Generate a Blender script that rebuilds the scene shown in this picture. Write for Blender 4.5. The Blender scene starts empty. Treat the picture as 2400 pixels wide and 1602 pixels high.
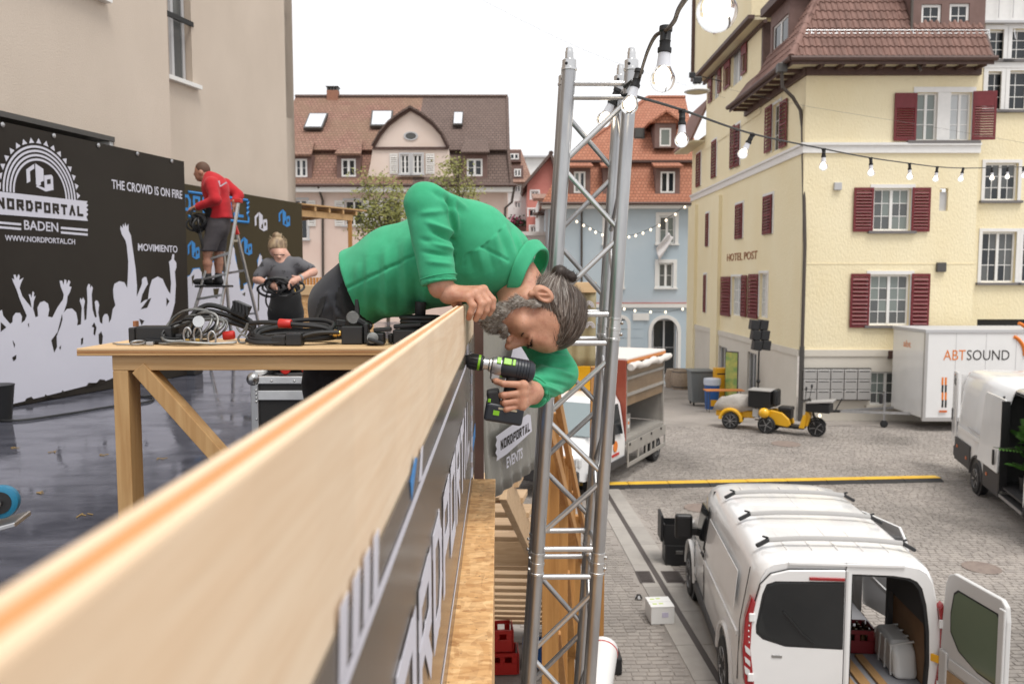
import bpy, math, random
import numpy as np
from mathutils import Vector, Matrix
R = math.radians
sc = bpy.context.scene
random.seed(7)
# ------------------------------------------------------------------ camera, sky, sun, exposure
FPX, CX, CY, EYE = 1900.0, 1200.0, 801.0, 4.83
YAW, PIT = R(0.905), R(4.42)
cam = bpy.data.cameras.new('camera'); camo = bpy.data.objects.new('camera', cam)
sc.collection.objects.link(camo); sc.camera = camo
camo.location = (0, 0, EYE)
camo.rotation_euler = (Matrix.Rotation(-YAW, 3, 'Z') @ Matrix.Rotation(R(90) - PIT, 3, 'X')).to_euler()
cam.sensor_width = 36; cam.lens = 36 * FPX / 2400
cam.clip_start = 0.02; cam.clip_end = 2000
cam.dof.use_dof = True; cam.dof.focus_distance = 2.33; cam.dof.aperture_fstop = 6.3
cam.dof.aperture_blades = 9
SUN_EL, SUN_AZ = R(66), R(150)          # soft overcast light, brighter from behind the camera and a little to the right
w = bpy.data.worlds.new('World'); sc.world = w; w.use_nodes = True
nt = w.node_tree; nt.nodes.clear()
sky = nt.nodes.new('ShaderNodeTexSky'); sky.sky_type = 'NISHITA'; sky.sun_disc = False
sky.sun_elevation = SUN_EL; sky.sun_rotation = SUN_AZ
sky.air_density = 1.0; sky.dust_density = 3.0; sky.ozone_density = 1.0
hs = nt.nodes.new('ShaderNodeHueSaturation'); hs.inputs['Saturation'].default_value = 0.08
hs.inputs['Value'].default_value = 0.5
mx = nt.nodes.new('ShaderNodeMix'); mx.data_type = 'RGBA'; mx.inputs['Factor'].default_value = 0.88
mx.inputs['B'].default_value = (6.9, 6.95, 7.1, 1)       # even cloud cover over the clear sky
bg = nt.nodes.new('ShaderNodeBackground'); bg.inputs['Strength'].default_value = 0.10
wo = nt.nodes.new('ShaderNodeOutputWorld')
nt.links.new(sky.outputs[0], hs.inputs['Color']); nt.links.new(hs.outputs[0], mx.inputs['A'])
nt.links.new(mx.outputs['Result'], bg.inputs['Color']); nt.links.new(bg.outputs[0], wo.inputs[0])
sl = bpy.data.lights.new('sun', 'SUN'); slo = bpy.data.objects.new('sun', sl); sc.collection.objects.link(slo)
sl.energy = 1.5; sl.angle = R(24); sl.color = (1.0, 0.96, 0.9)
sd = Vector((math.sin(SUN_AZ) * math.cos(SUN_EL), math.cos(SUN_AZ) * math.cos(SUN_EL), math.sin(SUN_EL)))
slo.rotation_euler = sd.to_track_quat('Z', 'Y').to_euler(); slo.location = (0, 0, 40)
sc.view_settings.view_transform = 'Standard'; sc.view_settings.look = 'None'
sc.view_settings.exposure = 0.78; sc.view_settings.gamma = 1.0; sc.view_settings.use_curve_mapping = False
sc.render.engine = 'CYCLES'
sc.cycles.use_denoising = True
sc.cycles.max_bounces = 7; sc.cycles.transparent_max_bounces = 8
sc.cycles.caustics_reflective = False; sc.cycles.caustics_refractive = False
# ------------------------------------------------------------------ sight lines (photograph pixel -> point in the place)
FWD = Vector((math.sin(YAW) * math.cos(PIT), math.cos(YAW) * math.cos(PIT), -math.sin(PIT)))
RGT = Vector((math.cos(YAW), -math.sin(YAW), 0)); UPV = RGT.cross(FWD)
FH = Vector((math.sin(YAW), math.cos(YAW), 0)); ZV = Vector((0, 0, 1)); EYEV = Vector((0, 0, EYE))
def ray(u, v): return FWD + RGT * ((u - CX) / FPX) + UPV * ((CY - v) / FPX)
def P(u, v, d): return EYEV + ray(u, v) * d
def PY(u, v, y): r = ray(u, v); return EYEV + r * (y / r.y)
def PH(u, v, d): r = ray(u, v); return EYEV + r * (d / r.dot(FH))      # horizontal distance d along the view
def G(u, v, z=0.0): r = ray(u, v); return EYEV + r * ((z - EYE) / r.z)
def onp(u, v, o, n): r = ray(u, v); return EYEV + r * ((o - EYEV).dot(n) / r.dot(n))
def CD(x, d, z): return RGT * x + FH * d + ZV * z                        # camera-aligned plan coordinates
# ------------------------------------------------------------------ object helpers
COL = sc.collection; ORG = {}
def link(o, parent=None):
    COL.objects.link(o)
    if parent is not None: o.parent = parent
    return o
def tag(o, label=None, cat=None, group=None, kind=None):
    if label: o['label'] = label
    if cat: o['category'] = cat
    if group: o['group'] = group
    if kind: o['kind'] = kind
    return o
def thing(name, label, cat, loc=(0, 0, 0), rot=None, group=None):
    o = bpy.data.objects.new(name, None); o.empty_display_size = 0.1; link(o); o.location = loc
    if rot is not None: o.rotation_euler = rot
    ORG[o.name] = Vector(loc) if rot is None else None
    return tag(o, label, cat, group)
def org(p):
    while p is not None:
        if p.name in ORG: return ORG[p.name]
        p = p.parent
    return None
def V(p): return Vector(p)
class MB:
    def __init__(s): s.v = []; s.f = []
    def add(s, vs, fs):
        n = len(s.v); s.v += [tuple(x) for x in vs]; s.f += [tuple(i + n for i in f) for f in fs]; return s
    def box(s, x0, x1, y0, y1, z0, z1):
        return s.add([(x0,y0,z0),(x1,y0,z0),(x1,y1,z0),(x0,y1,z0),(x0,y0,z1),(x1,y0,z1),(x1,y1,z1),(x0,y1,z1)],
                     [(0,3,2,1),(4,5,6,7),(0,1,5,4),(1,2,6,5),(2,3,7,6),(3,0,4,7)])
    def obox(s, c, ax, ay, az, hx, hy, hz):
        c = V(c); vs = []
        for k in (-1, 1):
            for (i, j) in ((-1,-1),(1,-1),(1,1),(-1,1)): vs.append(c + ax*(i*hx) + ay*(j*hy) + az*(k*hz))
        return s.add(vs, [(0,3,2,1),(4,5,6,7),(0,1,5,4),(1,2,6,5),(2,3,7,6),(3,0,4,7)])
    def bar(s, p, q, w, h, up=ZV):
        p, q = V(p), V(q); ay = (q - p); L = ay.length; ay.normalize(); up = V(up)
        if abs(ay.dot(up)) > .98: up = Vector((0, 1, 0)) if abs(ay.y) < .9 else Vector((1, 0, 0))
        ax = ay.cross(up).normalized(); az = ax.cross(ay)
        return s.obox((p + q) / 2, ax, ay, az, w / 2, L / 2, h / 2)
    def prism(s, poly, vec):
        poly = [V(p) for p in poly]; vec = V(vec); n = len(poly)
        nn = Vector((0, 0, 0))
        for i in range(n): nn += poly[i].cross(poly[(i + 1) % n])
        if nn.dot(vec) > 0: poly.reverse()
        vs = poly + [p + vec for p in poly]
        fs = [tuple(range(n)), tuple(range(2*n - 1, n - 1, -1))] + [(i, i + n, (i+1) % n + n, (i+1) % n) for i in range(n)]
        return s.add(vs, fs)
    def poly(s, pts): return s.add(pts, [tuple(range(len(pts)))])
    def tube(s, pts, r, n=8, cap=True, closed=False, sq=None):
        pts = [V(p) for p in pts]; m = len(pts); rs = r if isinstance(r, (list, tuple)) else [r] * m
        t0 = (pts[1] - pts[0]).normalized(); a = Vector((0, 0, 1)) if abs(t0.z) < .9 else Vector((1, 0, 0))
        nrm = t0.cross(a).normalized(); vs = []; pt = t0
        for i, p in enumerate(pts):
            if closed: t = (pts[(i + 1) % m] - pts[i - 1])
            else: t = pts[min(i + 1, m - 1)] - pts[max(i - 1, 0)]
            if t.length < 1e-9: t = pt
            t = t.normalized(); nrm = nrm - t * nrm.dot(t)
            if nrm.length < 1e-6: nrm = t.orthogonal()
            nrm.normalize(); b = t.cross(nrm); pt = t
            for k in range(n):
                an = 2 * math.pi * k / n; vs.append(p + (nrm * math.cos(an) + b * math.sin(an)) * rs[i])
        fs = []
        for i in range(m if closed else m - 1):
            j = (i + 1) % m
            for k in range(n): fs.append((i*n + k, i*n + (k+1) % n, j*n + (k+1) % n, j*n + k))
        if cap and not closed:
            fs.append(tuple(range(n - 1, -1, -1))); fs.append(tuple(range((m - 1) * n, m * n)))
        return s.add(vs, fs)
    def lathe(s, prof, n=16, o=(0, 0, 0), ax=ZV, up=None):
        az = V(ax).normalized(); a = az.orthogonal().normalized(); b = az.cross(a); o = V(o); vs = []; fs = []
        for (r, z) in prof:
            for k in range(n):
                an = 2 * math.pi * k / n; vs.append(o + az * z + (a * math.cos(an) + b * math.sin(an)) * max(r, 1e-5))
        m = len(prof)
        for i in range(m - 1):
            for k in range(n): fs.append((i*n + k, i*n + (k+1) % n, (i+1)*n + (k+1) % n, (i+1)*n + k))
        fs.append(tuple(range(n - 1, -1, -1))); fs.append(tuple(range((m-1)*n, m*n)))
        return s.add(vs, fs)
    def ell(s, c, rx, ry, rz, n=12, m=8, rot=None):
        vs = []; fs = []; c = V(c)
        for i in range(m + 1):
            th = math.pi * i / m
            for k in range(n):
                ph = 2 * math.pi * k / n
                p = Vector((rx*math.sin(th)*math.cos(ph), ry*math.sin(th)*math.sin(ph), rz*math.cos(th)))
                if rot is not None: p = rot @ p
                vs.append(c + p)
        for i in range(m):
            for k in range(n): fs.append((i*n + k, (i+1)*n + k, (i+1)*n + (k+1) % n, i*n + (k+1) % n))
        return s.add(vs, fs)
    def build(s, name, mat, parent=None, smooth=False, bevel=0, seg=2, local=False, kind=None, label=None, fix=False):
        me = bpy.data.meshes.new(name); vs = s.v
        if parent is not None and not local:
            o0 = org(parent)
            if o0 is not None and o0.length > 0: vs = [(a - o0.x, b - o0.y, c - o0.z) for a, b, c in vs]
        me.from_pydata(vs, [], s.f); me.materials.append(MAT[mat] if isinstance(mat, str) else mat)
        if fix:
            import bmesh
            b = bmesh.new(); b.from_mesh(me); bmesh.ops.remove_doubles(b, verts=b.verts, dist=1e-5)
            bmesh.ops.recalc_face_normals(b, faces=b.faces); b.to_mesh(me); b.free()
        if smooth:
            me.polygons.foreach_set('use_smooth', [True] * len(me.polygons)); me.set_sharp_from_angle(angle=R(40))
        o = bpy.data.objects.new(name, me); link(o, parent)
        if bevel:
            m = o.modifiers.new('edge', 'BEVEL'); m.width = bevel; m.segments = seg; m.limit_method = 'ANGLE'; m.angle_limit = R(35)
        if kind: o['kind'] = kind
        if label: o['label'] = label
        return o
def dup(root, loc=None, rot=None, label=None, group=None):
    r = root.copy(); COL.objects.link(r)
    if loc is not None: r.location = loc
    if rot is not None: r.rotation_euler = rot
    if label: r['label'] = label
    if group: r['group'] = group
    ORG[r.name] = None
    for ch in list(root.children):
        c = ch.copy(); COL.objects.link(c); c.parent = r
        for g in list(ch.children):
            d = g.copy(); COL.objects.link(d); d.parent = c
    return r
def inst(o, parent, loc, rot=None, scale=None):
    c = o.copy(); COL.objects.link(c); c.parent = parent; c.location = loc
    if rot is not None: c.rotation_euler = rot
    if scale is not None: c.scale = scale
    return c
# ------------------------------------------------------------------ materials
MAT = {}
def _new(name):
    m = bpy.data.materials.new(name); m.use_nodes = True; n = m.node_tree; b = n.nodes['Principled BSDF']; MAT[name] = m
    return m, n, b
def N(n, t, **kw):
    x = n.nodes.new(t)
    for k, v in kw.items():
        if k in x.inputs: x.inputs[k].default_value = v
        else: setattr(x, k, v)
    return x
def rgb(c): return (c[0], c[1], c[2], 1.0)
def s2l(r, g, b):
    f = lambda c: (c / 255 / 12.92) if c / 255 <= .04045 else ((c / 255 + .055) / 1.055) ** 2.4
    return (f(r), f(g), f(b))
def mixc(n, fac, a, b):
    x = n.nodes.new('ShaderNodeMix'); x.data_type = 'RGBA'
    for sk, val in (('Factor', fac), ('A', a), ('B', b)):
        if isinstance(val, (int, float)): x.inputs[sk].default_value = val
        elif isinstance(val, (tuple, list)): x.inputs[sk].default_value = rgb(val)
        else: n.links.new(val, x.inputs[sk])
    return x.outputs['Result']
def ramp(n, fac, stops):
    x = n.nodes.new('ShaderNodeValToRGB'); e = x.color_ramp.elements
    while len(e) < len(stops): e.new(.5)
    for k, (p, c) in enumerate(stops): e[k].position = p; e[k].color = rgb(c) if len(c) == 3 else c
    n.links.new(fac, x.inputs[0]); return x.outputs[0]
def coords(n, scale=(1, 1, 1), which='Object', rnd=True):
    tc = N(n, 'ShaderNodeTexCoord'); mp = N(n, 'ShaderNodeMapping'); mp.inputs['Scale'].default_value = scale
    n.links.new(tc.outputs[which], mp.inputs[0])
    if rnd:
        oi = N(n, 'ShaderNodeObjectInfo'); mu = N(n, 'ShaderNodeMath', operation='MULTIPLY'); mu.inputs[1].default_value = 37.0
        n.links.new(oi.outputs['Random'], mu.inputs[0]); n.links.new(mu.outputs[0], mp.inputs['Location'])
    return mp.outputs[0]
def noise(n, vec, scale, detail=4, rough=.55, dist=0):
    x = N(n, 'ShaderNodeTexNoise'); x.inputs['Scale'].default_value = scale; x.inputs['Detail'].default_value = detail
    x.inputs['Roughness'].default_value = rough; x.inputs['Distortion'].default_value = dist
    n.links.new(vec, x.inputs['Vector']); return x.outputs['Fac']
def bumpn(n, b, h, strength=.3, dist=.01):
    x = N(n, 'ShaderNodeBump'); x.inputs['Strength'].default_value = strength; x.inputs['Distance'].default_value = dist
    n.links.new(h, x.inputs['Height']); n.links.new(x.outputs[0], b.inputs['Normal'])
def mat(name, col, rough=.6, metal=0.0, col2=None, vs=3.0, lo=.35, hi=.65, bump=0, bs=60, bd=.005, spec=.5, rnd=0, stretch=(1, 1, 1), coat=0):
    m, n, b = _new(name); b.inputs['Roughness'].default_value = rough; b.inputs['Metallic'].default_value = metal
    b.inputs['Specular IOR Level'].default_value = spec; b.inputs['Coat Weight'].default_value = coat
    b.inputs['Base Color'].default_value = rgb(col); vec = coords(n, stretch); out = None
    if col2 is not None: out = ramp(n, noise(n, vec, vs, 5), [(lo, col), (hi, col2)])
    if rnd:
        oi = N(n, 'ShaderNodeObjectInfo'); mr = N(n, 'ShaderNodeMapRange'); mr.inputs['To Min'].default_value = 1 - rnd; mr.inputs['To Max'].default_value = 1 + rnd
        n.links.new(oi.outputs['Random'], mr.inputs[0]); h = N(n, 'ShaderNodeHueSaturation')
        n.links.new(mr.outputs[0], h.inputs['Value'])
        if out is not None: n.links.new(out, h.inputs['Color'])
        else: h.inputs['Color'].default_value = rgb(col)
        out = h.outputs[0]
    if out is not None: n.links.new(out, b.inputs['Base Color'])
    if bump: bumpn(n, b, noise(n, vec, bs, 6), bump, bd)
    return m
def wood(name, c1, c2, axis=0, sc_=6.0, knot=(.25, .12, .05), rough=.55, cut=.5, lam=None):
    m, n, b = _new(name); b.inputs['Roughness'].default_value = rough
    s = [sc_ * 2.2] * 3; s[axis] = sc_ * .12; vec = coords(n, tuple(s))
    g = noise(n, vec, 1.6, 6, .6, 1.2); g2 = noise(n, vec, 9, 3)
    mxx = N(n, 'ShaderNodeMath', operation='MULTIPLY_ADD'); mxx.inputs[1].default_value = .35; n.links.new(g2, mxx.inputs[0]); n.links.new(g, mxx.inputs[2])
    c = ramp(n, mxx.outputs[0], [(.42, c1), (.62, tuple((p + q) / 2 for p, q in zip(c1, c2))), (.82, c2)])
    ks = [3.2] * 3; ks[axis] = 1.3; kv = coords(n, tuple(ks)); vo = N(n, 'ShaderNodeTexVoronoi'); vo.inputs['Scale'].default_value = 1.7
    n.links.new(kv, vo.inputs['Vector']); kr = ramp(n, vo.outputs['Distance'], [(.035, (1, 1, 1)), (.09, (0, 0, 0))])
    c = mixc(n, kr, c, knot)
    if lam is not None:
        la, lsz = lam; tc = coords(n, (1, 1, 1), rnd=False); sx = N(n, 'ShaderNodeSeparateXYZ'); n.links.new(tc, sx.inputs[0])
        dv = N(n, 'ShaderNodeMath', operation='DIVIDE'); dv.inputs[1].default_value = lsz; n.links.new(sx.outputs[la], dv.inputs[0])
        fl = N(n, 'ShaderNodeMath', operation='FLOOR'); n.links.new(dv.outputs[0], fl.inputs[0])
        wn = N(n, 'ShaderNodeTexWhiteNoise', noise_dimensions='1D'); n.links.new(fl.outputs[0], wn.inputs['W'])
        mr = N(n, 'ShaderNodeMapRange'); mr.inputs['To Min'].default_value = .965; mr.inputs['To Max'].default_value = 1.02; n.links.new(wn.outputs['Value'], mr.inputs[0])
        h = N(n, 'ShaderNodeHueSaturation'); n.links.new(mr.outputs[0], h.inputs['Value']); n.links.new(c, h.inputs['Color']); c = h.outputs[0]
    n.links.new(c, b.inputs['Base Color']); bumpn(n, b, mxx.outputs[0], .25, .002)
    return m
def glassm(name, col, rough=.08, trans=0.0):
    m, n, b = _new(name); b.inputs['Base Color'].default_value = rgb(col); b.inputs['Roughness'].default_value = rough
    b.inputs['Transmission Weight'].default_value = trans; b.inputs['IOR'].default_value = 1.45; b.inputs['Specular IOR Level'].default_value = .7
    return m
# ------------------------------------------------------------------ material list
mat('plaster_beige', (.555,.47,.39), .9, col2=(.61,.52,.435), vs=1.3, lo=.25, hi=.75, bump=.6, bs=90, bd=.008, stretch=(1.1,1.1,.7))
mat('plaster_yellow', (.83,.715,.46), .9, col2=(.875,.785,.555), vs=.45, lo=.25, hi=.7, bump=.9, bs=16, bd=.025, stretch=(1,1,.6))
mat('plaster_cream', (.62,.58,.51), .9, col2=(.66,.62,.55), vs=.8, bump=.3, bs=20, bd=.01)
mat('plaster_white', (.74,.73,.71), .85, col2=(.78,.77,.75), vs=1, bump=.15, bs=30)
mat('plaster_pink', (.66,.49,.42), .9, col2=(.73,.61,.545), vs=.35, lo=.3, hi=.7, bump=.2, bs=20, bd=.01)
mat('plaster_pale_pink', (.70,.57,.49), .9, col2=(.75,.63,.56), vs=.5, bump=.2, bs=20, bd=.01)
mat('plaster_blue', (.45,.54,.61), .9, col2=(.50,.58,.64), vs=.4, bump=.2, bs=20, bd=.01)
mat('plaster_red', (.52,.18,.15), .9, col2=(.58,.23,.19), vs=.4)
mat('white_paint', (.80,.79,.77), .45, col2=(.76,.75,.73), vs=6)
mat('grey_trim', (.50,.50,.51), .7)
mat('brown_wood_paint', (.075,.04,.032), .6, col2=(.10,.055,.045), vs=8)
mat('dormer_brown', (.16,.095,.08), .7, col2=(.19,.115,.10), vs=3)
mat('shutter_red', (.145,.012,.016), .5, col2=(.17,.017,.022), vs=5)
mat('shutter_white', (.72,.70,.67), .6)
mat('soffit_cream', (.62,.55,.38), .7)
mat('stone_sill', (.17,.16,.16), .8)
mat('zinc', (.10,.095,.09), .5, metal=.5)
mat('pipe_brown', (.075,.06,.05), .55)
mat('tile_brown', (.175,.095,.075), .8, col2=(.225,.128,.105), vs=5, rnd=.16, bump=.3, bs=40)
mat('tile_ridge', (.21,.12,.098), .8, col2=(.26,.15,.125), vs=6, rnd=.08)
glassm('glass_dark', (.018,.022,.026)); glassm('glass_grey', (.10,.105,.105), .12); glassm('glass_curtain', (.20,.23,.215), .25); glassm('glass_pale', (.50,.52,.53), .2)
glassm('glass_sky', (.62,.64,.68), .15)
mat('asphalt_patch', (.27,.25,.235), .9, col2=(.31,.29,.27), vs=2, bump=.4, bs=90)
mat('kerb_stone', (.33,.305,.28), .85, col2=(.37,.345,.315), vs=4, rnd=.07, bump=.3, bs=60)
mat('drain_iron', (.10,.085,.08), .7, metal=.3)
mat('manhole', (.20,.155,.135), .8, col2=(.25,.2,.17), vs=9)
def sett_mats():
    m, n, b = _new('sett'); b.inputs['Roughness'].default_value = .8
    vec = coords(n, rnd=False); big = noise(n, vec, .35, 4); vo = N(n, 'ShaderNodeTexVoronoi'); vo.inputs['Scale'].default_value = 5.5
    mp = coords(n, (1, 1, 1), rnd=False); n.links.new(mp, vo.inputs['Vector'])
    oi = N(n, 'ShaderNodeObjectInfo'); ad = N(n, 'ShaderNodeMath', operation='ADD'); n.links.new(vo.outputs['Color'], ad.inputs[0]); n.links.new(oi.outputs['Random'], ad.inputs[1])
    fr = N(n, 'ShaderNodeMath', operation='FRACT'); n.links.new(ad.outputs[0], fr.inputs[0])
    c = ramp(n, fr.outputs[0], [(0, (.275,.25,.23)), (.5, (.31,.283,.26)), (1, (.345,.315,.288))])
    st = ramp(n, big, [(.34, (.70,.69,.68)), (.46, (.95,.94,.93)), (.66, (1.1,1.08,1.07))]); mu = N(n, 'ShaderNodeMix'); mu.data_type = 'RGBA'; mu.blend_type = 'MULTIPLY'; mu.inputs['Factor'].default_value = 1
    n.links.new(c, mu.inputs['A']); n.links.new(st, mu.inputs['B']); n.links.new(mu.outputs['Result'], b.inputs['Base Color'])
    bumpn(n, b, noise(n, vec, 40, 5), .5, .01)
    # far paving: rows of setts as a fine texture where single stones can no longer be told apart
    m, n, b = _new('street_far'); b.inputs['Roughness'].default_value = .85
    vec = coords(n, rnd=False); br = N(n, 'ShaderNodeTexBrick'); br.inputs['Scale'].default_value = 5.0; br.inputs['Mortar Size'].default_value = .012
    br.inputs['Color1'].default_value = rgb((.29,.265,.243)); br.inputs['Color2'].default_value = rgb((.335,.305,.28)); br.inputs['Mortar'].default_value = rgb((.235,.215,.195))
    n.links.new(vec, br.inputs['Vector']); big = noise(n, vec, .35, 4); st = ramp(n, big, [(.34, (.70,.69,.68)), (.46, (.95,.94,.93)), (.66, (1.1,1.08,1.07))])
    mu = N(n, 'ShaderNodeMix'); mu.data_type = 'RGBA'; mu.blend_type = 'MULTIPLY'; mu.inputs['Factor'].default_value = 1
    n.links.new(br.outputs['Color'], mu.inputs['A']); n.links.new(st, mu.inputs['B']); n.links.new(mu.outputs['Result'], b.inputs['Base Color'])
    bumpn(n, b, br.outputs['Fac'], -.4, .01)
sett_mats()
def rooft(name, c1, c2, c3, su, sv):
    m, n, b = _new(name); b.inputs['Roughness'].default_value = .85
    vec = coords(n, rnd=False); sx = N(n, 'ShaderNodeSeparateXYZ'); n.links.new(vec, sx.inputs[0]); cb = N(n, 'ShaderNodeCombineXYZ')
    n.links.new(sx.outputs[0], cb.inputs[0]); n.links.new(sx.outputs[2], cb.inputs[1])
    br = N(n, 'ShaderNodeTexBrick'); br.inputs['Scale'].default_value = 1.0; br.inputs['Brick Width'].default_value = su; br.inputs['Row Height'].default_value = sv
    br.inputs['Mortar Size'].default_value = .02; br.inputs['Mortar Smooth'].default_value = .3
    br.inputs['Color1'].default_value = rgb(c1); br.inputs['Color2'].default_value = rgb(c2); br.inputs['Mortar'].default_value = rgb(tuple(x * .45 for x in c1))
    n.links.new(cb.outputs[0], br.inputs['Vector'])
    c = mixc(n, ramp(n, noise(n, vec, .45, 5, .65), [(.42, (0, 0, 0)), (.6, (1, 1, 1))]), br.outputs['Color'], c3)
    mx2 = mixc(n, .6, c, br.outputs['Color']); n.links.new(mx2, b.inputs['Base Color']); bumpn(n, b, br.outputs['Fac'], -.8, .03)
rooft('roof_red_old', (.235,.12,.088), (.30,.165,.122), (.21,.15,.09), .22, .17)
rooft('roof_mossy', (.22,.12,.08), (.29,.17,.10), (.17,.14,.06), .22, .17)
rooft('roof_brown', (.135,.092,.078), (.17,.118,.10), (.125,.085,.07), .22, .17)
rooft('roof_orange', (.385,.15,.088), (.45,.195,.12), (.33,.14,.09), .22, .20)
rooft('roof_tan', (.28,.16,.12), (.33,.2,.15), (.25,.15,.11), .3, .25)
# ------------------------------------------------------------------ facade tools
class Fr:
    """a wall plane: a along it, b up, c out of it"""
    def __init__(s, o, ex, en): s.o, s.ex, s.en = V(o), V(ex).normalized(), V(en).normalized()
    def pt(s, a, b, c=0.0): return s.o + s.ex * a + ZV * b + s.en * c
    def ab(s, u, v):
        q = onp(u, v, s.o, s.en) - s.o; return q.dot(s.ex), q.z
    def rect(s, u0, u1, v0, v1):
        a0, bt = s.ab(u0, v0); a1, bb = s.ab(u1, v1); return min(a0, a1), max(a0, a1), min(bb, bt), max(bb, bt)
    def box(s, mb, a0, a1, b0, b1, c0, c1):
        return mb.obox(s.pt((a0+a1)/2, (b0+b1)/2, (c0+c1)/2), s.ex, s.en, ZV, abs(a1-a0)/2, abs(c1-c0)/2, abs(b1-b0)/2)
def wall(fr, a0, a1, b0, b1, holes, name, m, parent, depth=.18, c=0.0, kind=None):
    mb = MB(); xs = sorted({a0, a1} | {min(max(h[k], a0), a1) for h in holes for k in (0, 1)}); zs = sorted({b0, b1} | {min(max(h[k], b0), b1) for h in holes for k in (2, 3)})
    for i in range(len(xs) - 1):
        for j in range(len(zs) - 1):
            xm, zm = (xs[i] + xs[i+1]) / 2, (zs[j] + zs[j+1]) / 2
            if any(h[0] < xm < h[1] and h[2] < zm < h[3] for h in holes): continue
            mb.poly([fr.pt(xs[i], zs[j], c), fr.pt(xs[i+1], zs[j], c), fr.pt(xs[i+1], zs[j+1], c), fr.pt(xs[i], zs[j+1], c)])
    for h in holes:
        q = [(h[0], h[2]), (h[1], h[2]), (h[1], h[3]), (h[0], h[3])]
        for k in range(4):
            (x0, z0), (x1, z1) = q[k], q[(k+1) % 4]
            mb.poly([fr.pt(x0, z0, c), fr.pt(x1, z1, c), fr.pt(x1, z1, c - depth), fr.pt(x0, z0, c - depth)])
        mb.poly([fr.pt(x, z, c - depth - .25) for x, z in q])
    return mb.build(name, m, parent)
def window(fr, r, parent, cas=2, rows=3, cols=2, glass='glass_dark', frm='white_paint', inset=.10, fw=.07, sur=None, surw=.12, sill=None, c=0.0, bw=.025, name='window'):
    a0, a1, b0, b1 = r; mb = MB(); ci, co = c - inset - .05, c - inset
    fr.box(mb, a0, a0 + fw, b0, b1, ci, co); fr.box(mb, a1 - fw, a1, b0, b1, ci, co)
    fr.box(mb, a0 + fw, a1 - fw, b1 - fw, b1, ci, co); fr.box(mb, a0 + fw, a1 - fw, b0, b0 + fw, ci, co)
    wcas = (a1 - a0 - 2 * fw - (cas - 1) * fw * 1.4) / cas; panes = []
    for k in range(cas):
        x0 = a0 + fw + k * (wcas + fw * 1.4); x1 = x0 + wcas
        if k: fr.box(mb, x0 - fw * 1.4, x0, b0 + fw, b1 - fw, ci, co + .012)
        H = b1 - b0 - 2 * fw; W = x1 - x0
        for i in range(rows):
            for j in range(cols):
                panes.append((x0 + W * j / cols, x0 + W * (j+1) / cols, b0 + fw + H * i / rows, b0 + fw + H * (i+1) / rows))
        for i in range(1, rows): fr.box(mb, x0, x1, b0 + fw + H*i/rows - bw/2, b0 + fw + H*i/rows + bw/2, ci + .012, co - .008)
        for j in range(1, cols): fr.box(mb, x0 + W*j/cols - bw/2, x0 + W*j/cols + bw/2, b0 + fw, b1 - fw, ci + .014, co - .010)
    o = mb.build(name, frm, parent)
    for p in panes:
        m2 = MB(); fr.box(m2, p[0] + .004, p[1] - .004, p[2] + .004, p[3] - .004, ci + .022, ci + .030); m2.build('pane', glass if isinstance(glass, str) else random.choice(glass), o)
    if sur:
        m2 = MB(); fr.box(m2, a0 - surw, a0 - .003, b0 - .0, b1 + surw, c - .03, c + .035); fr.box(m2, a1 + .003, a1 + surw, b0, b1 + surw, c - .03, c + .035)
        fr.box(m2, a0 - .003, a1 + .003, b1 + .003, b1 + surw - .002, c - .03, c + .033); m2.build('surround', sur, o)
    if sill:
        m2 = MB(); fr.box(m2, a0 - surw - .05, a1 + surw + .05, b0 - .09, b0 - .002, c - .05, c + .12); m2.build('sill', sill, o)
    return o
def shutter(fr, r, parent, m='shutter_red', c=.04, slats=14, swing=0.0, top=.0, side=1):
    """louvred leaf; swing turns it out of the wall about its hinge edge"""
    a0, a1, b0, b1 = r; W, H = a1 - a0, b1 - b0; mb = MB(); st = .07
    ax = fr.ex * math.cos(swing) + fr.en * math.sin(swing) * side; an = fr.en * math.cos(swing) - fr.ex * math.sin(swing) * side
    hinge = fr.pt(a0 if side > 0 else a1, b0, c); sgn = 1 if side > 0 else -1
    def bx(x0, x1, z0, z1, t0, t1): mb.obox(hinge + ax * (sgn * (x0+x1)/2) + ZV * ((z0+z1)/2) + an * ((t0+t1)/2), ax, an, ZV, (x1-x0)/2, (t1-t0)/2, (z1-z0)/2)
    bx(0, st, 0, H, 0, .035); bx(W - st, W, 0, H, 0, .035); bx(st, W - st, 0, .1, .002, .033); bx(st, W - st, H - .1, H, .002, .033)
    lo = H * (1 - top) - .1 if top else H - .1
    if top: bx(st, W - st, lo, H - .1, .004, .030)
    else: bx(st, W - st, H*.5 - .04, H*.5 + .04, .002, .033)
    for k in range(slats):
        z = .1 + (lo - .1) * (k + .5) / slats; d = (lo - .1) / slats
        cc = hinge + ax * (sgn * W / 2) + ZV * z + an * .016; up2 = (ZV * .8 + an * -.6).normalized()
        mb.obox(cc, ax, up2.cross(ax).normalized(), up2, W/2 - st, .004, d * .55)
    return mb.build('shutter', m, parent)
def roofpoly(name, pts, m, parent, th=.12):
    """a tilted roof slab whose material runs in the slab's own x / z"""
    pts = [V(p) for p in pts]; n = (pts[1] - pts[0]).cross(pts[2] - pts[0]).normalized()
    if n.z < 0: n = -n
    return MB().prism(pts, n * -th).build(name, m, parent)
def pipe(pts, r, name, m, parent, n=8):
    return MB().tube(pts, r, n).build(name, m, parent, smooth=True)
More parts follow.
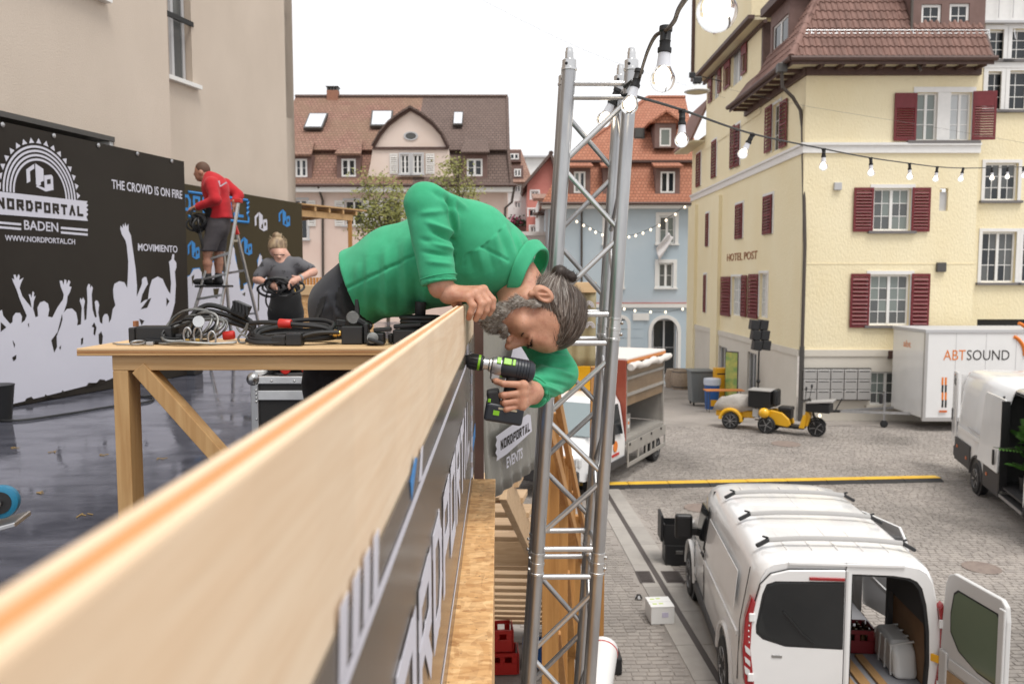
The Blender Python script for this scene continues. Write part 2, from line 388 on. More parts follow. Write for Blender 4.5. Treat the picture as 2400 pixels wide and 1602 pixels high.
def text(body, size, m, parent, o, ex, ez, extr=.002, name='lettering', align='LEFT', bold=0.0, sx=1.0, shear=0):
    cu = bpy.data.curves.new(name, 'FONT'); cu.body = body; cu.size = size; cu.extrude = extr; cu.align_x = align; cu.offset = bold; cu.shear = shear
    cu.materials.append(MAT[m]); cu.resolution_u = 3
    ob = bpy.data.objects.new(name, cu); ex, ez = V(ex).normalized(), V(ez).normalized(); ny = ex.cross(ez)
    mw = Matrix((ex * sx, ez, ny)).transposed().to_4x4(); o = V(o)
    oo = org(parent) if parent is not None else None
    if oo is not None: o = o - oo
    mw.translation = o; link(ob, parent); ob.matrix_local = mw
    return ob
mat('mail_grey', (.42,.41,.40), .35, metal=.2); mat('black_plastic', (.012,.012,.013), .45); mat('rust_letter', (.33,.13,.055), .7)
mat('galv', (.48,.48,.49), .38, metal=.85, col2=(.40,.40,.41), vs=9); mat('cloth_white', (.70,.68,.68), .9); mat('chimney_brick', (.33,.16,.10), .85, col2=(.26,.12,.08), vs=14)
mat('leaf_dark', (.035,.06,.02), .6, col2=(.05,.085,.03), vs=6); mat('petal_pink', (.35,.05,.13), .6)
def text(body, size, m, parent, o, ex, ez, extr=.002, name='lettering', align='LEFT', bold=0.0, sx=1.0, shear=0, fit=None, local=False):
    """lettering as a mesh; fit=(width, height) stretches it to that size"""
    cu = bpy.data.curves.new(name, 'FONT'); cu.body = body; cu.size = 1.0; cu.extrude = 0; cu.offset = bold; cu.resolution_u = 3; cu.shear = shear
    ob = bpy.data.objects.new(name, cu); COL.objects.link(ob); me = bpy.data.meshes.new_from_object(ob)
    COL.objects.unlink(ob); bpy.data.objects.remove(ob); bpy.data.curves.remove(cu)
    vs = [v.co.copy() for v in me.vertices]; fs = [tuple(p.vertices) for p in me.polygons]; bpy.data.meshes.remove(me)
    x0 = min(v.x for v in vs); x1 = max(v.x for v in vs); y0 = min(v.y for v in vs); y1 = max(v.y for v in vs)
    if fit is None: kx, ky = size * sx, size; x0 = y0 = 0
    else: kx, ky = fit[0] / (x1 - x0), fit[1] / (y1 - y0)
    ex, ez, o = V(ex).normalized(), V(ez).normalized(), V(o)
    mb = MB(); mb.add([o + ex * ((v.x - x0) * kx) + ez * ((v.y - y0) * ky) for v in vs], fs)
    ob = mb.build(name, m, parent, local=local)
    if extr: md = ob.modifiers.new('t', 'SOLIDIFY'); md.thickness = extr; md.offset = 0
    return ob
LET = {'N': [[(0,0),(0,1)],[(0,1),(1,0)],[(1,0),(1,1)]], 'O': [[(0,0),(1,0),(1,1),(0,1),(0,0)]], 'R': [[(0,0),(0,1),(1,1),(1,.48),(0,.48)],[(.45,.48),(1,0)]],
       'D': [[(0,0),(0,1),(.72,1),(1,.72),(1,.28),(.72,0),(0,0)]], 'P': [[(0,0),(0,1),(1,1),(1,.42),(0,.42)]], 'T': [[(0,1),(1,1)],[(.5,0),(.5,1)]], 'A': [[(0,0),(.5,1),(1,0)]], 'L': [[(0,1),(0,0),(1,0)]]}
def strokes(word, fr, a0, a1, b0, b1, c, th, m, parent, skew=0.0, name='lettering', gap=.32):
    """angular stencil capitals laid flat on plane fr"""
    n = len(word); W = (a1 - a0) / (n + gap * (n - 1)); mb = MB(); k = 0
    for i, ch in enumerate(word):
        x0 = a0 + i * W * (1 + gap)
        for st in LET[ch]:
            pts = [fr.pt(x0 + th/2 + p[0] * (W - th), b0 + th/2 + p[1] * (b1 - b0 - th) + skew * (x0 + p[0] * W - a0)) for p in st]
            for p, q in zip(pts, pts[1:]):
                k += 1; d = (q - p).normalized(); s = d.cross(fr.en).normalized(); cc = fr.en * (c + .00012 * (k % 7))
                mb.prism([p - d*th/2 - s*th/2 + cc, q + d*th/2 - s*th/2 + cc, q + d*th/2 + s*th/2 + cc, p - d*th/2 + s*th/2 + cc], fr.en * .0008)
    return mb.build(name, m, parent)
ICON = [[(0,.22),(0,.72),(.3,.97),(.3,.80),(.13,.67),(.13,.30)], [(.34,1),(.64,.84),(.64,.40),(.52,.33),(.52,.22),(.42,.17),(.34,.22)], [(.66,.60),(.94,.67),(1,.60),(1,.10),(.70,0),(.34,.13),(.36,.19),(.66,.12)]]
def icon(fr, a, b, w, h, c, m, parent, hole='banner_black'):
    for po in ICON: MB().prism([fr.pt(a + x * w, b + y * h, c) for x, y in po], fr.en * .001).build('emblem', m, parent)
    MB().prism([fr.pt(a + x * w, b + y * h, c + .0015) for x, y in ((.76,.28),(.9,.32),(.9,.5),(.76,.46))], fr.en * .0006).build('emblem_hole', hole, parent)
mat('banner_black', (.018,.013,.010), .6, spec=.25, col2=(.027,.022,.017), vs=.6, bump=.12, bs=1.2, bd=.05); mat('banner_brown', (.048,.036,.016), .6, spec=.25, col2=(.055,.042,.02), vs=.5, bump=.15, bs=1.1, bd=.05)
mat('print_white', (.58,.57,.64), .5, col2=(.62,.61,.68), vs=.8, bump=.12, bs=1.2, bd=.05); mat('print_blue', (.03,.22,.55), .5)
mat('banner_grey', (.095,.078,.062), .22, col2=(.11,.09,.072), vs=2, bump=.1, bs=6, bd=.01); mat('banner_silver', (.20,.19,.17), .32, metal=.2, col2=(.26,.25,.22), vs=2, bump=.3, bs=5, bd=.02); mat('banner_gold', (.30,.24,.12), .5, col2=(.36,.30,.17), vs=2, bump=.3, bs=7, bd=.02)
def wet_deck():
    m, n, b = _new('deck_wet'); vec = coords(n, rnd=False)
    f1_ = noise(n, vec, 1.1, 6, .62, .6); f2 = noise(n, vec, 5, 5, .6); st = coords(n, (.7, 2.2, 1), rnd=False); f3 = noise(n, st, 2.6, 5, .6, .5)
    c = ramp(n, f3, [(.35, (.045,.047,.062)), (.62, (.095,.097,.12))]); n.links.new(c, b.inputs['Base Color'])
    r = ramp(n, f1_, [(.40, (.03,.03,.03)), (.60, (.26,.26,.26))]); n.links.new(r, b.inputs['Roughness']); bumpn(n, b, f2, .12, .01)
wet_deck()
wood('spruce_rail', (.88,.715,.53), (.78,.575,.385), axis=1, sc_=8, knot=(.62,.40,.22), lam=(1, .11))
wood('spruce_edge', (.72,.53,.33), (.62,.43,.25), axis=1, sc_=7, knot=(.5,.3,.15)); wood('spruce_core', (.66,.34,.14), (.55,.26,.10), axis=1, sc_=7, knot=(.4,.2,.08))
wood('spruce_x', (.60,.39,.19), (.44,.25,.10), axis=0, sc_=7); wood('spruce_z', (.56,.36,.165), (.42,.24,.095), axis=2, sc_=7); wood('spruce_top', (.70,.50,.29), (.60,.40,.21), axis=0, sc_=5, knot=(.4,.22,.1))
wood('spruce_core_x', (.56,.30,.12), (.34,.16,.06), axis=0, sc_=8); wood('pine_orange', (.52,.27,.085), (.40,.185,.05), axis=2, sc_=5); wood('pallet_wood', (.58,.41,.25), (.44,.29,.16), axis=0, sc_=7); wood('plank_wood', (.45,.27,.12), (.34,.19,.075), axis=1, sc_=7)
def osb():
    m, n, b = _new('osb'); b.inputs['Roughness'].default_value = .6; cols = []
    base = None
    for k, (sx, sy, rot) in enumerate(((26, 70, .3), (70, 26, .9), (34, 80, -.6))):
        tc = N(n, 'ShaderNodeTexCoord'); mp = N(n, 'ShaderNodeMapping'); mp.inputs['Scale'].default_value = (sx, sy, 40); mp.inputs['Rotation'].default_value = (0, 0, rot); n.links.new(tc.outputs['Object'], mp.inputs[0])
        vo = N(n, 'ShaderNodeTexVoronoi'); vo.inputs['Scale'].default_value = 1.0; n.links.new(mp.outputs[0], vo.inputs['Vector'])
        c = ramp(n, vo.outputs['Color'], [(.15, (.36,.17,.06)), (.5, (.66,.37,.15)), (.9, (.86,.58,.30))])
        base = c if base is None else mixc(n, .5 if k == 1 else .4, base, c)
    c = mixc(n, ramp(n, noise(n, coords(n, (1, 1, 1)), 60, 3), [(.66, (0, 0, 0)), (.74, (1, 1, 1))]), base, (.22,.11,.04)); n.links.new(c, b.inputs['Base Color']); bumpn(n, b, c, .3, .003)
osb()
mat('alu', (.50,.50,.50), .34, metal=.92, col2=(.40,.40,.41), vs=7, stretch=(3,3,.6), bump=.12, bs=40, bd=.001); mat('alu_bright', (.66,.66,.66), .3, metal=.92, col2=(.56,.56,.56), vs=12); mat('steel', (.42,.42,.42), .3, metal=1)
mat('rubber_black', (.014,.014,.015), .55, bump=.15, bs=120, bd=.001); mat('cable_brown', (.10,.062,.035), .5, col2=(.06,.045,.035), vs=30); mat('bulb_neck', (.72,.73,.78), .4); mat('plastic_white', (.75,.75,.74), .4)
def bulb_mats():
    m, n, b = _new('bulb_glass'); b.inputs['Base Color'].default_value = (1, 1, 1, 1); b.inputs['Roughness'].default_value = .02; b.inputs['Transmission Weight'].default_value = 1; b.inputs['IOR'].default_value = 1.25
    m, n, b = _new('bulb_glow'); b.inputs['Base Color'].default_value = (1, .9, .75, 1); b.inputs['Emission Color'].default_value = (1, .86, .66, 1); b.inputs['Emission Strength'].default_value = 3.2
    m, n, b = _new('bulb_far'); b.inputs['Base Color'].default_value = (1, .9, .75, 1); b.inputs['Emission Color'].default_value = (1, .84, .6, 1); b.inputs['Emission Strength'].default_value = 1.1
bulb_mats()
mat('label_lilac', (.55,.52,.66), .6); mat('print_green', (.50,.62,.18), .6); mat('bottle_brown', (.05,.025,.01), .1)
mat('bag_clear', (.55,.60,.70), .3); mat('leaf_bright', (.06,.17,.03), .45, col2=(.10,.24,.04), vs=5); mat('leaf_yellow', (.16,.175,.035), .6, col2=(.27,.26,.065), vs=2); mat('bark', (.09,.07,.05), .9); mat('case_black', (.012,.011,.011), .6, bump=.1, bs=200, bd=.001); mat('steel_dull', (.16,.16,.155), .45, metal=.7, col2=(.24,.24,.23), vs=40); mat('brass', (.62,.40,.12), .3, metal=.9); mat('litter_brown', (.28,.18,.06), .8); mat('caster_blue', (.015,.17,.30), .35)
mat('drill_green', (.22,.50,.02), .4); mat('drill_navy', (.018,.022,.03), .42, bump=.1, bs=300, bd=.0005); mat('label_tan', (.40,.34,.24), .6); mat('hair_blond2', (.60,.48,.32), .5); mat('shirt_mottled', (.11,.11,.12), .9, col2=(.035,.035,.038), vs=14, lo=.55, hi=.62, bump=.3, bs=200, bd=.002)
# ================================================================== STREET
def gz(y): return 0.0 if y < 26.5 else -0.07 * (min(y, 60.0) - 26.5)
street = tag(bpy.data.objects.new('street', None), kind='structure'); link(street); ORG['street'] = Vector((0, 0, 0))
mb = MB(); ys = [-40, 0, 8, 14, 20, 26.5, 32, 38, 44, 50, 60, 90, 160, 400]; xs = [-120, -40, -10, 0, 10, 20, 40, 120]
for i in range(len(ys) - 1):
    for j in range(len(xs) - 1):
        mb.poly([(xs[j], ys[i], gz(ys[i]) - .011), (xs[j+1], ys[i], gz(ys[i]) - .011), (xs[j+1], ys[i+1], gz(ys[i+1]) - .011), (xs[j], ys[i+1], gz(ys[i+1]) - .011)])
mb.build('paving', 'street_far', street)
g0, g1 = G(1422, 1154), G(1685, 1590); gd = (g1 - g0).normalized(); gn = Vector((-gd.y, gd.x, 0))
if gn.x < 0: gn = -gn
def band_c(x, y): q = Vector((x, y, 0)) - g0; return q.dot(gd), q.dot(gn)
BL, BR = -.31, .34
setts = []; y = 8.6
while y < 26.4:
    x = .25 + random.uniform(0, .2); xm = .64 * y + 1.2; dy = random.uniform(.098, .110)
    while x < xm:
        L = random.uniform(.13, .21); s, c = band_c(x + L / 2, y)
        if not (BL - .1 < c < BR + .1): setts.append((x, y, L, dy))
        x += L
    y += dy
def sett_v(x, y, L, dy, g=.0045, top=None):
    t = random.uniform(-.004, .004) if top is None else top; b = .007
    return [(x+g, y+g, -.03), (x+L-g, y+g, -.03), (x+L-g, y+dy-g, -.03), (x+g, y+dy-g, -.03),
            (x+g+b, y+g+b, t), (x+L-g-b, y+g+b, t+.002), (x+L-g-b, y+dy-g-b, t), (x+g+b, y+dy-g-b, t-.002)]
SF = [(4,5,6,7),(0,1,5,4),(1,2,6,5),(2,3,7,6),(3,0,4,7)]
near = sorted(range(len(setts)), key=lambda i: setts[i][1] + abs(setts[i][0] - 2.2) * .9)[:290]; ns = set(near)
mb = MB()
for i, s in enumerate(setts):
    if i not in ns: mb.add(sett_v(*s), SF)
mb.build('setts', 'sett', street, kind='stuff')
pro = [MB().add(sett_v(0, 0, .2, .12, top=0.0), SF).build('sett', 'sett', street)]
for k, i in enumerate(near):
    x, y, L, dy = setts[i]; o = pro[0] if k == 0 else inst(pro[0], street, (0, 0, 0))
    o.location = (x, y, random.uniform(-.004, .004)); o.scale = (L / .2, dy / .12, 1)
s = -1.2
while s < 26:                                            # smooth stone strips either side of the drain groove
    L = random.uniform(.9, 1.1)
    for (c0, c1) in ((BL, -.045), (.045, BR)):
        q = [g0 + gd * (s+.006) + gn * c0, g0 + gd * (s + L - .006) + gn * c0, g0 + gd * (s + L - .006) + gn * c1, g0 + gd * (s+.006) + gn * c1]
        if q[0].y > 3: MB().prism([V((p.x, p.y, -.03)) for p in q], (0, 0, .034)).build('kerb_slab', 'kerb_stone', street, bevel=.006, seg=1)
    s += L
mb = MB(); mb.prism([V((p.x, p.y, -.0105)) for p in (g0 - gd*1.2 - gn*.045, g0 + gd*26 - gn*.045, g0 + gd*26 + gn*.045, g0 - gd*1.2 + gn*.045)], (0, 0, .004)); mb.build('groove', 'drain_iron', street)
for (uu, vv, wx) in ((1512, 1352, .09), (1577, 1352, .12)):
    p = G(uu, vv); mb = MB()
    for k in range(9): mb.box(p.x - wx, p.x + wx, p.y - .2 + k * .05, p.y - .2 + k * .05 + .028, .004, .02)
    mb.box(p.x - wx - .03, p.x + wx + .03, p.y - .25, p.y + .27, .002, .008); mb.build('drain_grate', 'drain_iron', street)
for (uu, vv, r) in ((1842, 1040, .42), (1640, 1190, .33), (2300, 1330, .3)):
    p = G(uu, vv); MB().lathe([(r, 0), (r, .008), (r * .88, .009), (r * .86, .005)], 28, (p.x, p.y, .003)).build('manhole_cover', 'manhole', street)
# ================================================================== YELLOW HOTEL
K = CD(10.02, 28.2, 0)
hotel = thing('hotel_building', 'yellow plastered hotel with red shutters and steep brown tiled roof', 'building', K)
ff = Fr(K, RGT, -FH); lf = Fr(K, -FH, -RGT)
def hr(f, u0, u1, vt, vb):
    uc, vc = (u0 + u1) / 2, (vt + vb) / 2; a0 = f.ab(u0, vc)[0]; a1 = f.ab(u1, vc)[0]; return min(a0, a1), max(a0, a1), f.ab(uc, vb)[1], f.ab(uc, vt)[1]
zb0, zb1 = ff.ab(1950, 834)[1], ff.ab(1950, 819)[1]; zc0, zc1 = ff.ab(1950, 359)[1], ff.ab(1950, 335)[1]; ztop = ff.ab(1950, 160)[1]
aR = ff.ab(2284, 600)[0]
W1 = hr(ff, 2147, 2276, 217, 330); W2 = hr(ff, 2047, 2134, 441, 541); W3 = hr(ff, 2038, 2131, 643, 762); W4 = hr(ff, 2038, 2112, 870, 948); NI = hr(ff, 2202, 2222, 441, 494)
wall(ff, 0, aR, zb1, ztop, [W1, W2, W3, NI], 'wall', 'plaster_yellow', hotel)
wall(ff, 0, aR, -.2, zb0, [W4], 'wall', 'plaster_cream', hotel, c=.05)
mb = MB(); ff.box(mb, -.09, aR, zb0, zb1, -.05, .09); mb.build('plinth_band', 'plaster_cream', hotel)
mb = MB(); ff.box(mb, -.07, aR + .02, zc0, zc1, -.05, .07); ff.box(mb, -.13, aR + .02, zc1 - .09, zc1 - .002, -.05, .13); mb.build('cornice', 'white_paint', hotel)
mb = MB(); ff.box(mb, 0.02, aR, ff.ab(1950, 617)[1] - .03, ff.ab(1950, 617)[1], -.05, .012); mb.build('string_course', 'plaster_yellow', hotel)
# double window of the third storey
a0, a1, b0, b1 = W1; am = (a0 + a1) / 2
for (p, q, gl) in ((a0, am - .22, 'glass_curtain'), (am + .22, a1, 'glass_pale')): window(ff, (p, q, b0, b1), hotel, 2 if q > am + .3 else 2, 3, 1, gl, fw=.06)
mb = MB(); ff.box(mb, am - .22, am + .22, b0, b1, -.16, .02); ff.box(mb, a0 - .12, a1 + .12, b1 + .002, b1 + .18, -.03, .04); ff.box(mb, a0 - .12, a0 - .003, b0, b1, -.03, .038); ff.box(mb, a1 + .003, a1 + .12, b0, b1, -.03, .038); mb.build('surround', 'white_paint', hotel)
mb = MB(); ff.box(mb, a0 - .3, a1 + .3, b0 - .1, b0 - .003, -.05, .14); mb.build('sill', 'stone_sill', hotel)
window(ff, W2, hotel, 2, 3, 2, ['glass_curtain', 'glass_grey'], sur='white_paint', surw=.13, sill='stone_sill')
window(ff, W3, hotel, 2, 4, 2, ['glass_curtain', 'glass_grey'], sur='white_paint', surw=.13, sill='stone_sill')
window(ff, W4, hotel, 2, 3, 2, ['glass_curtain', 'glass_grey'], c=.05, sill='plaster_cream')
mb = MB(); ff.box(mb, NI[0], NI[1], NI[2], NI[3] - .12, -.14, -.10); mb.build('niche_panel', 'grey_trim', hotel)
for (u0, u1, vt, vb, m, sw, sd_) in ((2094, 2146, 219, 331, 'shutter_red', 0, 1), (2277, 2329, 215, 329, 'shutter_red', .12, 1), (1999, 2045, 440, 543, 'shutter_red', 0, 1), (2135, 2178, 440, 543, 'shutter_red', 0, 1), (1991, 2036, 641, 767, 'shutter_red', 0, 1), (2133, 2176, 641, 767, 'shutter_red', 0, 1)):
    shutter(ff, hr(ff, u0, u1, vt, vb), hotel, m, c=.05, swing=sw, side=sd_, top=.25 if vt < 230 else 0, slats=12)
# mailboxes
a0, a1, b0, b1 = hr(ff, 1876, 2033, 863, 934)
for i in range(3):
    for j in range(5):
        mb = MB(); ff.box(mb, a0 + (a1-a0)*j/5 + .012, a0 + (a1-a0)*(j+1)/5 - .012, b0 + (b1-b0)*i/3 + .012, b0 + (b1-b0)*(i+1)/3 - .012, .06, .30); o = mb.build('mailbox', 'mail_grey', hotel, bevel=.01, seg=1)
        m2 = MB(); ff.box(m2, a0 + (a1-a0)*j/5 + .06, a0 + (a1-a0)*(j+1)/5 - .06, b0 + (b1-b0)*(i+1)/3 - .085, b0 + (b1-b0)*(i+1)/3 - .06, .300, .304); m2.build('slot', 'black_plastic', o)
mb = MB(); ff.box(mb, a0 - .03, a1 + .03, b0 - .03, b1 + .03, .052, .2); mb.build('mailbox_backing', 'zinc', hotel)
for (u, v, s, m) in ((1962, 437, .13, 'grey_trim'), (2204, 626, .16, 'zinc'), (2088, 830, .14, 'brown_wood_paint')):
    a, b = ff.ab(u, v); mb = MB(); ff.box(mb, a - s, a + s, b - s, b + s, .0, .11); mb.build('vent_box', m, hotel, bevel=.015)
# --- left face
aF = -17.5
hL = [hr(lf, 1811, 1830, 243, 352), hr(lf, 1713, 1735, 296, 392), hr(lf, 1669, 1680, 330, 416), hr(lf, 1633, 1643, 360, 437), hr(lf, 1790, 1812, 458, 549), hr(lf, 1724.5, 1742, 478, 560),
      hr(lf, 1655, 1662, 500, 578), hr(lf, 1650, 1656, 643, 733), hr(lf, 1715, 1738, 648, 740), hr(lf, 1780, 1799, 640, 744)]
wall(lf, aF, 0, zb1, ztop + .3, hL, 'wall', 'plaster_yellow', hotel)
hB = [hr(lf, 1687, 1706, 812, 868), hr(lf, 1754, 1775, 826, 922)]
wall(lf, aF, 0, -1.6, zb0, hB, 'wall', 'plaster_cream', hotel, c=.05)
mb = MB(); lf.box(mb, aF, .05, zb0, zb1, -.05, .089); mb.build('plinth_band', 'plaster_cream', hotel)
mb = MB(); lf.box(mb, aF, .05, zc0, zc1, -.05, .069); lf.box(mb, aF, .05, zc1 - .09, zc1 - .002, -.05, .129); mb.build('cornice', 'white_paint', hotel)
for k, h in enumerate(hL):
    window(lf, h, hotel, 2 if h[1] - h[0] > .8 else 1, 3, 1, 'glass_dark' if k < 8 else 'glass_pale', sur='white_paint', surw=.1, fw=.06)
for (u0, u1, vt, vb, sw) in ((1796, 1811, 250, 356, 0), (1831, 1847, 236, 345, 0), (1714, 1724, 296, 392, 0), (1725, 1735, 294, 390, 0), (1670, 1680, 330, 416, 0), (1634, 1643, 360, 437, 0), (1791, 1811, 459, 548, 0), (1726, 1742, 479, 559, 0), (1656, 1662, 501, 577, 0), (1651, 1656, 645, 731, 0),
                             (1692, 1714, 648, 740, 0), (1740, 1752, 645, 742, 0), (1757, 1779, 642, 746, 0)):
    shutter(lf, hr(lf, u0, u1, vt, vb), hotel, 'shutter_red', c=.05, slats=11)
for h in hB: window(lf, h, hotel, 2, 1, 1, 'glass_grey', 'grey_trim', c=.05)
for (u0, u1) in ((1675, 1690), (1618, 1634)):
    a0 = lf.ab(u0, 600)[0]; a1 = lf.ab(u1, 600)[0]; mb = MB(); lf.box(mb, a0, a1, -1.6, zc0 - .3, -.05, .16); mb.build('pilaster', 'plaster_yellow', hotel)
a, b = lf.ab(1704, 612); text('HOTEL POST', lf.ab(1704, 588)[1] - b, 'rust_letter', hotel, lf.pt(a, b, .02), lf.ex, ZV, .015, 'lettering', sx=(lf.ab(1774, 612)[0] - a) / (5.7 * (lf.ab(1704, 588)[1] - b)))
# downpipe on the corner
top = P(1832, 165, 27.4)
pipe([P(1832, 168, 27.3), P(1834, 205, 27.4), P(1858, 228, 27.7), P(1876, 258, 27.95), P(1881, 300, 28.0), ff.pt(.06, 6, .13), ff.pt(.06, 2.4, .14)], .062, 'downpipe', 'pipe_brown', hotel)
pipe([ff.pt(.06, 2.5, .14), ff.pt(.06, -.1, .14)], .085, 'downpipe_shoe', 'zinc', hotel)
MB().obox(P(1832, 160, 27.3), RGT, FH, ZV, .16, .14, .15).build('rainwater_head', 'zinc', hotel, bevel=.02)
# eaves and roof
zE = P(1840, 146, 27.4).z; OV = .78; SL = math.tan(R(61)); ZR = zE + 5.2; run = (ZR - zE) / SL
e_fl = ff.pt(-OV, zE, OV); e_fr = ff.pt(aR - .05, zE, OV); r_fl = e_fl + RGT * run + FH * run + ZV * (ZR - zE); r_fr = e_fr + FH * run + ZV * (ZR - zE)
roofpoly('roof_deck', [e_fl, e_fr, r_fr, r_fl], 'brown_wood_paint', hotel)
aS = -7.0; aG = -3.7
e_ll = lf.pt(aG, zE, OV); r_ll = e_ll + RGT * run + ZV * (ZR - zE)
roofpoly('roof_deck', [e_fl, e_ll, r_ll, r_fl], 'brown_wood_paint', hotel)
mb = MB(); mb.prism([ff.pt(-OV + .04, zE - .14, OV - .05), ff.pt(aR - .08, zE - .14, OV - .05), ff.pt(aR - .08, zE - .14, 0), ff.pt(0, zE - .14, 0), lf.pt(0, zE - .14, 0), lf.pt(aS, zE - .14, 0), lf.pt(aS, zE - .14, OV - .05)], (0, 0, .05)); mb.build('soffit', 'soffit_cream', hotel)
mb = MB(); mb.tube([ff.pt(-OV - .05, zE - .04, OV + .05), ff.pt(aR + .0, zE - .04, OV + .05)], .09, 8); mb.tube([lf.pt(.8, zE - .04, OV + .06), lf.pt(aS, zE - .04, OV + .06)], .09, 8); mb.build('gutter', 'brown_wood_paint', hotel)
mb = MB(); ff.box(mb, -OV, aR - .06, zE - .22, zE - .06, OV - .06, OV - .01); ff.box(mb, -.05, aR - .1, ztop - .25, ztop - .002, .0, .14); lf.box(mb, aS, OV - .05, zE - .22, zE - .06, OV - .06, OV - .012); lf.box(mb, aS, .1, ztop - .25, ztop - .004, 0, .14); mb.build('fascia', 'brown_wood_paint', hotel)
for k in range(9):
    a = .3 + k * (aR - .6) / 8; mb = MB(); ff.box(mb, a - .045, a + .045, zE - .26, zE - .145, .02, OV - .08); mb.build('eave_bracket', 'brown_wood_paint', hotel)
for k in range(9):
    a = -.2 - k * .8; mb = MB(); lf.box(mb, a - .045, a + .045, zE - .26, zE - .145, .02, OV - .08); mb.build('eave_bracket', 'brown_wood_paint', hotel)
def tiles(e0, ex, up, wid, rise, clipf, limit, parent):
    """rows of roll tiles on a roof plane; the ones in view are single pieces"""
    nrm = ex.cross(up).normalized(); nrm = nrm if nrm.z > 0 else -nrm; tw, th = .20, .40
    prof = [(0, .012), (.04, .012), (.07, .045), (.11, .058), (.15, .045), (.18, .012), (.205, .012)]; mb = MB(); vs = []
    for s in (0, 1):
        for (x, h) in prof: vs.append((x, s * (th + .03), h + (.035 if s == 0 else 0)))
    for (x, h) in (prof[0], prof[-1]): vs.append((x, 0, -.005))
    n = len(prof); fs = [(i, i+1, n+i+1, n+i) for i in range(n - 1)] + [tuple([2*n] + list(range(n)) + [2*n + 1])]
    base = MB().add(vs, fs); proto = None; rest = MB(); rot = Matrix((ex, up, nrm)).transposed(); cnt = 0
    for r in range(int(rise / th)):
        for cidx in range(int(wid / tw)):
            if not clipf(cidx * tw, r * th, tw, th): continue
            p = e0 + ex * (cidx * tw) + up * (r * th) + nrm * .02
            if cnt < limit:
                if proto is None: proto = base.build('roof_tile', 'tile_brown', parent, local=True); o = proto
                else: o = proto.copy(); COL.objects.link(o)
                mw = rot.to_4x4(); mw.translation = p - org(parent); o.matrix_local = mw; cnt += 1
            else:
                rest.add([p + rot @ V(q) for q in vs], fs)
    if rest.v: rest.build('roof_tiles', 'tile_brown', parent, kind='stuff')
upf = (FH * run + ZV * (ZR - zE)); slen = upf.length; upf.normalize(); upl = (RGT * run + ZV * (ZR - zE)).normalized(); wF = (e_fr - e_fl).length; hipk = run / slen
aD0, aD1 = ff.ab(2131, 60)[0] + OV, ff.ab(2302, 60)[0] + OV
tiles(e_fl, RGT, upf, wF, slen, lambda x, s, w_, h_: x > s * hipk - .1 and not (aD0 - .05 < x + .1 < aD1 and s > 1.35) and s < 4.2, 290, hotel)
wL = (e_ll - e_fl).length
tiles(e_ll, -FH, upl, wL, slen, lambda x, s, w_, h_: x < wL - s * hipk - .1 and s < 4.2, 0, hotel)
for k in range(13):
    p = e_fl + (r_fl - e_fl) * (k / 13); q = e_fl + (r_fl - e_fl) * ((k + 1.15) / 13); MB().tube([p + ZV * .02, q + ZV * .05], [.13, .10], 8).build('hip_tile', 'tile_ridge', hotel, smooth=True)
mb = MB(); mb.tube([e_fl + upf * .85 + RGT * .5 + ZV * .14, e_fr + upf * .85 + ZV * .14], .018, 6); mb.tube([e_fl + upf * .95 + RGT * .5 + ZV * .17, e_fr + upf * .95 + ZV * .17], .018, 6)
for k in range(9): p = e_fl + RGT * (.8 + k * .85) + upf * .8; mb.bar(p, p + upf * .2 + ZV * .16, .03, .012)
mb.build('snow_guard', 'galv', hotel)
# dormer with two windows on the front roof
zd0, zd1 = ff.ab(2200, 92)[1], zE + 4.2; cD = OV - .62
df = Fr(ff.pt(0, 0, cD), RGT, -FH); D1 = hr(df, 2159, 2206, 10, 88); D2 = hr(df, 2225, 2272, 8, 86); x0, x1 = aD0 - OV, aD1 - OV
wall(df, x0, x1, zd0 - .05, zd1, [D1, D2], 'dormer', 'dormer_brown', hotel, depth=.14)
for xx in (x0, x1 - .05): mb = MB(); df.box(mb, xx, xx + .05, zd0 - .05, zd1, -3, -.003); mb.build('dormer_cheek', 'dormer_brown', hotel)
for d_ in (D1, D2): window(df, d_, hotel, 1, 3, 2, 'glass_dark', inset=.06, fw=.09)
mb = MB(); df.box(mb, x0 - .1, x1 + .1, zd0 - .18, zd0 - .05, -.2, .1); mb.build('flashing', 'zinc', hotel)
pipe([df.pt(x0 - .07, zd1, .1), df.pt(x0 - .05, zd0 - .3, .1), df.pt(x0 + .15, zd0 - 1.2, .45)], .05, 'downpipe', 'pipe_brown', hotel)
p0 = e_fl + RGT * (ff.ab(2088, 30)[0] + OV) + upf * 3.1; mb = MB(); mb.tube([p0, p0 + ZV * 1.6], .06, 8); mb.build('vent_pipe', 'tile_ridge', hotel); mb = MB(); mb.obox(p0 - upf * .1, RGT, upf, RGT.cross(upf), .22, .28, .07); mb.build('flashing', 'galv', hotel)
# dormer on the left roof
dl = Fr(lf.pt(0, 0, OV - .55), -FH, -RGT); q0 = dl.ab(1808, 90)[0]; q1 = dl.ab(1849, 60)[0]
wn = (q0 + .12, q1 - .1, zE + .45, zE + 2.1); wall(dl, q0 - .1, q1 + .05, zE + .2, zE + 2.6, [wn], 'dormer', 'dormer_brown', hotel, depth=.14); window(dl, wn, hotel, 2, 2, 1, 'glass_dark', inset=.06)
mb = MB(); dl.box(mb, q0 - .3, q1 + .25, zE + 2.6, zE + 2.9, -2.5, .35); mb.build('dormer_roof', 'brown_wood_paint', hotel)
mb = MB(); dl.box(mb, q1, q1 + .05, zE + .2, zE + 2.6, -2.5, -.004); mb.build('dormer_cheek', 'dormer_brown', hotel)
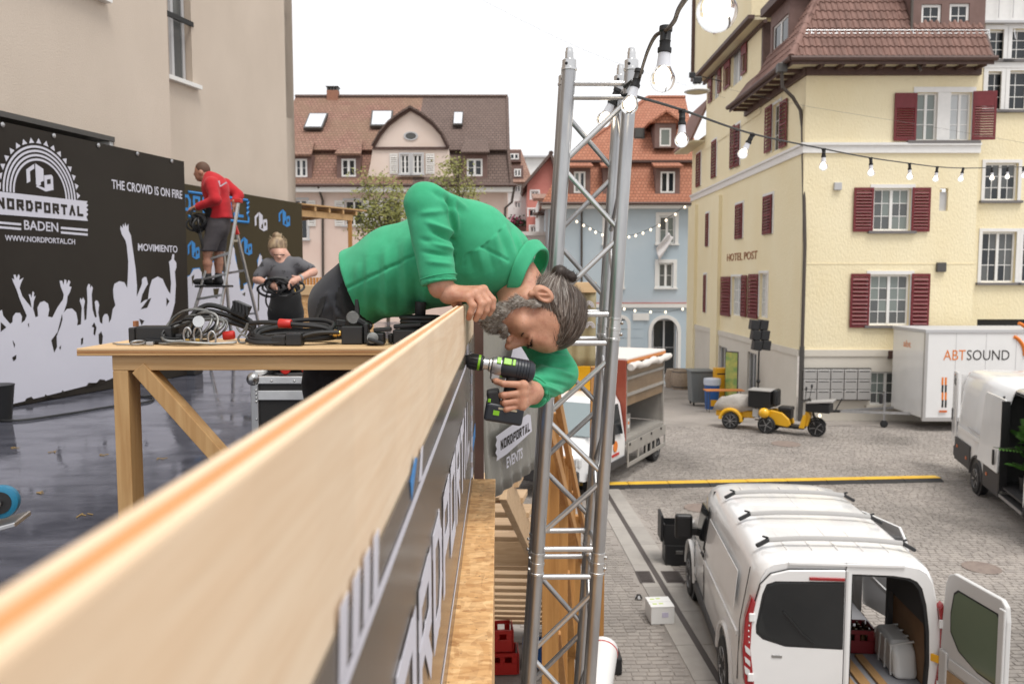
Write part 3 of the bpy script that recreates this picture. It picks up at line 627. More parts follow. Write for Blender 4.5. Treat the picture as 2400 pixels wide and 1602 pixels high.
# gable block above the left eave, with a projecting top storey
gA, gB = lf.ab(1788, 90)[0], lf.ab(1657, 250)[0]; zJ = 15.0
hg = [hr(lf, 1716, 1741, 108, 196), hr(lf, 1673, 1686, 165, 232)]
wall(lf, gB, gA, ztop - .5, zJ, hg, 'gable_wall', 'plaster_yellow', hotel, c=.03)
mb = MB(); lf.box(mb, gA, gA + .2, ztop, zJ, -.6, .05); mb.build('corner_post', 'brown_wood_paint', hotel)
for h in hg: window(lf, h, hotel, 2, 1, 1, 'glass_pale', c=.03)
for (u0, u1, vt, vb) in ((1701, 1715, 120, 206), (1742, 1754, 88, 173), (1664, 1672, 170, 240), (1687, 1693, 141, 217)): shutter(lf, hr(lf, u0, u1, vt, vb), hotel, 'shutter_red', c=.08, slats=8, top=.4)
mb = MB(); lf.box(mb, gB - .3, gA + .5, zJ + .14, zJ + 5, -3, .62); mb.build('jetty_wall', 'plaster_yellow', hotel)
mb = MB(); lf.box(mb, gB - .4, gA + .6, zJ, zJ + .14, .52, .78); lf.box(mb, gB - .4, gA + .6, zJ - .16, zJ - .03, .02, .16); lf.box(mb, gB - .4, gB - .25, zJ + .14, zJ + 5, .5, .78); mb.build('bargeboard', 'brown_wood_paint', hotel)
mb = MB(); lf.box(mb, gB - .3, gA + .5, zJ - .02, zJ + .1, .03, .52); mb.build('soffit', 'soffit_cream', hotel)
hj = hr(Fr(lf.pt(0, 0, .62), -FH, -RGT), 1676, 1690, 35, 72); fj = Fr(lf.pt(0, 0, .63), -FH, -RGT); shutter(fj, hj, hotel, 'shutter_red', slats=6)
mb = MB(); lf.box(mb, lf.ab(1640, 300)[0] - 3, gB - .2, zE - .20, zE - .12, .0, .75); mb.build('soffit', 'soffit_cream', hotel)
pp = [lf.pt(lf.ab(1640, 300)[0] - 3, zE - .1, .8), lf.pt(gB - .2, zE - .1, .8), lf.pt(gB - .2, zE + 2.1, -.2), lf.pt(lf.ab(1640, 300)[0] - 3, zE + 2.1, -.2)]
roofpoly('skirt_roof', pp, 'tile_brown', hotel)
pp = [lf.pt(aS, zE, OV), lf.pt(aG, zE, OV), lf.pt(aG, zE + 1.0, .04), lf.pt(aS, zE + 1.0, .04)]; roofpoly('skirt_roof', pp, 'tile_brown', hotel)
# ------------------------------------------------------------------ neighbour to the right of the hotel
nb = thing('apartment_building', 'pale yellow apartment house with white framed windows behind the hotel corner', 'building', ff.pt(aR, 0, -.9))
nf = Fr(ff.pt(aR, 0, -.9), RGT, -FH)
hN = [hr(nf, 2318, 2360, 70, 140), hr(nf, 2362, 2412, 68, 140), hr(nf, 2314, 2354, 168, 258), hr(nf, 2356, 2410, 166, 258), hr(nf, 2308, 2385, 382, 470), hr(nf, 2300, 2380, 543, 662), hr(nf, 2396, 2450, 543, 662), hr(nf, 2290, 2460, 748, 768)]
wall(nf, 0, 9, -.2, 19, hN, 'wall', 'plaster_yellow', nb)
for h in hN[:4]: window(nf, h, nb, 1 if h[1]-h[0] < .7 else 1, 3, 2, 'glass_dark', sur='white_paint', surw=.16, sill='stone_sill')
for h in hN[4:7]: window(nf, h, nb, 2, 3, 2, ['glass_grey', 'glass_dark'], sur='white_paint', surw=.12, sill='stone_sill')
h = hN[7]; mb = MB(); nf.box(mb, h[0], h[1], h[2], h[3], -.2, -.15); mb.build('vent_slot', 'black_plastic', nb)
z2 = nf.ab(2350, 52)[1]; mb = MB(); nf.box(mb, .02, 9, z2, z2 + .9, 0, .05); nf.box(mb, .02, 9, nf.ab(2350, 146)[1] - .2, nf.ab(2350, 146)[1], 0, .05); mb.build('white_panel', 'white_paint', nb)
mb = MB(); nf.box(mb, .25, 9, z2 - .08, z2, 0, .2)
for k in range(8): p = nf.pt(.4 + k * .5, z2 + .1, .15); mb.bar(p, p + ZV * 1.0, .02, .02)
mb.bar(nf.pt(.3, z2 + 1.1, .15), nf.pt(5, z2 + 1.1, .15), .03, .03); mb.build('balcony_rail', 'grey_trim', nb)
# ================================================================== PINK HOUSE
fp = Fr(PH(1000, 650, 46) - ZV * PH(1000, 650, 46).z, RGT, -FH)
pink = thing('pink_house', 'pink house with curved white gable, two-tone mansard roof and skylights', 'building', fp.o)
aL, aRt = fp.ab(640, 600)[0], fp.ab(1189, 600)[0]; zEv, zBr, zRg = fp.ab(1000, 437)[1], None, None
def pd(u, v, back): return Fr(fp.pt(0, 0, -back), RGT, -FH).ab(u, v)
bk1, bk2 = .9, 5.5; zBr = pd(1000, 352, bk1)[1]; zRg = pd(1000, 228, bk2)[1]
aM = pd(982, 300, 3)[0]
hP = [hr(fp, 690, 720, 468, 560), hr(fp, 809, 850, 470, 528), hr(fp, 900, 940, 470, 545)]
wall(fp, aL, aRt, -2.5, zEv, hP, 'wall', 'plaster_pink', pink)
for h in hP: window(fp, h, pink, 2, 1, 1, 'glass_dark', sur='grey_trim', surw=.12, sill='grey_trim')
for (u0, u1) in ((785, 807), (852, 873), (722, 740), (872, 898), (942, 966)): shutter(fp, hr(fp, u0, u1, 470, 530), pink, 'shutter_white', slats=10)
mb = MB(); fp.box(mb, aL, aRt + .3, zEv - .35, zEv - .05, 0, .55); mb.build('eave_soffit', 'plaster_white', pink)
mb = MB(); mb.tube([fp.pt(aL, zEv, .62), fp.pt(aRt + .5, zEv, .62)], .1, 6); mb.build('gutter', 'brown_wood_paint', pink)
for (s0, s1, m) in ((aL, aM, 'roof_red_old'), (aM, aRt + .15, 'roof_brown')):
    x0_, x1_ = s0, s1
    roofpoly('lower_roof', [fp.pt(s0, zEv, .6), fp.pt(s1 + (.2 if m == 'roof_brown' else 0), zEv, .6), fp.pt(s1, zBr, -bk1), fp.pt(s0, zBr, -bk1)], m, pink)
    roofpoly('upper_roof', [fp.pt(s0, zBr - .02, -bk1 + .35), fp.pt(s1, zBr - .02, -bk1 + .35), fp.pt(s1 - (.1 if m == 'roof_brown' else 0), zRg, -bk2), fp.pt(s0, zRg, -bk2)], m, pink)
mb = MB(); mb.prism([fp.pt(aRt, -2.5, 0), fp.pt(aRt, zEv, .1), fp.pt(aRt, zBr, -bk1), fp.pt(aRt, zRg - .1, -bk2), fp.pt(aRt, zRg - .1, -bk2 - 3), fp.pt(aRt, -2.5, -9)], RGT * -.2); mb.build('side_wall', 'plaster_pink', pink)
mb = MB(); mb.tube([fp.pt(aRt + .22, zEv, .62), fp.pt(aRt + .05, zBr, -bk1 + .3), fp.pt(aRt - .05, zRg, -bk2)], .09, 6); mb.tube([fp.pt(aL, zRg + .05, -bk2), fp.pt(aRt, zRg + .05, -bk2)], .12, 6); mb.build('ridge_cap', 'roof_brown', pink)
# curved gable
gp = Fr(fp.pt(0, 0, .25), RGT, -FH); gpx = [(858, 440), (860, 418), (868, 385), (874, 346), (890, 318), (910, 294), (936, 274), (962, 258), (988, 272), (1014, 292), (1036, 317), (1050, 346), (1055, 385), (1062, 406), (1066, 440)]
MB().prism([gp.pt(*gp.ab(u, v)) for u, v in gpx], FH * 4.0).build('gable', 'plaster_pale_pink', pink)
tr = [gp.pt(*gp.ab(u, v), .06) for u, v in gpx[3:12]]
mb = MB(); mb.tube([p + ZV * .05 for p in tr], .13, 6); mb.build('gable_trim', 'brown_wood_paint', pink)
mb = MB()
for i in range(3, 11):
    p, q = gp.pt(*gp.ab(*gpx[i])), gp.pt(*gp.ab(*gpx[i+1])); mb.prism([p + ZV * .08 - FH * .3, q + ZV * .08 - FH * .3, q + ZV * .08 + FH * 4.5, p + ZV * .08 + FH * 4.5], ZV * .12)
mb.build('gable_roof', 'roof_brown', pink)
mb = MB(); a0, b0 = gp.ab(874, 350); a1, b1 = gp.ab(1051, 346); gp.box(mb, a0, a1, b0 - .02, b0 + .12, 0, .1); mb.build('gable_band', 'brown_wood_paint', pink)
a, b = gp.ab(963, 319); mb = MB(); mb.lathe([(.40, -.02), (.40, .05), (.30, .05), (.30, .02)], 24, gp.pt(a, b, 0), gp.en); o = mb.build('oval_window', 'grey_trim', pink, smooth=True)
for vtx in o.data.vertices:
    lz = vtx.co.z - b; vtx.co.z = b + lz * .6
mb = MB(); mb.lathe([(.29, 0), (.29, .03)], 20, gp.pt(a, b, .02), gp.en); o2 = mb.build('pane', 'glass_grey', o)
for vtx in o2.data.vertices: vtx.co.z = b + (vtx.co.z - b) * .6
for (u0, u1) in ((940, 960), (969, 990)): window(Fr(gp.pt(0, 0, .14), RGT, -FH), hr(gp, u0, u1, 363, 408), pink, 2, 3, 1, 'glass_dark', sur='grey_trim', surw=.1, sill='grey_trim', inset=.04)
for (u0, u1) in ((914, 933), (998, 1019)): shutter(gp, hr(gp, u0, u1, 360, 408), pink, 'shutter_white', slats=8)
for (u0, u1, vt, vb, o0, o1, ov) in ((692, 720, 372, 415, 660, 733, 364), (800, 834, 372, 414, 787, 849, 362), (1094, 1131, 372, 413, 1080, 1148, 358)):
    fd = Fr(fp.pt(0, 0, .3), RGT, -FH); r_ = hr(fd, u0, u1, vt, vb); wall(fd, r_[0] - .25, r_[1] + .25, r_[2] - .2, r_[3] + .25, [r_], 'dormer', 'dormer_brown', pink, depth=.1)
    window(fd, r_, pink, 2, 2, 1, 'glass_dark', inset=.02, fw=.1)
    for xx in (r_[0] - .25, r_[1] + .2): mb = MB(); fd.box(mb, xx, xx + .05, r_[2] - .2, r_[3] + .25, -1.4, -.003); mb.build('dormer_cheek', 'dormer_brown', pink)
    a0, b0 = fd.ab(o0, ov); a1, _ = fd.ab(o1, ov); roofpoly('dormer_roof', [fd.pt(a0, b0, .35), fd.pt(a1, b0, .35), fd.pt(a1 - .2, b0 + 1.0, -1.3), fd.pt(a0 + .2, b0 + 1.0, -1.3)], 'roof_brown' if u0 > 1000 else 'roof_red_old', pink)
def skylight(u0, u1, vt, vb, lean):
    # on the upper roof plane
    n_ = (fp.pt(aRt, zBr, -bk1) - fp.pt(aL, zBr, -bk1)).cross(fp.pt(aL, zRg, -bk2) - fp.pt(aL, zBr, -bk1)).normalized(); o_ = fp.pt(aL, zBr, -bk1 + .35)
    if n_.z < 0: n_ = -n_
    q = [onp(u, v, o_, n_) for u, v in ((u0, vb), (u1 - lean, vb), (u1, vt), (u0 + lean, vt))]
    MB().prism([p + n_ * .02 for p in q], n_ * .16).build('skylight', 'zinc', pink)
    c = sum(q, Vector()) / 4; MB().prism([c + (p - c) * .86 + n_ * .18 for p in q], n_ * .02).build('pane', 'glass_sky', pink)
skylight(712, 770, 271, 306, 14); skylight(868, 922, 265, 301, 4); skylight(1062, 1086, 268, 298, 2)
c0 = fp.pt(*pd(781, 228, bk2), -bk2); mb = MB(); mb.obox(c0 + ZV * .05, RGT, FH, ZV, .34, .3, .32); o = mb.build('chimney', 'chimney_brick', pink)
mb = MB()
for dx in (-.28, -.09, .09, .28): mb.obox(c0 + ZV * .47 + RGT * dx, RGT, FH, ZV, .05, .26, .10)
mb.obox(c0 + ZV * .59, RGT, FH, ZV, .38, .33, .025); mb.build('chimney_cap', 'zinc', o)
pipe([fp.pt(*fp.ab(751, 437), .6), fp.pt(*fp.ab(754, 455), .3), fp.pt(*fp.ab(757, 470), .08), fp.pt(*fp.ab(758, 690), .08)], .07, 'downpipe', 'pipe_brown', pink)
pipe([fp.pt(aRt + .4, zEv, .6), fp.pt(aRt + .25, zEv - .9, .3), fp.pt(aRt - .12, zEv - 1.2, .08), fp.pt(aRt - .12, -1, .08)], .07, 'downpipe', 'pipe_brown', pink)
# ================================================================== BLUE HOUSE
fb = Fr(CD(0, 50, 0), RGT, -FH)
blue = thing('blue_house', 'pale blue house with orange tiled mansard roof and arched doors', 'building', fb.o)
b0a, b1a = fb.ab(1284, 600)[0], fb.ab(1640, 600)[0]; zEb = fb.ab(1450, 478)[1]
wins = [hr(fb, 1545, 1582, 506, 571), hr(fb, 1543, 1578, 616, 674), hr(fb, 1420, 1455, 506, 571), hr(fb, 1420, 1455, 616, 674)]
arch = [hr(fb, 1527, 1588, 745, 880), hr(fb, 1440, 1470, 745, 880)]
wall(fb, b0a, b1a, -3, zEb, wins + arch, 'wall', 'plaster_blue', blue)
for h in wins: window(fb, h, blue, 2, 2, 1, ['glass_grey', 'glass_curtain'], sur='white_paint', surw=.22, fw=.1, sill='white_paint')
for h in arch:
    a0, a1, bb, bt = h; cx_, rr = (a0 + a1) / 2, (a1 - a0) / 2; mb = MB(); po = []; pi = []
    for k in range(13):
        an = math.pi * k / 12; po.append((cx_ - math.cos(an) * (rr + .2), bt - rr + math.sin(an) * (rr + .2))); pi.append((cx_ - math.cos(an) * (rr - .02), bt - rr + math.sin(an) * (rr - .02)))
    for k in range(12): mb.prism([fb.pt(*po[k], .04), fb.pt(*po[k+1], .04), fb.pt(*pi[k+1], .04), fb.pt(*pi[k], .04)], FH * .3)
    fb.box(mb, a0 - .2, a0, bb, bt - rr, -.2, .04); fb.box(mb, a1, a1 + .2, bb, bt - rr, -.2, .04); mb.build('arch_surround', 'white_paint', blue)
    mb = MB()
    for s_ in (-1, 1):
        pts = [fb.pt(cx_ + s_ * rr, bt + .0, .0)] + [fb.pt(cx_ + s_ * math.cos(R(a_)) * rr, bt - rr + math.sin(R(a_)) * rr, .0) for a_ in range(0, 91, 15)]; mb.prism(pts, FH * .28)
    mb.build('arch_spandrel', 'plaster_blue', blue)
    window(fb, (a0 + .1, a1 - .1, bb, bt - .1), blue, 2, 2, 1, 'glass_dark', 'grey_trim', inset=.3)
zs_ = fb.ab(1500, 711)[1]; mb = MB(); fb.box(mb, b0a, b1a, zs_ - .25, zs_, 0, .12); mb.build('string_course', 'white_paint', blue); mb = MB(); fb.box(mb, b0a, b1a, zs_ + .002, zs_ + .06, 0, .13); mb.build('red_line', 'plaster_red', blue)
for k in range(5):
    z_ = fb.ab(1500, 770)[1] - k * .55; mb = MB(); fb.box(mb, b0a, arch[0][0] - .5, z_ - .02, z_ + .5, 0, .03); mb.build('rustication', 'plaster_blue', blue)
a, b = fb.ab(1502, 742); mb = MB(); fb.box(mb, a - .5, a + .5, b - .22, b + .22, .03, .1); mb.build('sign_board', 'white_paint', blue)
bz1 = 1.0; zBb = Fr(fb.pt(0, 0, -bz1), RGT, -FH).ab(1500, 378)[1]; zRb = Fr(fb.pt(0, 0, -5), RGT, -FH).ab(1560, 228)[1]
qa = Fr(fb.pt(0, 0, -5), RGT, -FH).ab(1519, 228)[0]
roofpoly('lower_roof', [fb.pt(b0a - .4, zEb, .6), fb.pt(b1a, zEb, .6), fb.pt(b1a, zBb, -bz1), fb.pt(b0a + 1.1, zBb, -bz1)], 'roof_orange', blue)
roofpoly('upper_roof', [fb.pt(b0a + .8, zBb, -bz1 + .3), fb.pt(b1a, zBb, -bz1 + .3), fb.pt(b1a, zRb, -5), fb.pt(qa, zRb, -5)], 'roof_orange', blue)
roofpoly('side_roof', [fb.pt(b0a - .4, zEb, .6), fb.pt(b0a + 1.1, zBb, -bz1), fb.pt(qa, zRb, -5), fb.pt(b0a - .4, zEb, -12)], 'roof_orange', blue)
mb = MB(); mb.prism([fb.pt(b0a, -3, -.002), fb.pt(b0a, zEb, -.002), fb.pt(b0a, zEb, -12), fb.pt(b0a, -3, -12)], RGT * .2); mb.build('side_wall', 'plaster_blue', blue)
mb = MB(); fb.box(mb, b0a - .4, b1a, zEb - .3, zEb - .06, 0, .55); mb.build('eave_soffit', 'plaster_white', blue); mb = MB(); mb.tube([fb.pt(b0a - .5, zEb - .02, .65), fb.pt(b1a, zEb - .02, .65)], .1, 6); mb.build('gutter', 'brown_wood_paint', blue)
mb = MB(); fb.box(mb, b0a + .8, b1a, zBb - .12, zBb + .02, -bz1 + .1, -bz1 + .4); mb.build('roof_break', 'brown_wood_paint', blue)
mb = MB(); mb.tube([fb.pt(b0a + .9, zBb, -bz1 + .3), fb.pt(qa, zRb, -5)], .13, 6); mb.tube([fb.pt(qa, zRb, -5), fb.pt(b1a, zRb, -5)], .13, 6); mb.build('ridge_cap', 'roof_orange', blue)
for (u0, u1, vt, vb, ex_) in ((1548, 1582, 402, 452, .0), (1345, 1372, 402, 452, 0), (1425, 1450, 402, 452, 0), (1546, 1573, 300, 343, -1.2)):
    fd = Fr(fb.pt(0, 0, .25 + ex_), RGT, -FH); r_ = hr(fd, u0, u1, vt, vb); wall(fd, r_[0] - .3, r_[1] + .3, r_[2] - .1, r_[3] + .3, [r_], 'dormer', 'dormer_brown', blue, depth=.1); window(fd, r_, blue, 2 if ex_ == 0 else 1, 1, 1, ['glass_curtain', 'glass_dark'], inset=.02, fw=.1)
    for xx in (r_[0] - .3, r_[1] + .25): mb = MB(); fd.box(mb, xx, xx + .05, r_[2] - .1, r_[3] + .3, -1.6, -.003); mb.build('dormer_cheek', 'dormer_brown', blue)
    am = (r_[0] + r_[1]) / 2; zt = r_[3] + .3
    if ex_ < 0:
        for s_ in (-1, 1): roofpoly('dormer_roof', [fd.pt(am, zt + .75, .3), fd.pt(am + s_ * 1.1, zt, .35), fd.pt(am + s_ * 1.1, zt, -2.5), fd.pt(am, zt + .75, -2.5)], 'roof_orange', blue)
        MB().prism([fd.pt(am, zt + .7, .1), fd.pt(am - 1.0, zt, .1), fd.pt(am + 1.0, zt, .1)], FH * .3).build('dormer_gable', 'roof_orange', blue)
    else: roofpoly('dormer_roof', [fd.pt(r_[0] - .45, zt, .35), fd.pt(r_[1] + .45, zt, .35), fd.pt(r_[1] + .4, zt + .5, -1.4), fd.pt(r_[0] - .4, zt + .5, -1.4)], 'roof_orange', blue)
fd = Fr(fb.pt(0, 0, -2.2), RGT, -FH); r_ = hr(fd, 1486, 1510, 300, 326); mb = MB(); fd.box(mb, r_[0], r_[1], r_[2], r_[3], -.3, .1); o = mb.build('skylight', 'zinc', blue); mb = MB(); fd.box(mb, r_[0] + .1, r_[1] - .1, r_[2] + .1, r_[3] - .1, .1, .13); mb.build('pane', 'glass_grey', o)
pipe([fb.pt(*fb.ab(1363, 482), .12), fb.pt(*fb.ab(1363, 800), .12)], .06, 'downpipe', 'pipe_brown', blue)
# white cloth hanging from a window
c0 = fb.pt(*fb.ab(1566, 545), .25); nn_ = 14; vs = []; fs = []
for i in range(nn_):
    t = i / (nn_ - 1)
    for j in range(10):
        s_ = j / 9; q = c0 + RGT * (-.75 * t + .3 * (s_ - .15) * (1 - .4 * t)) + ZV * (-.95 * t - .85 * s_ * (.35 + .65 * t)) - FH * (.12 * math.sin(7 * s_ + 3 * t)); vs.append(q)
for i in range(nn_ - 1):
    for j in range(9): fs.append((i*10 + j, i*10 + j + 1, (i+1)*10 + j + 1, (i+1)*10 + j))
o = MB().add(vs, fs).build('hanging_cloth', 'cloth_white', None, smooth=True); tag(o, 'white cloth hanging out of the blue house window', 'cloth'); o.modifiers.new('t', 'SOLIDIFY').thickness = .01
# ================================================================== HOUSES UP THE LANE
def far_house(name, label, d, u0, u1, v_eave, v_ridge, wallm, roofm, wl, gable=None):
    f = Fr(CD(0, d, 0), RGT, -FH); a0 = f.ab(u0, 600)[0]; a1 = f.ab(u1, 600)[0]; ze = f.ab(u0, v_eave)[1]; t = thing(name, label, 'building', f.pt((a0 + a1) / 2, 0)); hs_ = [hr(f, *w_) for w_ in wl]
    wall(f, a0, a1, -3, ze, hs_, 'wall', wallm, t); zr = f.ab(u0, v_ridge)[1]
    for h in hs_: window(f, h, t, 2, 1, 1, 'glass_dark', fw=.1, sur='white_paint', surw=.12)
    mb = MB(); mb.prism([f.pt(a1, -3, -.01), f.pt(a1, ze, -.01), f.pt(a1, ze, -10), f.pt(a1, -3, -10)], RGT * -.2); mb.prism([f.pt(a0, -3, -.01), f.pt(a0, ze, -.01), f.pt(a0, ze, -10), f.pt(a0, -3, -10)], RGT * .2); mb.build('side_wall', wallm, t)
    if gable is None: roofpoly('roof', [f.pt(a0 - .4, ze, .5), f.pt(a1 + .4, ze, .5), f.pt(a1 - .6, zr, -4), f.pt(a0 - .4, zr, -4)], roofm, t, .2)
    else:
        ga = f.ab(gable, v_ridge)[0]; MB().prism([f.pt(a0, ze - .01, -.01), f.pt(a1, ze - .01, -.01), f.pt(ga, zr, -.01)], FH * .3).build('gable', wallm, t)
        for s_ in (a0 - .5, a1 + .5): roofpoly('roof', [f.pt(s_, ze - .3, .6), f.pt(ga, zr + .15, .6), f.pt(ga, zr + .15, -9), f.pt(s_, ze - .3, -9)], roofm, t, .2)
    return t, f
t, f = far_house('white_town_house', 'narrow tall white town house with tan mansard roof', 72, 1176, 1238, 428, 333, 'plaster_white', 'roof_tan', [(1206, 1220, 434, 450), (1206, 1220, 472, 488), (1205, 1219, 510, 522), (1180, 1194, 434, 450)])
for r_ in ((1205, 1221, 396, 414), (1195, 1216, 360, 374)):
    fd = Fr(f.pt(0, 0, .1 if r_[2] > 380 else -1.5), RGT, -FH); h = hr(fd, *r_); mb = MB(); fd.box(mb, h[0] - .2, h[1] + .2, h[2] - .2, h[3] + .3, -1.5, 0); mb.build('dormer', 'dormer_brown', t); window(Fr(fd.pt(0, 0, .08), RGT, -FH), h, t, 2, 1, 1, 'glass_dark', fw=.1, inset=0)
far_house('red_gabled_house', 'coral red gabled house between the white and blue houses', 66, 1236, 1300, 430, 360, 'plaster_red', 'roof_brown', [(1245, 1262, 448, 468), (1239, 1262, 490, 508), (1243, 1258, 530, 545)], gable=1292)
far_house('cream_block', 'plain cream flat-roofed block above the red gable', 95, 1232, 1330, 366, 364, 'plaster_white', 'grey_trim', [(1291, 1299, 372, 384)])
far_house('white_annex', 'small white annex with tan hipped roof beside the red house', 58, 1262, 1300, 466, 440, 'plaster_white', 'roof_tan', [])
far_house('white_shed', 'low white shed with dark eave below the tan roof', 56, 1264, 1300, 500, 486, 'plaster_white', 'roof_brown', [])
mb = MB(); f = Fr(CD(0, 54, 0), RGT, -FH); r_ = hr(f, 1225, 1282, 552, 590); f.box(mb, r_[0], r_[1], -2.5, r_[3], -.4, 0); f.box(mb, r_[0] - .2, r_[1] + .2, r_[3], r_[3] + .25, -.6, .2); o = mb.build('garden_wall', 'plaster_white'); tag(o, 'low white rendered wall at the end of the lane', 'wall')
# flower box under the white house
o = thing('window_planter', 'planter with dark pink flowers under the white house window', 'planter', PH(1215, 530, 71.5)); mb = MB(); mb.box(-.9, .9, -.25, .25, -.4, 0); mb.build('trough', 'dormer_brown', o, local=True); mb = MB()
for k in range(160): p = Vector((random.gauss(0, .6), random.gauss(-.1, .25), abs(random.gauss(0, .35)))); mb.ell(p, .1, .1, .07, 5, 3)
mb.build('foliage', 'leaf_dark', o, local=True, kind='stuff'); mb = MB()
for k in range(60): p = Vector((random.gauss(-.4, .4), random.gauss(-.3, .2), .2 + abs(random.gauss(0, .35)))); mb.ell(p, .08, .08, .07, 5, 3)
mb.build('blossom', 'petal_pink', o, local=True, kind='stuff')
# ================================================================== BEIGE BUILDING, left
def plane2(p, q):
    ex = Vector((q.x - p.x, q.y - p.y, 0)).normalized(); en = Vector((ex.y, -ex.x, 0))
    if en.dot(EYEV - p) < 0: en = -en
    return Fr(Vector((p.x, p.y, 0)), ex, en)
DECK = 3.58
b1p, b1q = G(0, 959, DECK), G(438, 880, DECK); f1 = plane2(b1p, b1q)
beige = thing('beige_building', 'large smooth beige rendered building with a tall narrow window', 'building', f1.pt(0, 0, -.5))
fw1 = Fr(f1.pt(0, 0, -.45), f1.ex, f1.en); aE = fw1.ab(400, 300)[0]; sl0, sl1 = fw1.ab(-300, 280)[0], fw1.ab(266, 310)[0]; zsl = fw1.ab(150, 294)[1]
slot = (sl0, sl1, zsl - 1.2, zsl); wall(fw1, -9, aE, 0, 24, [slot], 'wall', 'plaster_beige', beige, depth=.35)
mb = MB(); fw1.box(mb, sl1 - .003, sl1 - .06, slot[2], slot[3], -.34, -.01); mb.build('slot_jamb', 'plaster_white', beige); mb = MB(); fw1.box(mb, sl0, sl1, slot[2], slot[3], -.36, -.30); mb.build('slot_glass', 'glass_dark', beige)
mb = MB(); fw1.box(mb, sl0, sl1, slot[3] - .06, slot[3] - .002, -.3, .015); mb.build('slot_lintel', 'zinc', beige)
f2 = plane2(PH(440, 433, 13.3), PH(709, 477, 16.7)); fw2 = Fr(f2.pt(0, 0, -.35), f2.ex, f2.en); aC = fw2.ab(690, 300)[0]; aJ = fw2.ab(395, 300)[0]; d2 = 2.0
tw = hr(fw2, 380, 447, -120, 184); wall(fw2, aJ - 2.5, aC, 0, 24, [tw], 'wall', 'plaster_beige', beige, depth=.22)
mb = MB(); mb.prism([fw2.pt(aC, 0, 0), fw2.pt(aC, 24, 0), fw2.pt(aC, 24, -12), fw2.pt(aC, 0, -12)], f2.ex * -.3); mb.prism([fw1.pt(aE, 0, -.001), fw1.pt(aE, 24, -.001), fw1.pt(aE, 24, -d2), fw1.pt(aE, 0, -d2)], f1.ex * -.2); mb.build('return_wall', 'plaster_beige', beige)
window(fw2, (tw[0] + .35, tw[1] - .02, tw[2], tw[3]), beige, 1, 1, 1, 'glass_grey', 'grey_trim', inset=.12, fw=.06)
mb = MB(); fw2.box(mb, tw[0], tw[1] + .12, tw[2] - .07, tw[2] - .003, -.2, .1); mb.build('sill', 'white_paint', beige)
mb = MB(); fw2.box(mb, tw[0] + .1, tw[0] + .75, tw[2] + .95, tw[2] + 1.03, -.02, .02); mb.build('stay', 'black_plastic', beige)
a_, b_ = fw1.ab(240, 0); mb = MB(); fw1.box(mb, a_ - 1.6, a_ + .05, b_ - .03, b_ + .03, 0, .1); mb.build('sill', 'white_paint', beige)
# ================================================================== TERRACE
mb = MB(); mb.prism([(-16, -4, DECK), (-.16, -4, DECK), (-.16, 3.25, DECK), (-1.0, 3.4, DECK), (-1.0, 24, DECK), (-16, 24, DECK)], (0, 0, -.25)); o = mb.build('terrace', 'deck_wet'); o['kind'] = 'structure'
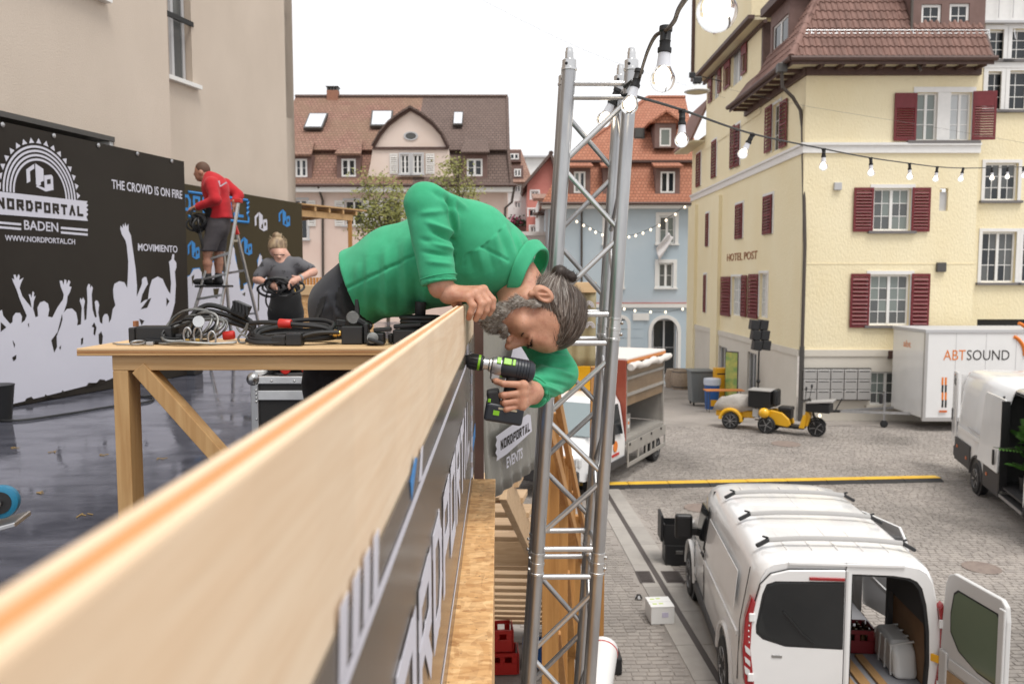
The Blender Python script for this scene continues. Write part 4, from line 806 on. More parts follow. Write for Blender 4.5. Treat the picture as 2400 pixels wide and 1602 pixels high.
# ---- big printed screens along the building
H1 = f1.ab(200, 328)[1]; aB = f1.ab(438, 600)[0]
ban1 = thing('printed_screen', 'large black printed screen with white crowd silhouettes and round emblem', 'banner', f1.pt(aB, DECK))
mb = MB(); f1.box(mb, -7, aB, DECK + .01, f1.ab(438, 380)[1], -.06, 0); mb.build('sheet', 'banner_black', ban1)
for k in range(9):
    a, b = aB - .25 - k * .62, f1.ab(438, 380)[1]; MB().lathe([(.02, 0), (.025, .012), (.01, .02)], 8, f1.pt(a, b - .03, .0), f1.en).build('eyelet', 'galv', ban1)
def z1(x, y): return x / 2.614, 250 + y / 2.614
def ab1(x, y): return f1.ab(*z1(x, y))
def art(fr, pts, c, m, parent, name='print', th=.0015): return MB().prism([fr.pt(a, b, c) for a, b in pts], fr.en * th).build(name, m, parent)
crowd = [(-300,1330),(0,1250),(10,1243),(18,1280),(45,1312),(60,1330),(75,1320),(78,1285),(95,1262),(120,1262),(133,1285),(130,1325),(150,1310),(163,1280),(120,1180),(100,1120),(80,1075),(72,1050),(87,1060),(82,1030),(93,1028),(101,1052),(112,1025),(119,1038),(116,1062),(142,1048),(127,1080),(118,1110),(135,1160),(170,1205),(192,1232),(186,1190),(174,1150),(184,1148),(191,1172),(199,1130),(208,1138),(205,1165),(217,1158),(206,1190),(201,1235),(216,1290),(232,1282),(228,1230),(245,1198),(270,1190),(292,1205),(300,1240),(292,1285),(320,1290),(350,1230),(385,1180),(390,1150),(370,1100),(364,1065),(379,1065),(388,1092),(394,1057),(405,1062),(406,1090),(419,1060),(430,1073),(421,1100),(437,1103),(425,1140),(412,1160),(408,1200),(388,1262),(410,1238),(440,1235),(465,1260),(475,1310),(470,1340),(495,1332),(500,1230),(488,1190),(491,1170),(500,1182),(508,1168),(519,1190),(512,1230),(516,1310),(528,1300),(535,1190),(531,1110),(540,1085),(549,1087),(552,1112),(560,1095),(567,1110),(560,1150),(565,1240),(580,1290),(592,1288),(582,1220),(579,1195),(590,1185),(600,1193),(606,1215),(600,1260),(612,1322),(626,1330),(628,1290),(640,1270),(655,1268),(665,1290),(666,1325),(680,1300),(690,1240),(706,1215),(695,1170),(692,1120),(700,1085),(730,1068),(760,1075),(778,1110),(782,1050),(785,950),(775,850),(768,820),(745,782),(736,750),(738,728),(750,747),(752,718),(762,737),(766,711),(775,737),(785,718),(787,760),(801,790),(806,830),(816,900),(830,1000),(838,1100),(836,1165),(855,1120),(868,1085),(869,1055),(885,1042),(896,1045),(905,1085),(890,1110),(870,1150),(858,1205),(886,1185),(905,1180),(915,1110),(930,1060),(965,1040),(995,1055),(1010,1090),(1030,1130),(1043,1147),(1047,1080),(1040,1000),(1038,975),(1034,950),(1050,935),(1055,903),(1066,903),(1065,935),(1079,955),(1079,985),(1070,1010),(1076,1090),(1070,1200),(1055,1260),(1040,1300),(1010,1420),(1000,1545),(640,1680),(300,1765),(0,1838),(-300,1900)]
art(f1, [ab1(x, y) for x, y in crowd], .002, 'print_white', ban1, 'silhouette')
for po in ([(350,1380),(378,1270),(381,1300),(370,1340),(345,1405),(347,1470),(330,1505),(312,1430)], [(560,1345),(575,1320),(589,1352),(580,1402),(570,1390),(574,1352)], [(2,1318),(36,1350),(2,1378)], [(850,1298),(882,1310),(866,1338)], [(1018,1168),(1036,1190),(1018,1222)], [(602,1395),(618,1375),(628,1405),(622,1470),(604,1450)], [(360,1475),(372,1460),(368,1490)],
           [(75,1430),(90,1455),(85,1475)], [(72,1535),(98,1518),(96,1545),(80,1558)], [(495,1420),(508,1412),(506,1450),(494,1460)], [(860,1240),(905,1180),(925,1170),(900,1230)], [(168,1330),(176,1325),(174,1352)],
           [(140,1820),(160,1785),(190,1775),(225,1812)], [(265,1790),(275,1760),(290,1770),(330,1785),(325,1760)], [(370,1765),(380,1735),(400,1750),(420,1735),(440,1740)], [(520,1722),(540,1690),(570,1710),(610,1668),(640,1672),(652,1690)], [(690,1668),(720,1640),(770,1652)]):
    art(f1, [ab1(x, y) for x, y in po], .0045, 'banner_black', ban1, 'print_gap', .0008)
# round emblem
ac, bc = ab1(240, 545); Rv = ab1(215, 236)[1] - bc; ar = (ab1(462, 565)[0] - ab1(15, 515)[0]) / 2; ac = (ab1(462, 565)[0] + ab1(15, 515)[0]) / 2
for (q0, q1) in ((1.0, .955), (.915, .87), (.83, .785), (.745, .70)):
    mb = MB()
    for k in range(28):
        t0, t1 = math.pi * k / 28, math.pi * (k + 1) / 28
        P4 = [(ac - math.cos(t) * ar * q, bc + math.sin(t) * Rv * q) for t, q in ((t0, q0), (t1, q0), (t1, q1), (t0, q1))]
        mb.prism([f1.pt(a, b, .002) for a, b in P4], f1.en * .0015)
    mb.build('emblem_arc', 'print_white', ban1)
for k in range(17):
    t = math.pi * (k + .5) / 17; d_ = math.pi / 17 * .36; r0, r1 = 1.05, 1.15
    art(f1, [(ac - math.cos(t - d_) * ar * r0, bc + math.sin(t - d_) * Rv * r0), (ac - math.cos(t) * ar * r1, bc + math.sin(t) * Rv * r1), (ac - math.cos(t + d_) * ar * r0, bc + math.sin(t + d_) * Rv * r0)], .002, 'print_white', ban1, 'emblem_ray')
a0, b0 = ab1(165, 505); a1, b1 = ab1(320, 365); icon(f1, a0, b0, a1 - a0, b1 - b0, .002, 'print_white', ban1)
rb = [(-150,512),(0,520),(535,580),(526,592),(538,604),(526,618),(538,632),(526,646),(538,660),(526,674),(536,700),(0,660),(-150,648)]
art(f1, [ab1(x, y) for x, y in rb], .004, 'print_white', ban1, 'ribbon')
a0, b0 = ab1(-20, 618); a1, b1 = ab1(505, 605); bb = ab1(250, 648)[1]; bt = ab1(250, 583)[1]
strokes('NORDPORTAL', f1, a0, a1, bb, bt, .0065, .028, 'banner_black', ban1)
def ptext(fr, body, z, x0, x1, yb, yt, m, parent, c=.002, bold=.012):
    xm = (x0 + x1) / 2; a0 = fr.ab(*z(x0, (yb + yt) / 2))[0]; a1 = fr.ab(*z(x1, (yb + yt) / 2))[0]; b0 = fr.ab(*z(xm, yb))[1]; b1 = fr.ab(*z(xm, yt))[1]
    return text(body, 1, m, parent, fr.pt(a0, b0, c), fr.ex, ZV, .002, fit=(a1 - a0, b1 - b0), bold=bold)
ptext(f1, 'BADEN', z1, 147, 355, 760, 703, 'print_white', ban1); ptext(f1, 'WWW.NORDPORTAL.CH', z1, 30, 458, 832, 798, 'print_white', ban1); ptext(f1, 'THE CROWD IS ON FIRE', z1, 685, 1114, 534, 480, 'print_white', ban1); ptext(f1, 'MOVIMIENTO', z1, 845, 1086, 888, 845, 'print_white', ban1)
for (x0, x1) in ((-20, 128), (372, 536)):
    for (y0, y1) in ((0, 14), (28, 42)):
        s_ = lambda x: 735 + (x - 372) * .085 + (0 if x0 > 0 else 0); art(f1, [ab1(x0, s_(x0) + y0), ab1(x1, s_(x1) + y0), ab1(x1, s_(x1) + y1), ab1(x0, s_(x0) + y1)], .002, 'print_white', ban1, 'rule')
# second screen, set back
aE2 = f2.ab(709, 560)[0]; zT2 = f2.ab(600, 459)[1]
ban2 = thing('printed_screen', 'brown printed screen with blue and white emblems behind the ladder', 'banner', f2.pt(aE2, DECK))
mb = MB(); f2.box(mb, -1.5, aE2, DECK + .01, zT2, -.06, 0); mb.build('sheet', 'banner_brown', ban2)
mb = MB(); f2.box(mb, aE2 - .07, aE2 + .004, DECK + .01, zT2 + .004, -.1, -.062); mb.build('support_post', 'spruce_z', ban2)
def z5(x, y): return 420 + x / 3.92, 360 + y / 3.92
def ab2(x, y): return f2.ab(*z5(x, y))
for (x0, x1, y0, y1, m) in ((695, 805, 705, 545, 'print_white'), (915, 1015, 665, 520, 'print_blue'), (560, 665, 930, 770, 'print_blue'), (80, 182, 968, 800, 'print_blue')):
    a0, b0 = ab2(x0, y0); a1, b1 = ab2(x1, y1); icon(f2, a0, b0, a1 - a0, b1 - b0, .003, m, ban2, 'banner_brown')
fl = [(-60,330),(80,352),(625,428),(635,445),(620,465),(635,485),(620,508),(635,530),(620,555),(632,580),(632,632),(80,575),(-60,560)]
pts = [ab2(x, y) for x, y in fl]; mb = MB()
for p, q in zip(pts[1:], pts[2:-1]): mb.bar(f2.pt(*p, .004), f2.pt(*q, .004), .004, .05, f2.en) if False else mb.tube([f2.pt(*p, .004), f2.pt(*q, .004)], .022, 4)
mb.build('ticket_outline', 'print_blue', ban2)
a0, b0 = ab2(-250, 560); a1, b1 = ab2(590, 585); strokes('NORDPORTAL', f2, a0, a1, ab2(560, 585)[1], ab2(560, 450)[1], .003, .05, 'print_blue', ban2)
cr2 = [(40,1150),(95,1120),(130,1062),(180,1055),(205,1090),(205,1160),(230,1150),(290,1010),(320,990),(345,1060),(420,1100),(470,1010),(468,870),(488,850),(505,870),(512,960),(545,1090),(550,1190),(560,1260),(590,1250),(595,1205),(625,1190),(650,1220),(655,1290),(700,1170),(718,1080),(722,990),(735,925),(755,940),(760,1000),(745,1050),(770,1120),(800,1130),(830,1200),(900,1220),(1000,1260),(1130,1240),(1130,2000),(40,1900)]
art(f2, [ab2(x, y) for x, y in [(cx_ + (8 if k % 2 else -8), cy_ - 9) for k, (cx_, cy_) in enumerate(cr2)]], .002, 'print_blue', ban2, 'silhouette_edge'); art(f2, [ab2(x, y) for x, y in cr2], .005, 'print_white', ban2, 'silhouette')
for po in ([(308,1240),(365,1235),(345,1330),(320,1320)], [(575,1290),(605,1270),(600,1310)], [(720,1260),(735,1240),(730,1440),(718,1450)], [(110,1130),(135,1110),(120,1220)], [(500,1340),(540,1360),(575,1450),(560,1450)]): art(f2, [ab2(x, y) for x, y in po], .0075, 'banner_brown', ban2, 'print_gap', .0008)
# ---- pergola and counter at the far end
pg = thing('pergola', 'timber pergola roof on a slim post behind the printed screen', 'pergola', G(818, 750, DECK) * 0 + PH(818, 740, 20.0) * 1)
zb = EYE + 1.49; A, B = PH(690, 500, 18.4), PH(824, 511, 20.0); A.z = B.z = zb; dr = (B - A).normalized(); pn = Vector((-dr.y, dr.x, 0)); pn = pn if pn.y > 0 else -pn
MB().bar(A, B, .09, .14).build('beam', 'spruce_x', pg); MB().bar(A + pn * 2.6 - ZV * .12, B + pn * 2.6 - ZV * .12, .09, .14).build('beam', 'spruce_x', pg); MB().bar(V((B.x, B.y, DECK)) - dr * .06, B - dr * .06 - ZV * .072, .09, .09).build('post', 'pine_orange', pg)
for k in range(5): p = A + dr * (.1 + k * .46) + ZV * .12 - pn * .1; MB().bar(p, p + pn * 3.0 - ZV * .1, .06, .1).build('rafter', 'spruce_x', pg)
p = A + ZV * .185 - pn * .12; MB().prism([p, p + dr * ((B - A).length + .42), p + dr * ((B - A).length + .42) + pn * 3.3 - ZV * .1, p + pn * 3.3 - ZV * .1], ZV * .03).build('roof_board', 'spruce_x', pg)
ct = thing('bar_counter', 'chipboard bar counter with pale timber top rail', 'counter', PH(750, 745, 12.5)); cf = Fr(PH(700, 700, 12.5) * 1 - ZV * PH(700, 700, 12.5).z, RGT, -FH)
x0, x1 = cf.ab(690, 700)[0], cf.ab(860, 700)[0]; mb = MB(); cf.box(mb, x0, x1, DECK, cf.ab(750, 692)[1], -.6, 0); mb.build('front_panel', 'osb', ct); mb = MB(); cf.box(mb, x0, x1, cf.ab(750, 692)[1], cf.ab(750, 668)[1], -.6, .03); mb.build('top_rail', 'spruce_top', ct, bevel=.01)
for k in range(22): mb = MB(); a = x0 + .03 + k * .05; cf.box(mb, a, a + .03, cf.ab(750, 668)[1], cf.ab(750, 650)[1], -.5, -.45); mb.build('slat', 'pine_orange', ct)
# ---- rail board the camera looks along
def rail(y0, y1, x0, x1, zt, h, lab):
    t = thing('rail_board', lab, 'railing board', (x0, y0, zt - h)); w_ = (x1 - x0) / 3
    for k, m in enumerate(('spruce_rail', 'spruce_core', 'spruce_rail')):
        zz = zt - (.0012 if k == 1 else 0); MB().box(x0 + w_ * k + .0002, x0 + w_ * (k+1) - .0002, y0, y1, zt - h, zz).build('layer', m, t, bevel=.0035 if k != 1 else .0008, seg=3)
    return t
rail(-.9, 2.30, -.1175, -.0956, EYE - .0714, .1445, 'pale three-layer wooden rail board running out of focus from the bottom corner')
rail(2.306, 3.12, -.1190, -.0985, EYE - .0735, .140, 'second wooden rail board beyond the gripping hand')
mb = MB()
for k, yy in enumerate((.6, 1.9, 3.0)):
    o = MB().box(-.19, -.1195, yy, yy + .07, DECK, EYE - .17).build('rail_post', 'spruce_z'); tag(o, ('timber rail post nearest the camera behind the rail board', 'timber rail post beside the table end behind the rail board', 'timber rail post at the far corner of the rail')[k], 'post', 'rail posts')
# parapet clad in chipboard
ZL = EYE - .71
par = thing('chipboard_parapet', 'chipboard clad parapet ledge below the grey banner', 'parapet', (-.06, 1.6, 0))
MB().box(-.15, -.014, -1, 2.85, ZL - .022, ZL).build('ledge', 'osb', par, bevel=.0015, seg=1); MB().box(-.14, -.018, -1, 2.83, .0, ZL - .0225).build('cladding', 'osb', par); MB().box(-.15, -.1, -1, 3.2, ZL + .0005, EYE - .22).build('backing', 'osb', par)
# banner on the outside of the rail
xb = -.0935; fo = Fr((xb, 0, 0), (0, 1, 0), (1, 0, 0)); ban3 = thing('rail_banner', 'dark grey banner with big white lettering under the rail board', 'banner', (xb, 1.7, ZL))
mb = MB(); NY, NZ = 60, 10; vs = []; fs = []
def hz(h): return EYE - h
mb.box(xb - .0022, xb, -.6, 3.10, ZL + .002, hz(.205)); mb.build('sheet', 'banner_grey', ban3)
def fb3(y0, y1, h0, h1, m='print_white', c=.0008, name='print'): return art(fo, [(y0, hz(h0)), (y1, hz(h0)), (y1, hz(h1)), (y0, hz(h1))], c, m, ban3, name, .0006)
fb3(.3, 2.62, .246, .236, name='frame_line'); fb3(.3, 2.62, .648, .638, name='frame_line')
zz = [(2.62, .236)]; n_ = 8
for k in range(n_): zz += [(2.655, .236 + (k + .5) * (.412 / n_)), (2.62, .236 + (k + 1) * (.412 / n_))]
MB().tube([fo.pt(y, hz(h), .001) for y, h in zz], .005, 4).build('frame_zigzag', 'print_white', ban3)
strokes('NORDPORTAL', fo, .50, 2.46, hz(.526), hz(.354), .0008, .034, 'print_white', ban3, gap=.22)
for k in range(4): art(fo, [(.60 - k * .042, hz(.234)), (.578 - k * .042, hz(.234)), (.585 - k * .042, hz(.19)), (.61 - k * .042, hz(.19))], .0008, 'print_white', ban3, 'emblem_arc', .0006)
for k in range(4): art(fo, [(2.30 + k * .042, hz(.234)), (2.322 + k * .042, hz(.234)), (2.312 + k * .042, hz(.19)), (2.29 + k * .042, hz(.19))], .0008, 'print_white', ban3, 'emblem_arc', .0006)
art(fo, [(.84, hz(.232)), (.90, hz(.200)), (.88, hz(.195)), (.83, hz(.21))], .0008, 'print_blue', ban3, 'emblem', .0006); art(fo, [(.92, hz(.232)), (.95, hz(.236)), (.97, hz(.2)), (.95, hz(.2))], .0008, 'print_white', ban3, 'emblem', .0006)
fb3(2.66, 3.08, .60, .55, 'print_blue'); 
o = MB().box(-.10, -.062, 3.14, 3.20, EYE - 1.2, EYE - .13).build('dark_post', 'brown_wood_paint'); tag(o, 'thin dark upright strip at the end of the grey banner', 'post')
# second banner round the corner
c0, c1 = Vector((-.085, 3.32, 0)), Vector((.20, 4.10, 0)); ex = (c1 - c0).normalized(); fe = Fr(c0, ex, Vector((ex.y, -ex.x, 0)))
ban4 = thing('hanging_banner', 'silver grey banner hanging at the stair head with white lettering', 'banner', c0 + ZV * (EYE - .9)); L_ = (c1 - c0).length
vs = []; fs = []; nx, nz = 40, 14
for i in range(nx + 1):
    for j in range(nz + 1):
        t, s = i / nx, j / nz; vs.append(fe.pt(t * L_ - .06 * (1 - s) * 0, EYE - .93 + .9 * s, .035 * (1 - s) + .006 * math.sin(t * 40) * (1 - s) ** 2))
for i in range(nx):
    for j in range(nz): a = i * (nz + 1) + j; fs.append((a, a + nz + 1, a + nz + 2, a + 1))
o = MB().add(vs, fs).build('sheet', 'banner_silver', ban4, smooth=True); md = o.modifiers.new('t', 'SOLIDIFY'); md.thickness = .004; md.offset = -1
fe2 = Fr(fe.pt(0, 0, .048), fe.ex, fe.en); mb = MB()
def abe(x, y): return fe2.ab(720 + x / 2.52, 980 + y / 2.52)
art(fe2, [abe(x, y) for x, y in ((1113,108),(1180,60),(1240,20),(1300,-25),(1318,-20),(1326,75),(1180,208),(1118,250),(1122,225),(1112,205),(1120,180),(1112,160),(1120,130))], 0, 'print_white', ban4, 'ribbon')
a0, b0 = abe(1140, 160); a1, b1 = abe(1312, 20); lo = abe(1140, 188)[1]; hi = abe(1140, 130)[1]; strokes('NORDPORTAL', fe2, a0, a1, lo, hi, .002, .009, 'banner_black', ban4, skew=(abe(1312, 72)[1] - lo) / (a1 - a0) * .9)
a0, b0 = abe(1178, 296); a1, b1 = abe(1272, 232); text('EVENTS', 1, 'print_white', ban4, fe2.pt(a0, b0), (fe2.ex + ZV * ((b1 - b0) / (a1 - a0))), ZV, .001, fit=(a1 - a0, abe(1178, 230)[1] - b0), bold=.015)
art(fe2, [fe2.ab(u, v) for u, v in ((1185, 905), (1212, 800), (1240, 800), (1252, 880), (1238, 890), (1226, 840), (1202, 905))], -.01, 'print_white', ban4, 'emblem')
# ================================================================== TABLE
ZT = EYE - .186; tb = thing('bar_table', 'narrow spruce bar table strewn with cables', 'table', (-.62, 2.36, DECK))
for k, (m, z0, z1_) in enumerate((('spruce_top', -.0068, 0), ('spruce_core_x', -.0138, -.0069), ('spruce_x', -.0206, -.0139))): MB().box(-1.142, -.125, 2.20, 2.56, ZT + z0, ZT + z1_).build('top_layer', m, tb, bevel=.0015, seg=2)
MB().box(-1.055, -.125, 2.215, 2.255, ZT - .062, ZT - .0208).build('apron', 'spruce_x', tb, bevel=.002); MB().box(-1.055, -.125, 2.48, 2.52, ZT - .062, ZT - .0208).build('apron', 'spruce_x', tb, bevel=.002)
for (x, y) in ((-1.055, 2.215), (-.26, 2.46)): MB().box(x, x + .042, y, y + .075, DECK + .002, ZT - .0622).build('leg', 'spruce_z', tb, bevel=.003)
MB().bar((-.985, 2.237, ZT - .055), (-.66, 2.237, ZT - .44), .042, .052, (0, 1, 0)).build('brace', 'spruce_z', tb, bevel=.002)
# ================================================================== TRUSS TOWER
def at_y(u, v, y): return PY(u, v, y)
y1_ = 3.08; FLt, FLb = at_y(1334, 160, y1_), at_y(1241, 1602, y1_); FRt, FRb = at_y(1479, 172, y1_), at_y(1381, 1602, y1_)
axv = (FLb - FLt); axv = axv / -axv.z; axv2 = (FRb - FRt); axv2 = axv2 / -axv2.z; tz = FLt.z
def chord(i, z):
    """i: 0 front left, 1 front right, 2 back left, 3 back right"""
    p = (FLt + axv * (tz - z)) if i % 2 == 0 else (FRt + axv2 * (FRt.z - z)); p = V((p.x, p.y, z))
    if i >= 2: p = p + V((.003 if i == 2 else -.006, .235, 0))
    return p
tru = thing('truss_tower', 'tall aluminium lattice truss tower leaning slightly beside the rail', 'truss', (chord(0, 0) + chord(3, 0)) / 2)
SZ = [tz, PY(1440, 770, y1_).z, PY(1400, 1318, y1_).z, PY(1400, 1318, y1_).z - 1.0, PY(1400, 1318, y1_).z - 2.0, .03]
for k in range(5):
    zt_, zb_ = SZ[k], SZ[k+1]
    for i in range(4):
        MB().tube([chord(i, zt_ - .004), chord(i, zb_ + .004)], .0255, 16).build('chord', 'alu', tru, smooth=True)
        if k < 4: c = chord(i, zb_); MB().lathe([(.0262, -.045), (.029, -.044), (.029, -.036), (.0265, -.034), (.0265, -.006), (.0285, -.005), (.0285, .005), (.0265, .006), (.0265, .034), (.029, .036), (.029, .044), (.0262, .045)], 16, c, axv * -1).build('coupler', 'alu_bright', tru, smooth=True)
        if k < 4:
            for s_ in (-.022, .022): MB().lathe([(.005, 0), (.007, .002), (.007, .008), (.004, .010)], 6, chord(i, zb_ + s_) + V((.026 if i % 2 else -.026, -.004, 0)), V((1 if i % 2 else -1, -.3, 0))).build('bolt', 'steel', tru)
    H_ = zt_ - zb_; rr = .0105
    for (i, j, fl) in ((0, 1, 0), (2, 3, 1), (0, 2, 1), (1, 3, 0)):
        for zz_ in (zt_ - .055, zb_ + .055) if not (k == 0 and False) else (): MB().tube([chord(i, zz_), chord(j, zz_)], rr, 10).build('rung', 'alu_bright', tru, smooth=True)
        n_ = 3; za = zt_ - .10; zb2 = zb_ + .10
        for s_ in range(n_):
            p_, q_ = (i, j) if (s_ + fl) % 2 else (j, i); zA = za - (za - zb2) * (s_ + .04) / n_; zB = za - (za - zb2) * (s_ + .96) / n_
            MB().tube([chord(p_, zA), chord(q_, zB)], rr * (1 if j - i == 1 else .9), 10).build('brace', 'alu_bright' if i == 0 and j == 1 else 'alu', tru, smooth=True)
MB().tube([chord(0, tz - .105), chord(1, tz - .105)], .0105, 10).build('rung', 'alu_bright', tru, smooth=True)
for i in range(4):
    c = chord(i, tz); MB().lathe([(.0262, -.01), (.029, -.008), (.029, .0), (.026, .002), (.026, .028), (.022, .032), (.016, .034), (.015, .05), (.0155, .058), (.013, .064), (.0125, .072), (.008, .076)], 16, c, ZV).build('spigot', 'alu_bright', tru, smooth=True); MB().lathe([(.004, 0), (.006, .002), (.004, .004)], 8, c + V((-.012, -.022, .012)), V((-.4, -1, 0))).build('pin_hole', 'black_plastic', tru)
mb = MB(); c = (chord(0, 0) + chord(3, 0)) / 2; mb.box(c.x - .25, c.x + .25, c.y - .25, c.y + .25, .004, .024); mb.build('base_plate', 'steel', tru)
# ================================================================== FESTOON LIGHTS
def bulb(parent, top, down, d=.06, full=True):
    """socket + lamp hanging from a point; down = direction of the lamp"""
    dn = V(down).normalized(); s_ = d / .06
    so = MB().lathe([(.016, 0), (.0165, .004), (.0165, .012), (.0135, .014), (.0135, .034), (.015, .036), (.0135, .038), (.0140, .052), (.0175, .053), (.0175, .064), (.015, .066)], 14, top, dn).build('socket', 'rubber_black', parent, smooth=True)
    nk = MB().lathe([(.0148, .064), (.0155, .075), (.017, .092), (.0185, .1)], 14, top, dn).build('lamp_neck', 'bulb_neck', so, smooth=True)
    prof = [(.0185, .1)] + [(.031 * math.sin(t) if t > .6 else .0185, .131 - .031 * math.cos(t)) for t in [R(a) for a in range(50, 181, 13)]]
    if full:
        MB().lathe(prof, 18, top, dn).build('lamp_globe', 'bulb_glass', so, smooth=True); MB().lathe([(.004, .101), (.010, .108), (.0165, .122), (.016, .135), (.008, .145), (.001, .148)], 12, top, dn).build('lamp_glow', 'bulb_glow', so, smooth=True)
    else: MB().lathe(prof, 10, top, dn).build('lamp_globe', 'bulb_far', so, smooth=True)
def spline(pts, n=8):
    pts = [V(p) for p in pts]; out = []
    for i in range(len(pts) - 1):
        p0, p1, p2, p3 = pts[max(i-1, 0)], pts[i], pts[i+1], pts[min(i+2, len(pts)-1)]
        for k in range(n):
            t = k / n; out.append(.5 * ((2*p1) + (p2 - p0)*t + (2*p0 - 5*p1 + 4*p2 - p3)*t*t + (3*p1 - p0 - 3*p2 + p3)*t**3))
    return out + [pts[-1]]
fs1 = thing('festoon_lights', 'festoon string with large lit bulbs rising from the truss overhead', 'string lights', P(1490, 210, 3.0))
MB().tube(spline([P(1470, 222, 3.02), P(1494, 196, 2.95), P(1508, 150, 2.6), P(1520, 115, 2.35), P(1537, 84, 2.1), P(1560, 72, 2.02), P(1580, 50, 1.85), P(1592, 20, 1.65), P(1625, -25, 1.35), P(1680, -75, 1.18), P(1760, -190, 1.0), P(1900, -420, .85)]), .0052, 8).build('cable', 'cable_brown', fs1, smooth=True)
bulb(fs1, P(1561, 62, 2.03), V((-.05, 0, -1))); bulb(fs1, P(1672, -182, 1.22), V((.06, 0, -1))); bulb(fs1, P(1499, 163, 2.85), V((-.28, -.05, -1)))
MB().tube([P(1462, 205, 3.0), P(1480, 190, 2.98), P(1496, 205, 2.97), P(1478, 216, 2.99)], .006, 6).build('cable_tie', 'rubber_black', fs1)
fs2 = thing('festoon_lights', 'festoon string sagging from the truss toward the yellow hotel', 'string lights', P(1495, 236, 3.0))
FS = [(1599, 258, 3.5, 0), (1765, 314, 4.8, -.5), (1931, 349, 6.0, 0), (2041, 370, 7.0, .05), (2132, 383, 7.8, .05), (2197, 391, 8.5, -.1), (2258, 394, 9.2, -.2), (2325, 393, 9.9, .05), (2362, 392, 10.6, 0), (2398, 391, 11.3, .1), (2450, 388, 12.5, 0)]
MB().tube(spline([P(1425, 232, 3.1), P(1470, 222, 3.0), P(1500, 229, 3.05)] + [P(u, v, d) for u, v, d, _ in FS] + [P(2560, 380, 16)]), .0055, 8).build('cable', 'rubber_black', fs2, smooth=True)
for u, v, d, tl in FS: bulb(fs2, P(u, v - 1, d), V((tl, 0, -1)))
bulb(fs2, P(1449, 208, 3.22), V((-.45, .1, -1)))
fs3 = thing('festoon_lights', 'distant festoon string of small lit bulbs across the blue house', 'string lights', P(1350, 520, 34))
chn = [(1352, 516), (1368, 525), (1383, 533), (1396, 541), (1412, 547), (1440, 552), (1458, 553), (1474, 552), (1490, 549), (1507, 543), (1525, 535), (1545, 525), (1561, 513), (1583, 499), (1605, 482)]
MB().tube([P(u, v, 34) for u, v in chn], .012, 5).build('cable', 'rubber_black', fs3)
for u, v in chn: p = P(u, v, 34); MB().ell(p - ZV * .06, .05, .05, .06, 8, 6).build('lamp_globe', 'bulb_far', fs3, smooth=True)
fs4 = thing('festoon_lights', 'short festoon string above the arched doors of the blue house', 'string lights', P(1488, 728, 46))
chn = [(1440, 716), (1463, 724), (1488, 728), (1525, 731), (1560, 731), (1600, 724)]; MB().tube([P(u, v, 46) for u, v in chn], .012, 5).build('cable', 'rubber_black', fs4)
for u, v in chn: MB().ell(P(u, v, 46), .07, .07, .08, 8, 6).build('lamp_globe', 'bulb_far', fs4, smooth=True)
# thin span wires and the street lamp
for (q, lab) in (([P(0 + 1090, -20, 30), P(1380, 122, 30), P(1700, 230, 27)], 'thin overhead wire crossing the white sky'), ([P(1690, 205, 27), P(1870, 245, 26), P(2140, 290, 25), P(2400, 335, 24)], 'thin wire crossing in front of the yellow hotel wall')):
    o = MB().tube(spline(q, 6), .0035, 5).build('span_wire', 'zinc'); tag(o, lab, 'wire')
lp = P(1634, 215, 31); o = thing('street_lamp', 'shallow dish street lamp hung on a wire beside the hotel gable', 'street lamp', lp)
MB().lathe([(.03, .32), (.1, .26), (.18, .2), (.25, .14), (.47, .03), (.5, 0), (.46, -.02), (.1, -.03)], 20, lp, ZV).build('dish', 'plastic_white', o, smooth=True); MB().obox(lp + ZV * .42, RGT, FH, ZV, .16, .12, .12).build('ballast', 'black_plastic', o, bevel=.03); MB().obox(lp + ZV * .62 - RGT * .2, RGT, FH, ZV, .12, .05, .1).build('clamp', 'black_plastic', o, bevel=.02); MB().lathe([(.4, -.035), (.3, -.06), (.05, -.075)], 16, lp, ZV).build('diffuser', 'soffit_cream', o, smooth=True)
MB().tube([lp + ZV * .6, lp + ZV * .62 + RGT * 1.2 + FH * 1.0], .02, 6).build('bracket', 'black_plastic', o)
# ================================================================== TIMBER STAIRS
sd_ = Vector((.165, .986, 0)); sn_ = Vector((.998, -.06, 0)); s0 = Vector((.145, 5.5, 3.45)); slope = 3.2 / 5.17
stairs = thing('timber_stairs', 'open timber stairs dropping from the terrace to the street', 'stairs', (.4, 8, 0))
nt_ = 17
for k in range(nt_):
    s = k * 5.17 / (nt_ - 1); p = s0 + sd_ * s - ZV * (s * slope)
    if k == 5:
        MB().obox(p - sn_ * .66 - ZV * .06, sn_, sd_, ZV, .66, .05, .11).build('cross_beam', 'pallet_wood', stairs, bevel=.004); continue
    MB().obox(p - sn_ * (.66 + random.uniform(-.01, .01)), sn_, sd_, ZV, .66, .12, .022).build('tread', 'pallet_wood', stairs, bevel=.004)
for off in (-1.25, -.05):
    a = s0 + sn_ * off - ZV * .18 - sd_ * .4 + ZV * .25; MB().bar(a, a + sd_ * 5.7 - ZV * 5.7 * slope, .05, .2).build('stringer', 'pallet_wood', stairs, bevel=.004)
for (y, dx, h, wd) in ((7.2, .0, 1.25, .095), (8.2, .0, 1.25, .095), (9.2, 0, 1.25, .1), (10.2, 0, 1.3, .1), (10.35, .30, 1.2, .1)):
    x = .145 + (y - 5.5) * .168 + .06 + dx; zt_ = 3.45 - (y - 5.5) * slope * 1.01 + h; MB().box(x - wd/2, x + wd/2, y - wd/2, y + wd/2, 0.004, max(zt_, 1.2)).build('post', 'pine_orange', stairs, bevel=.005)
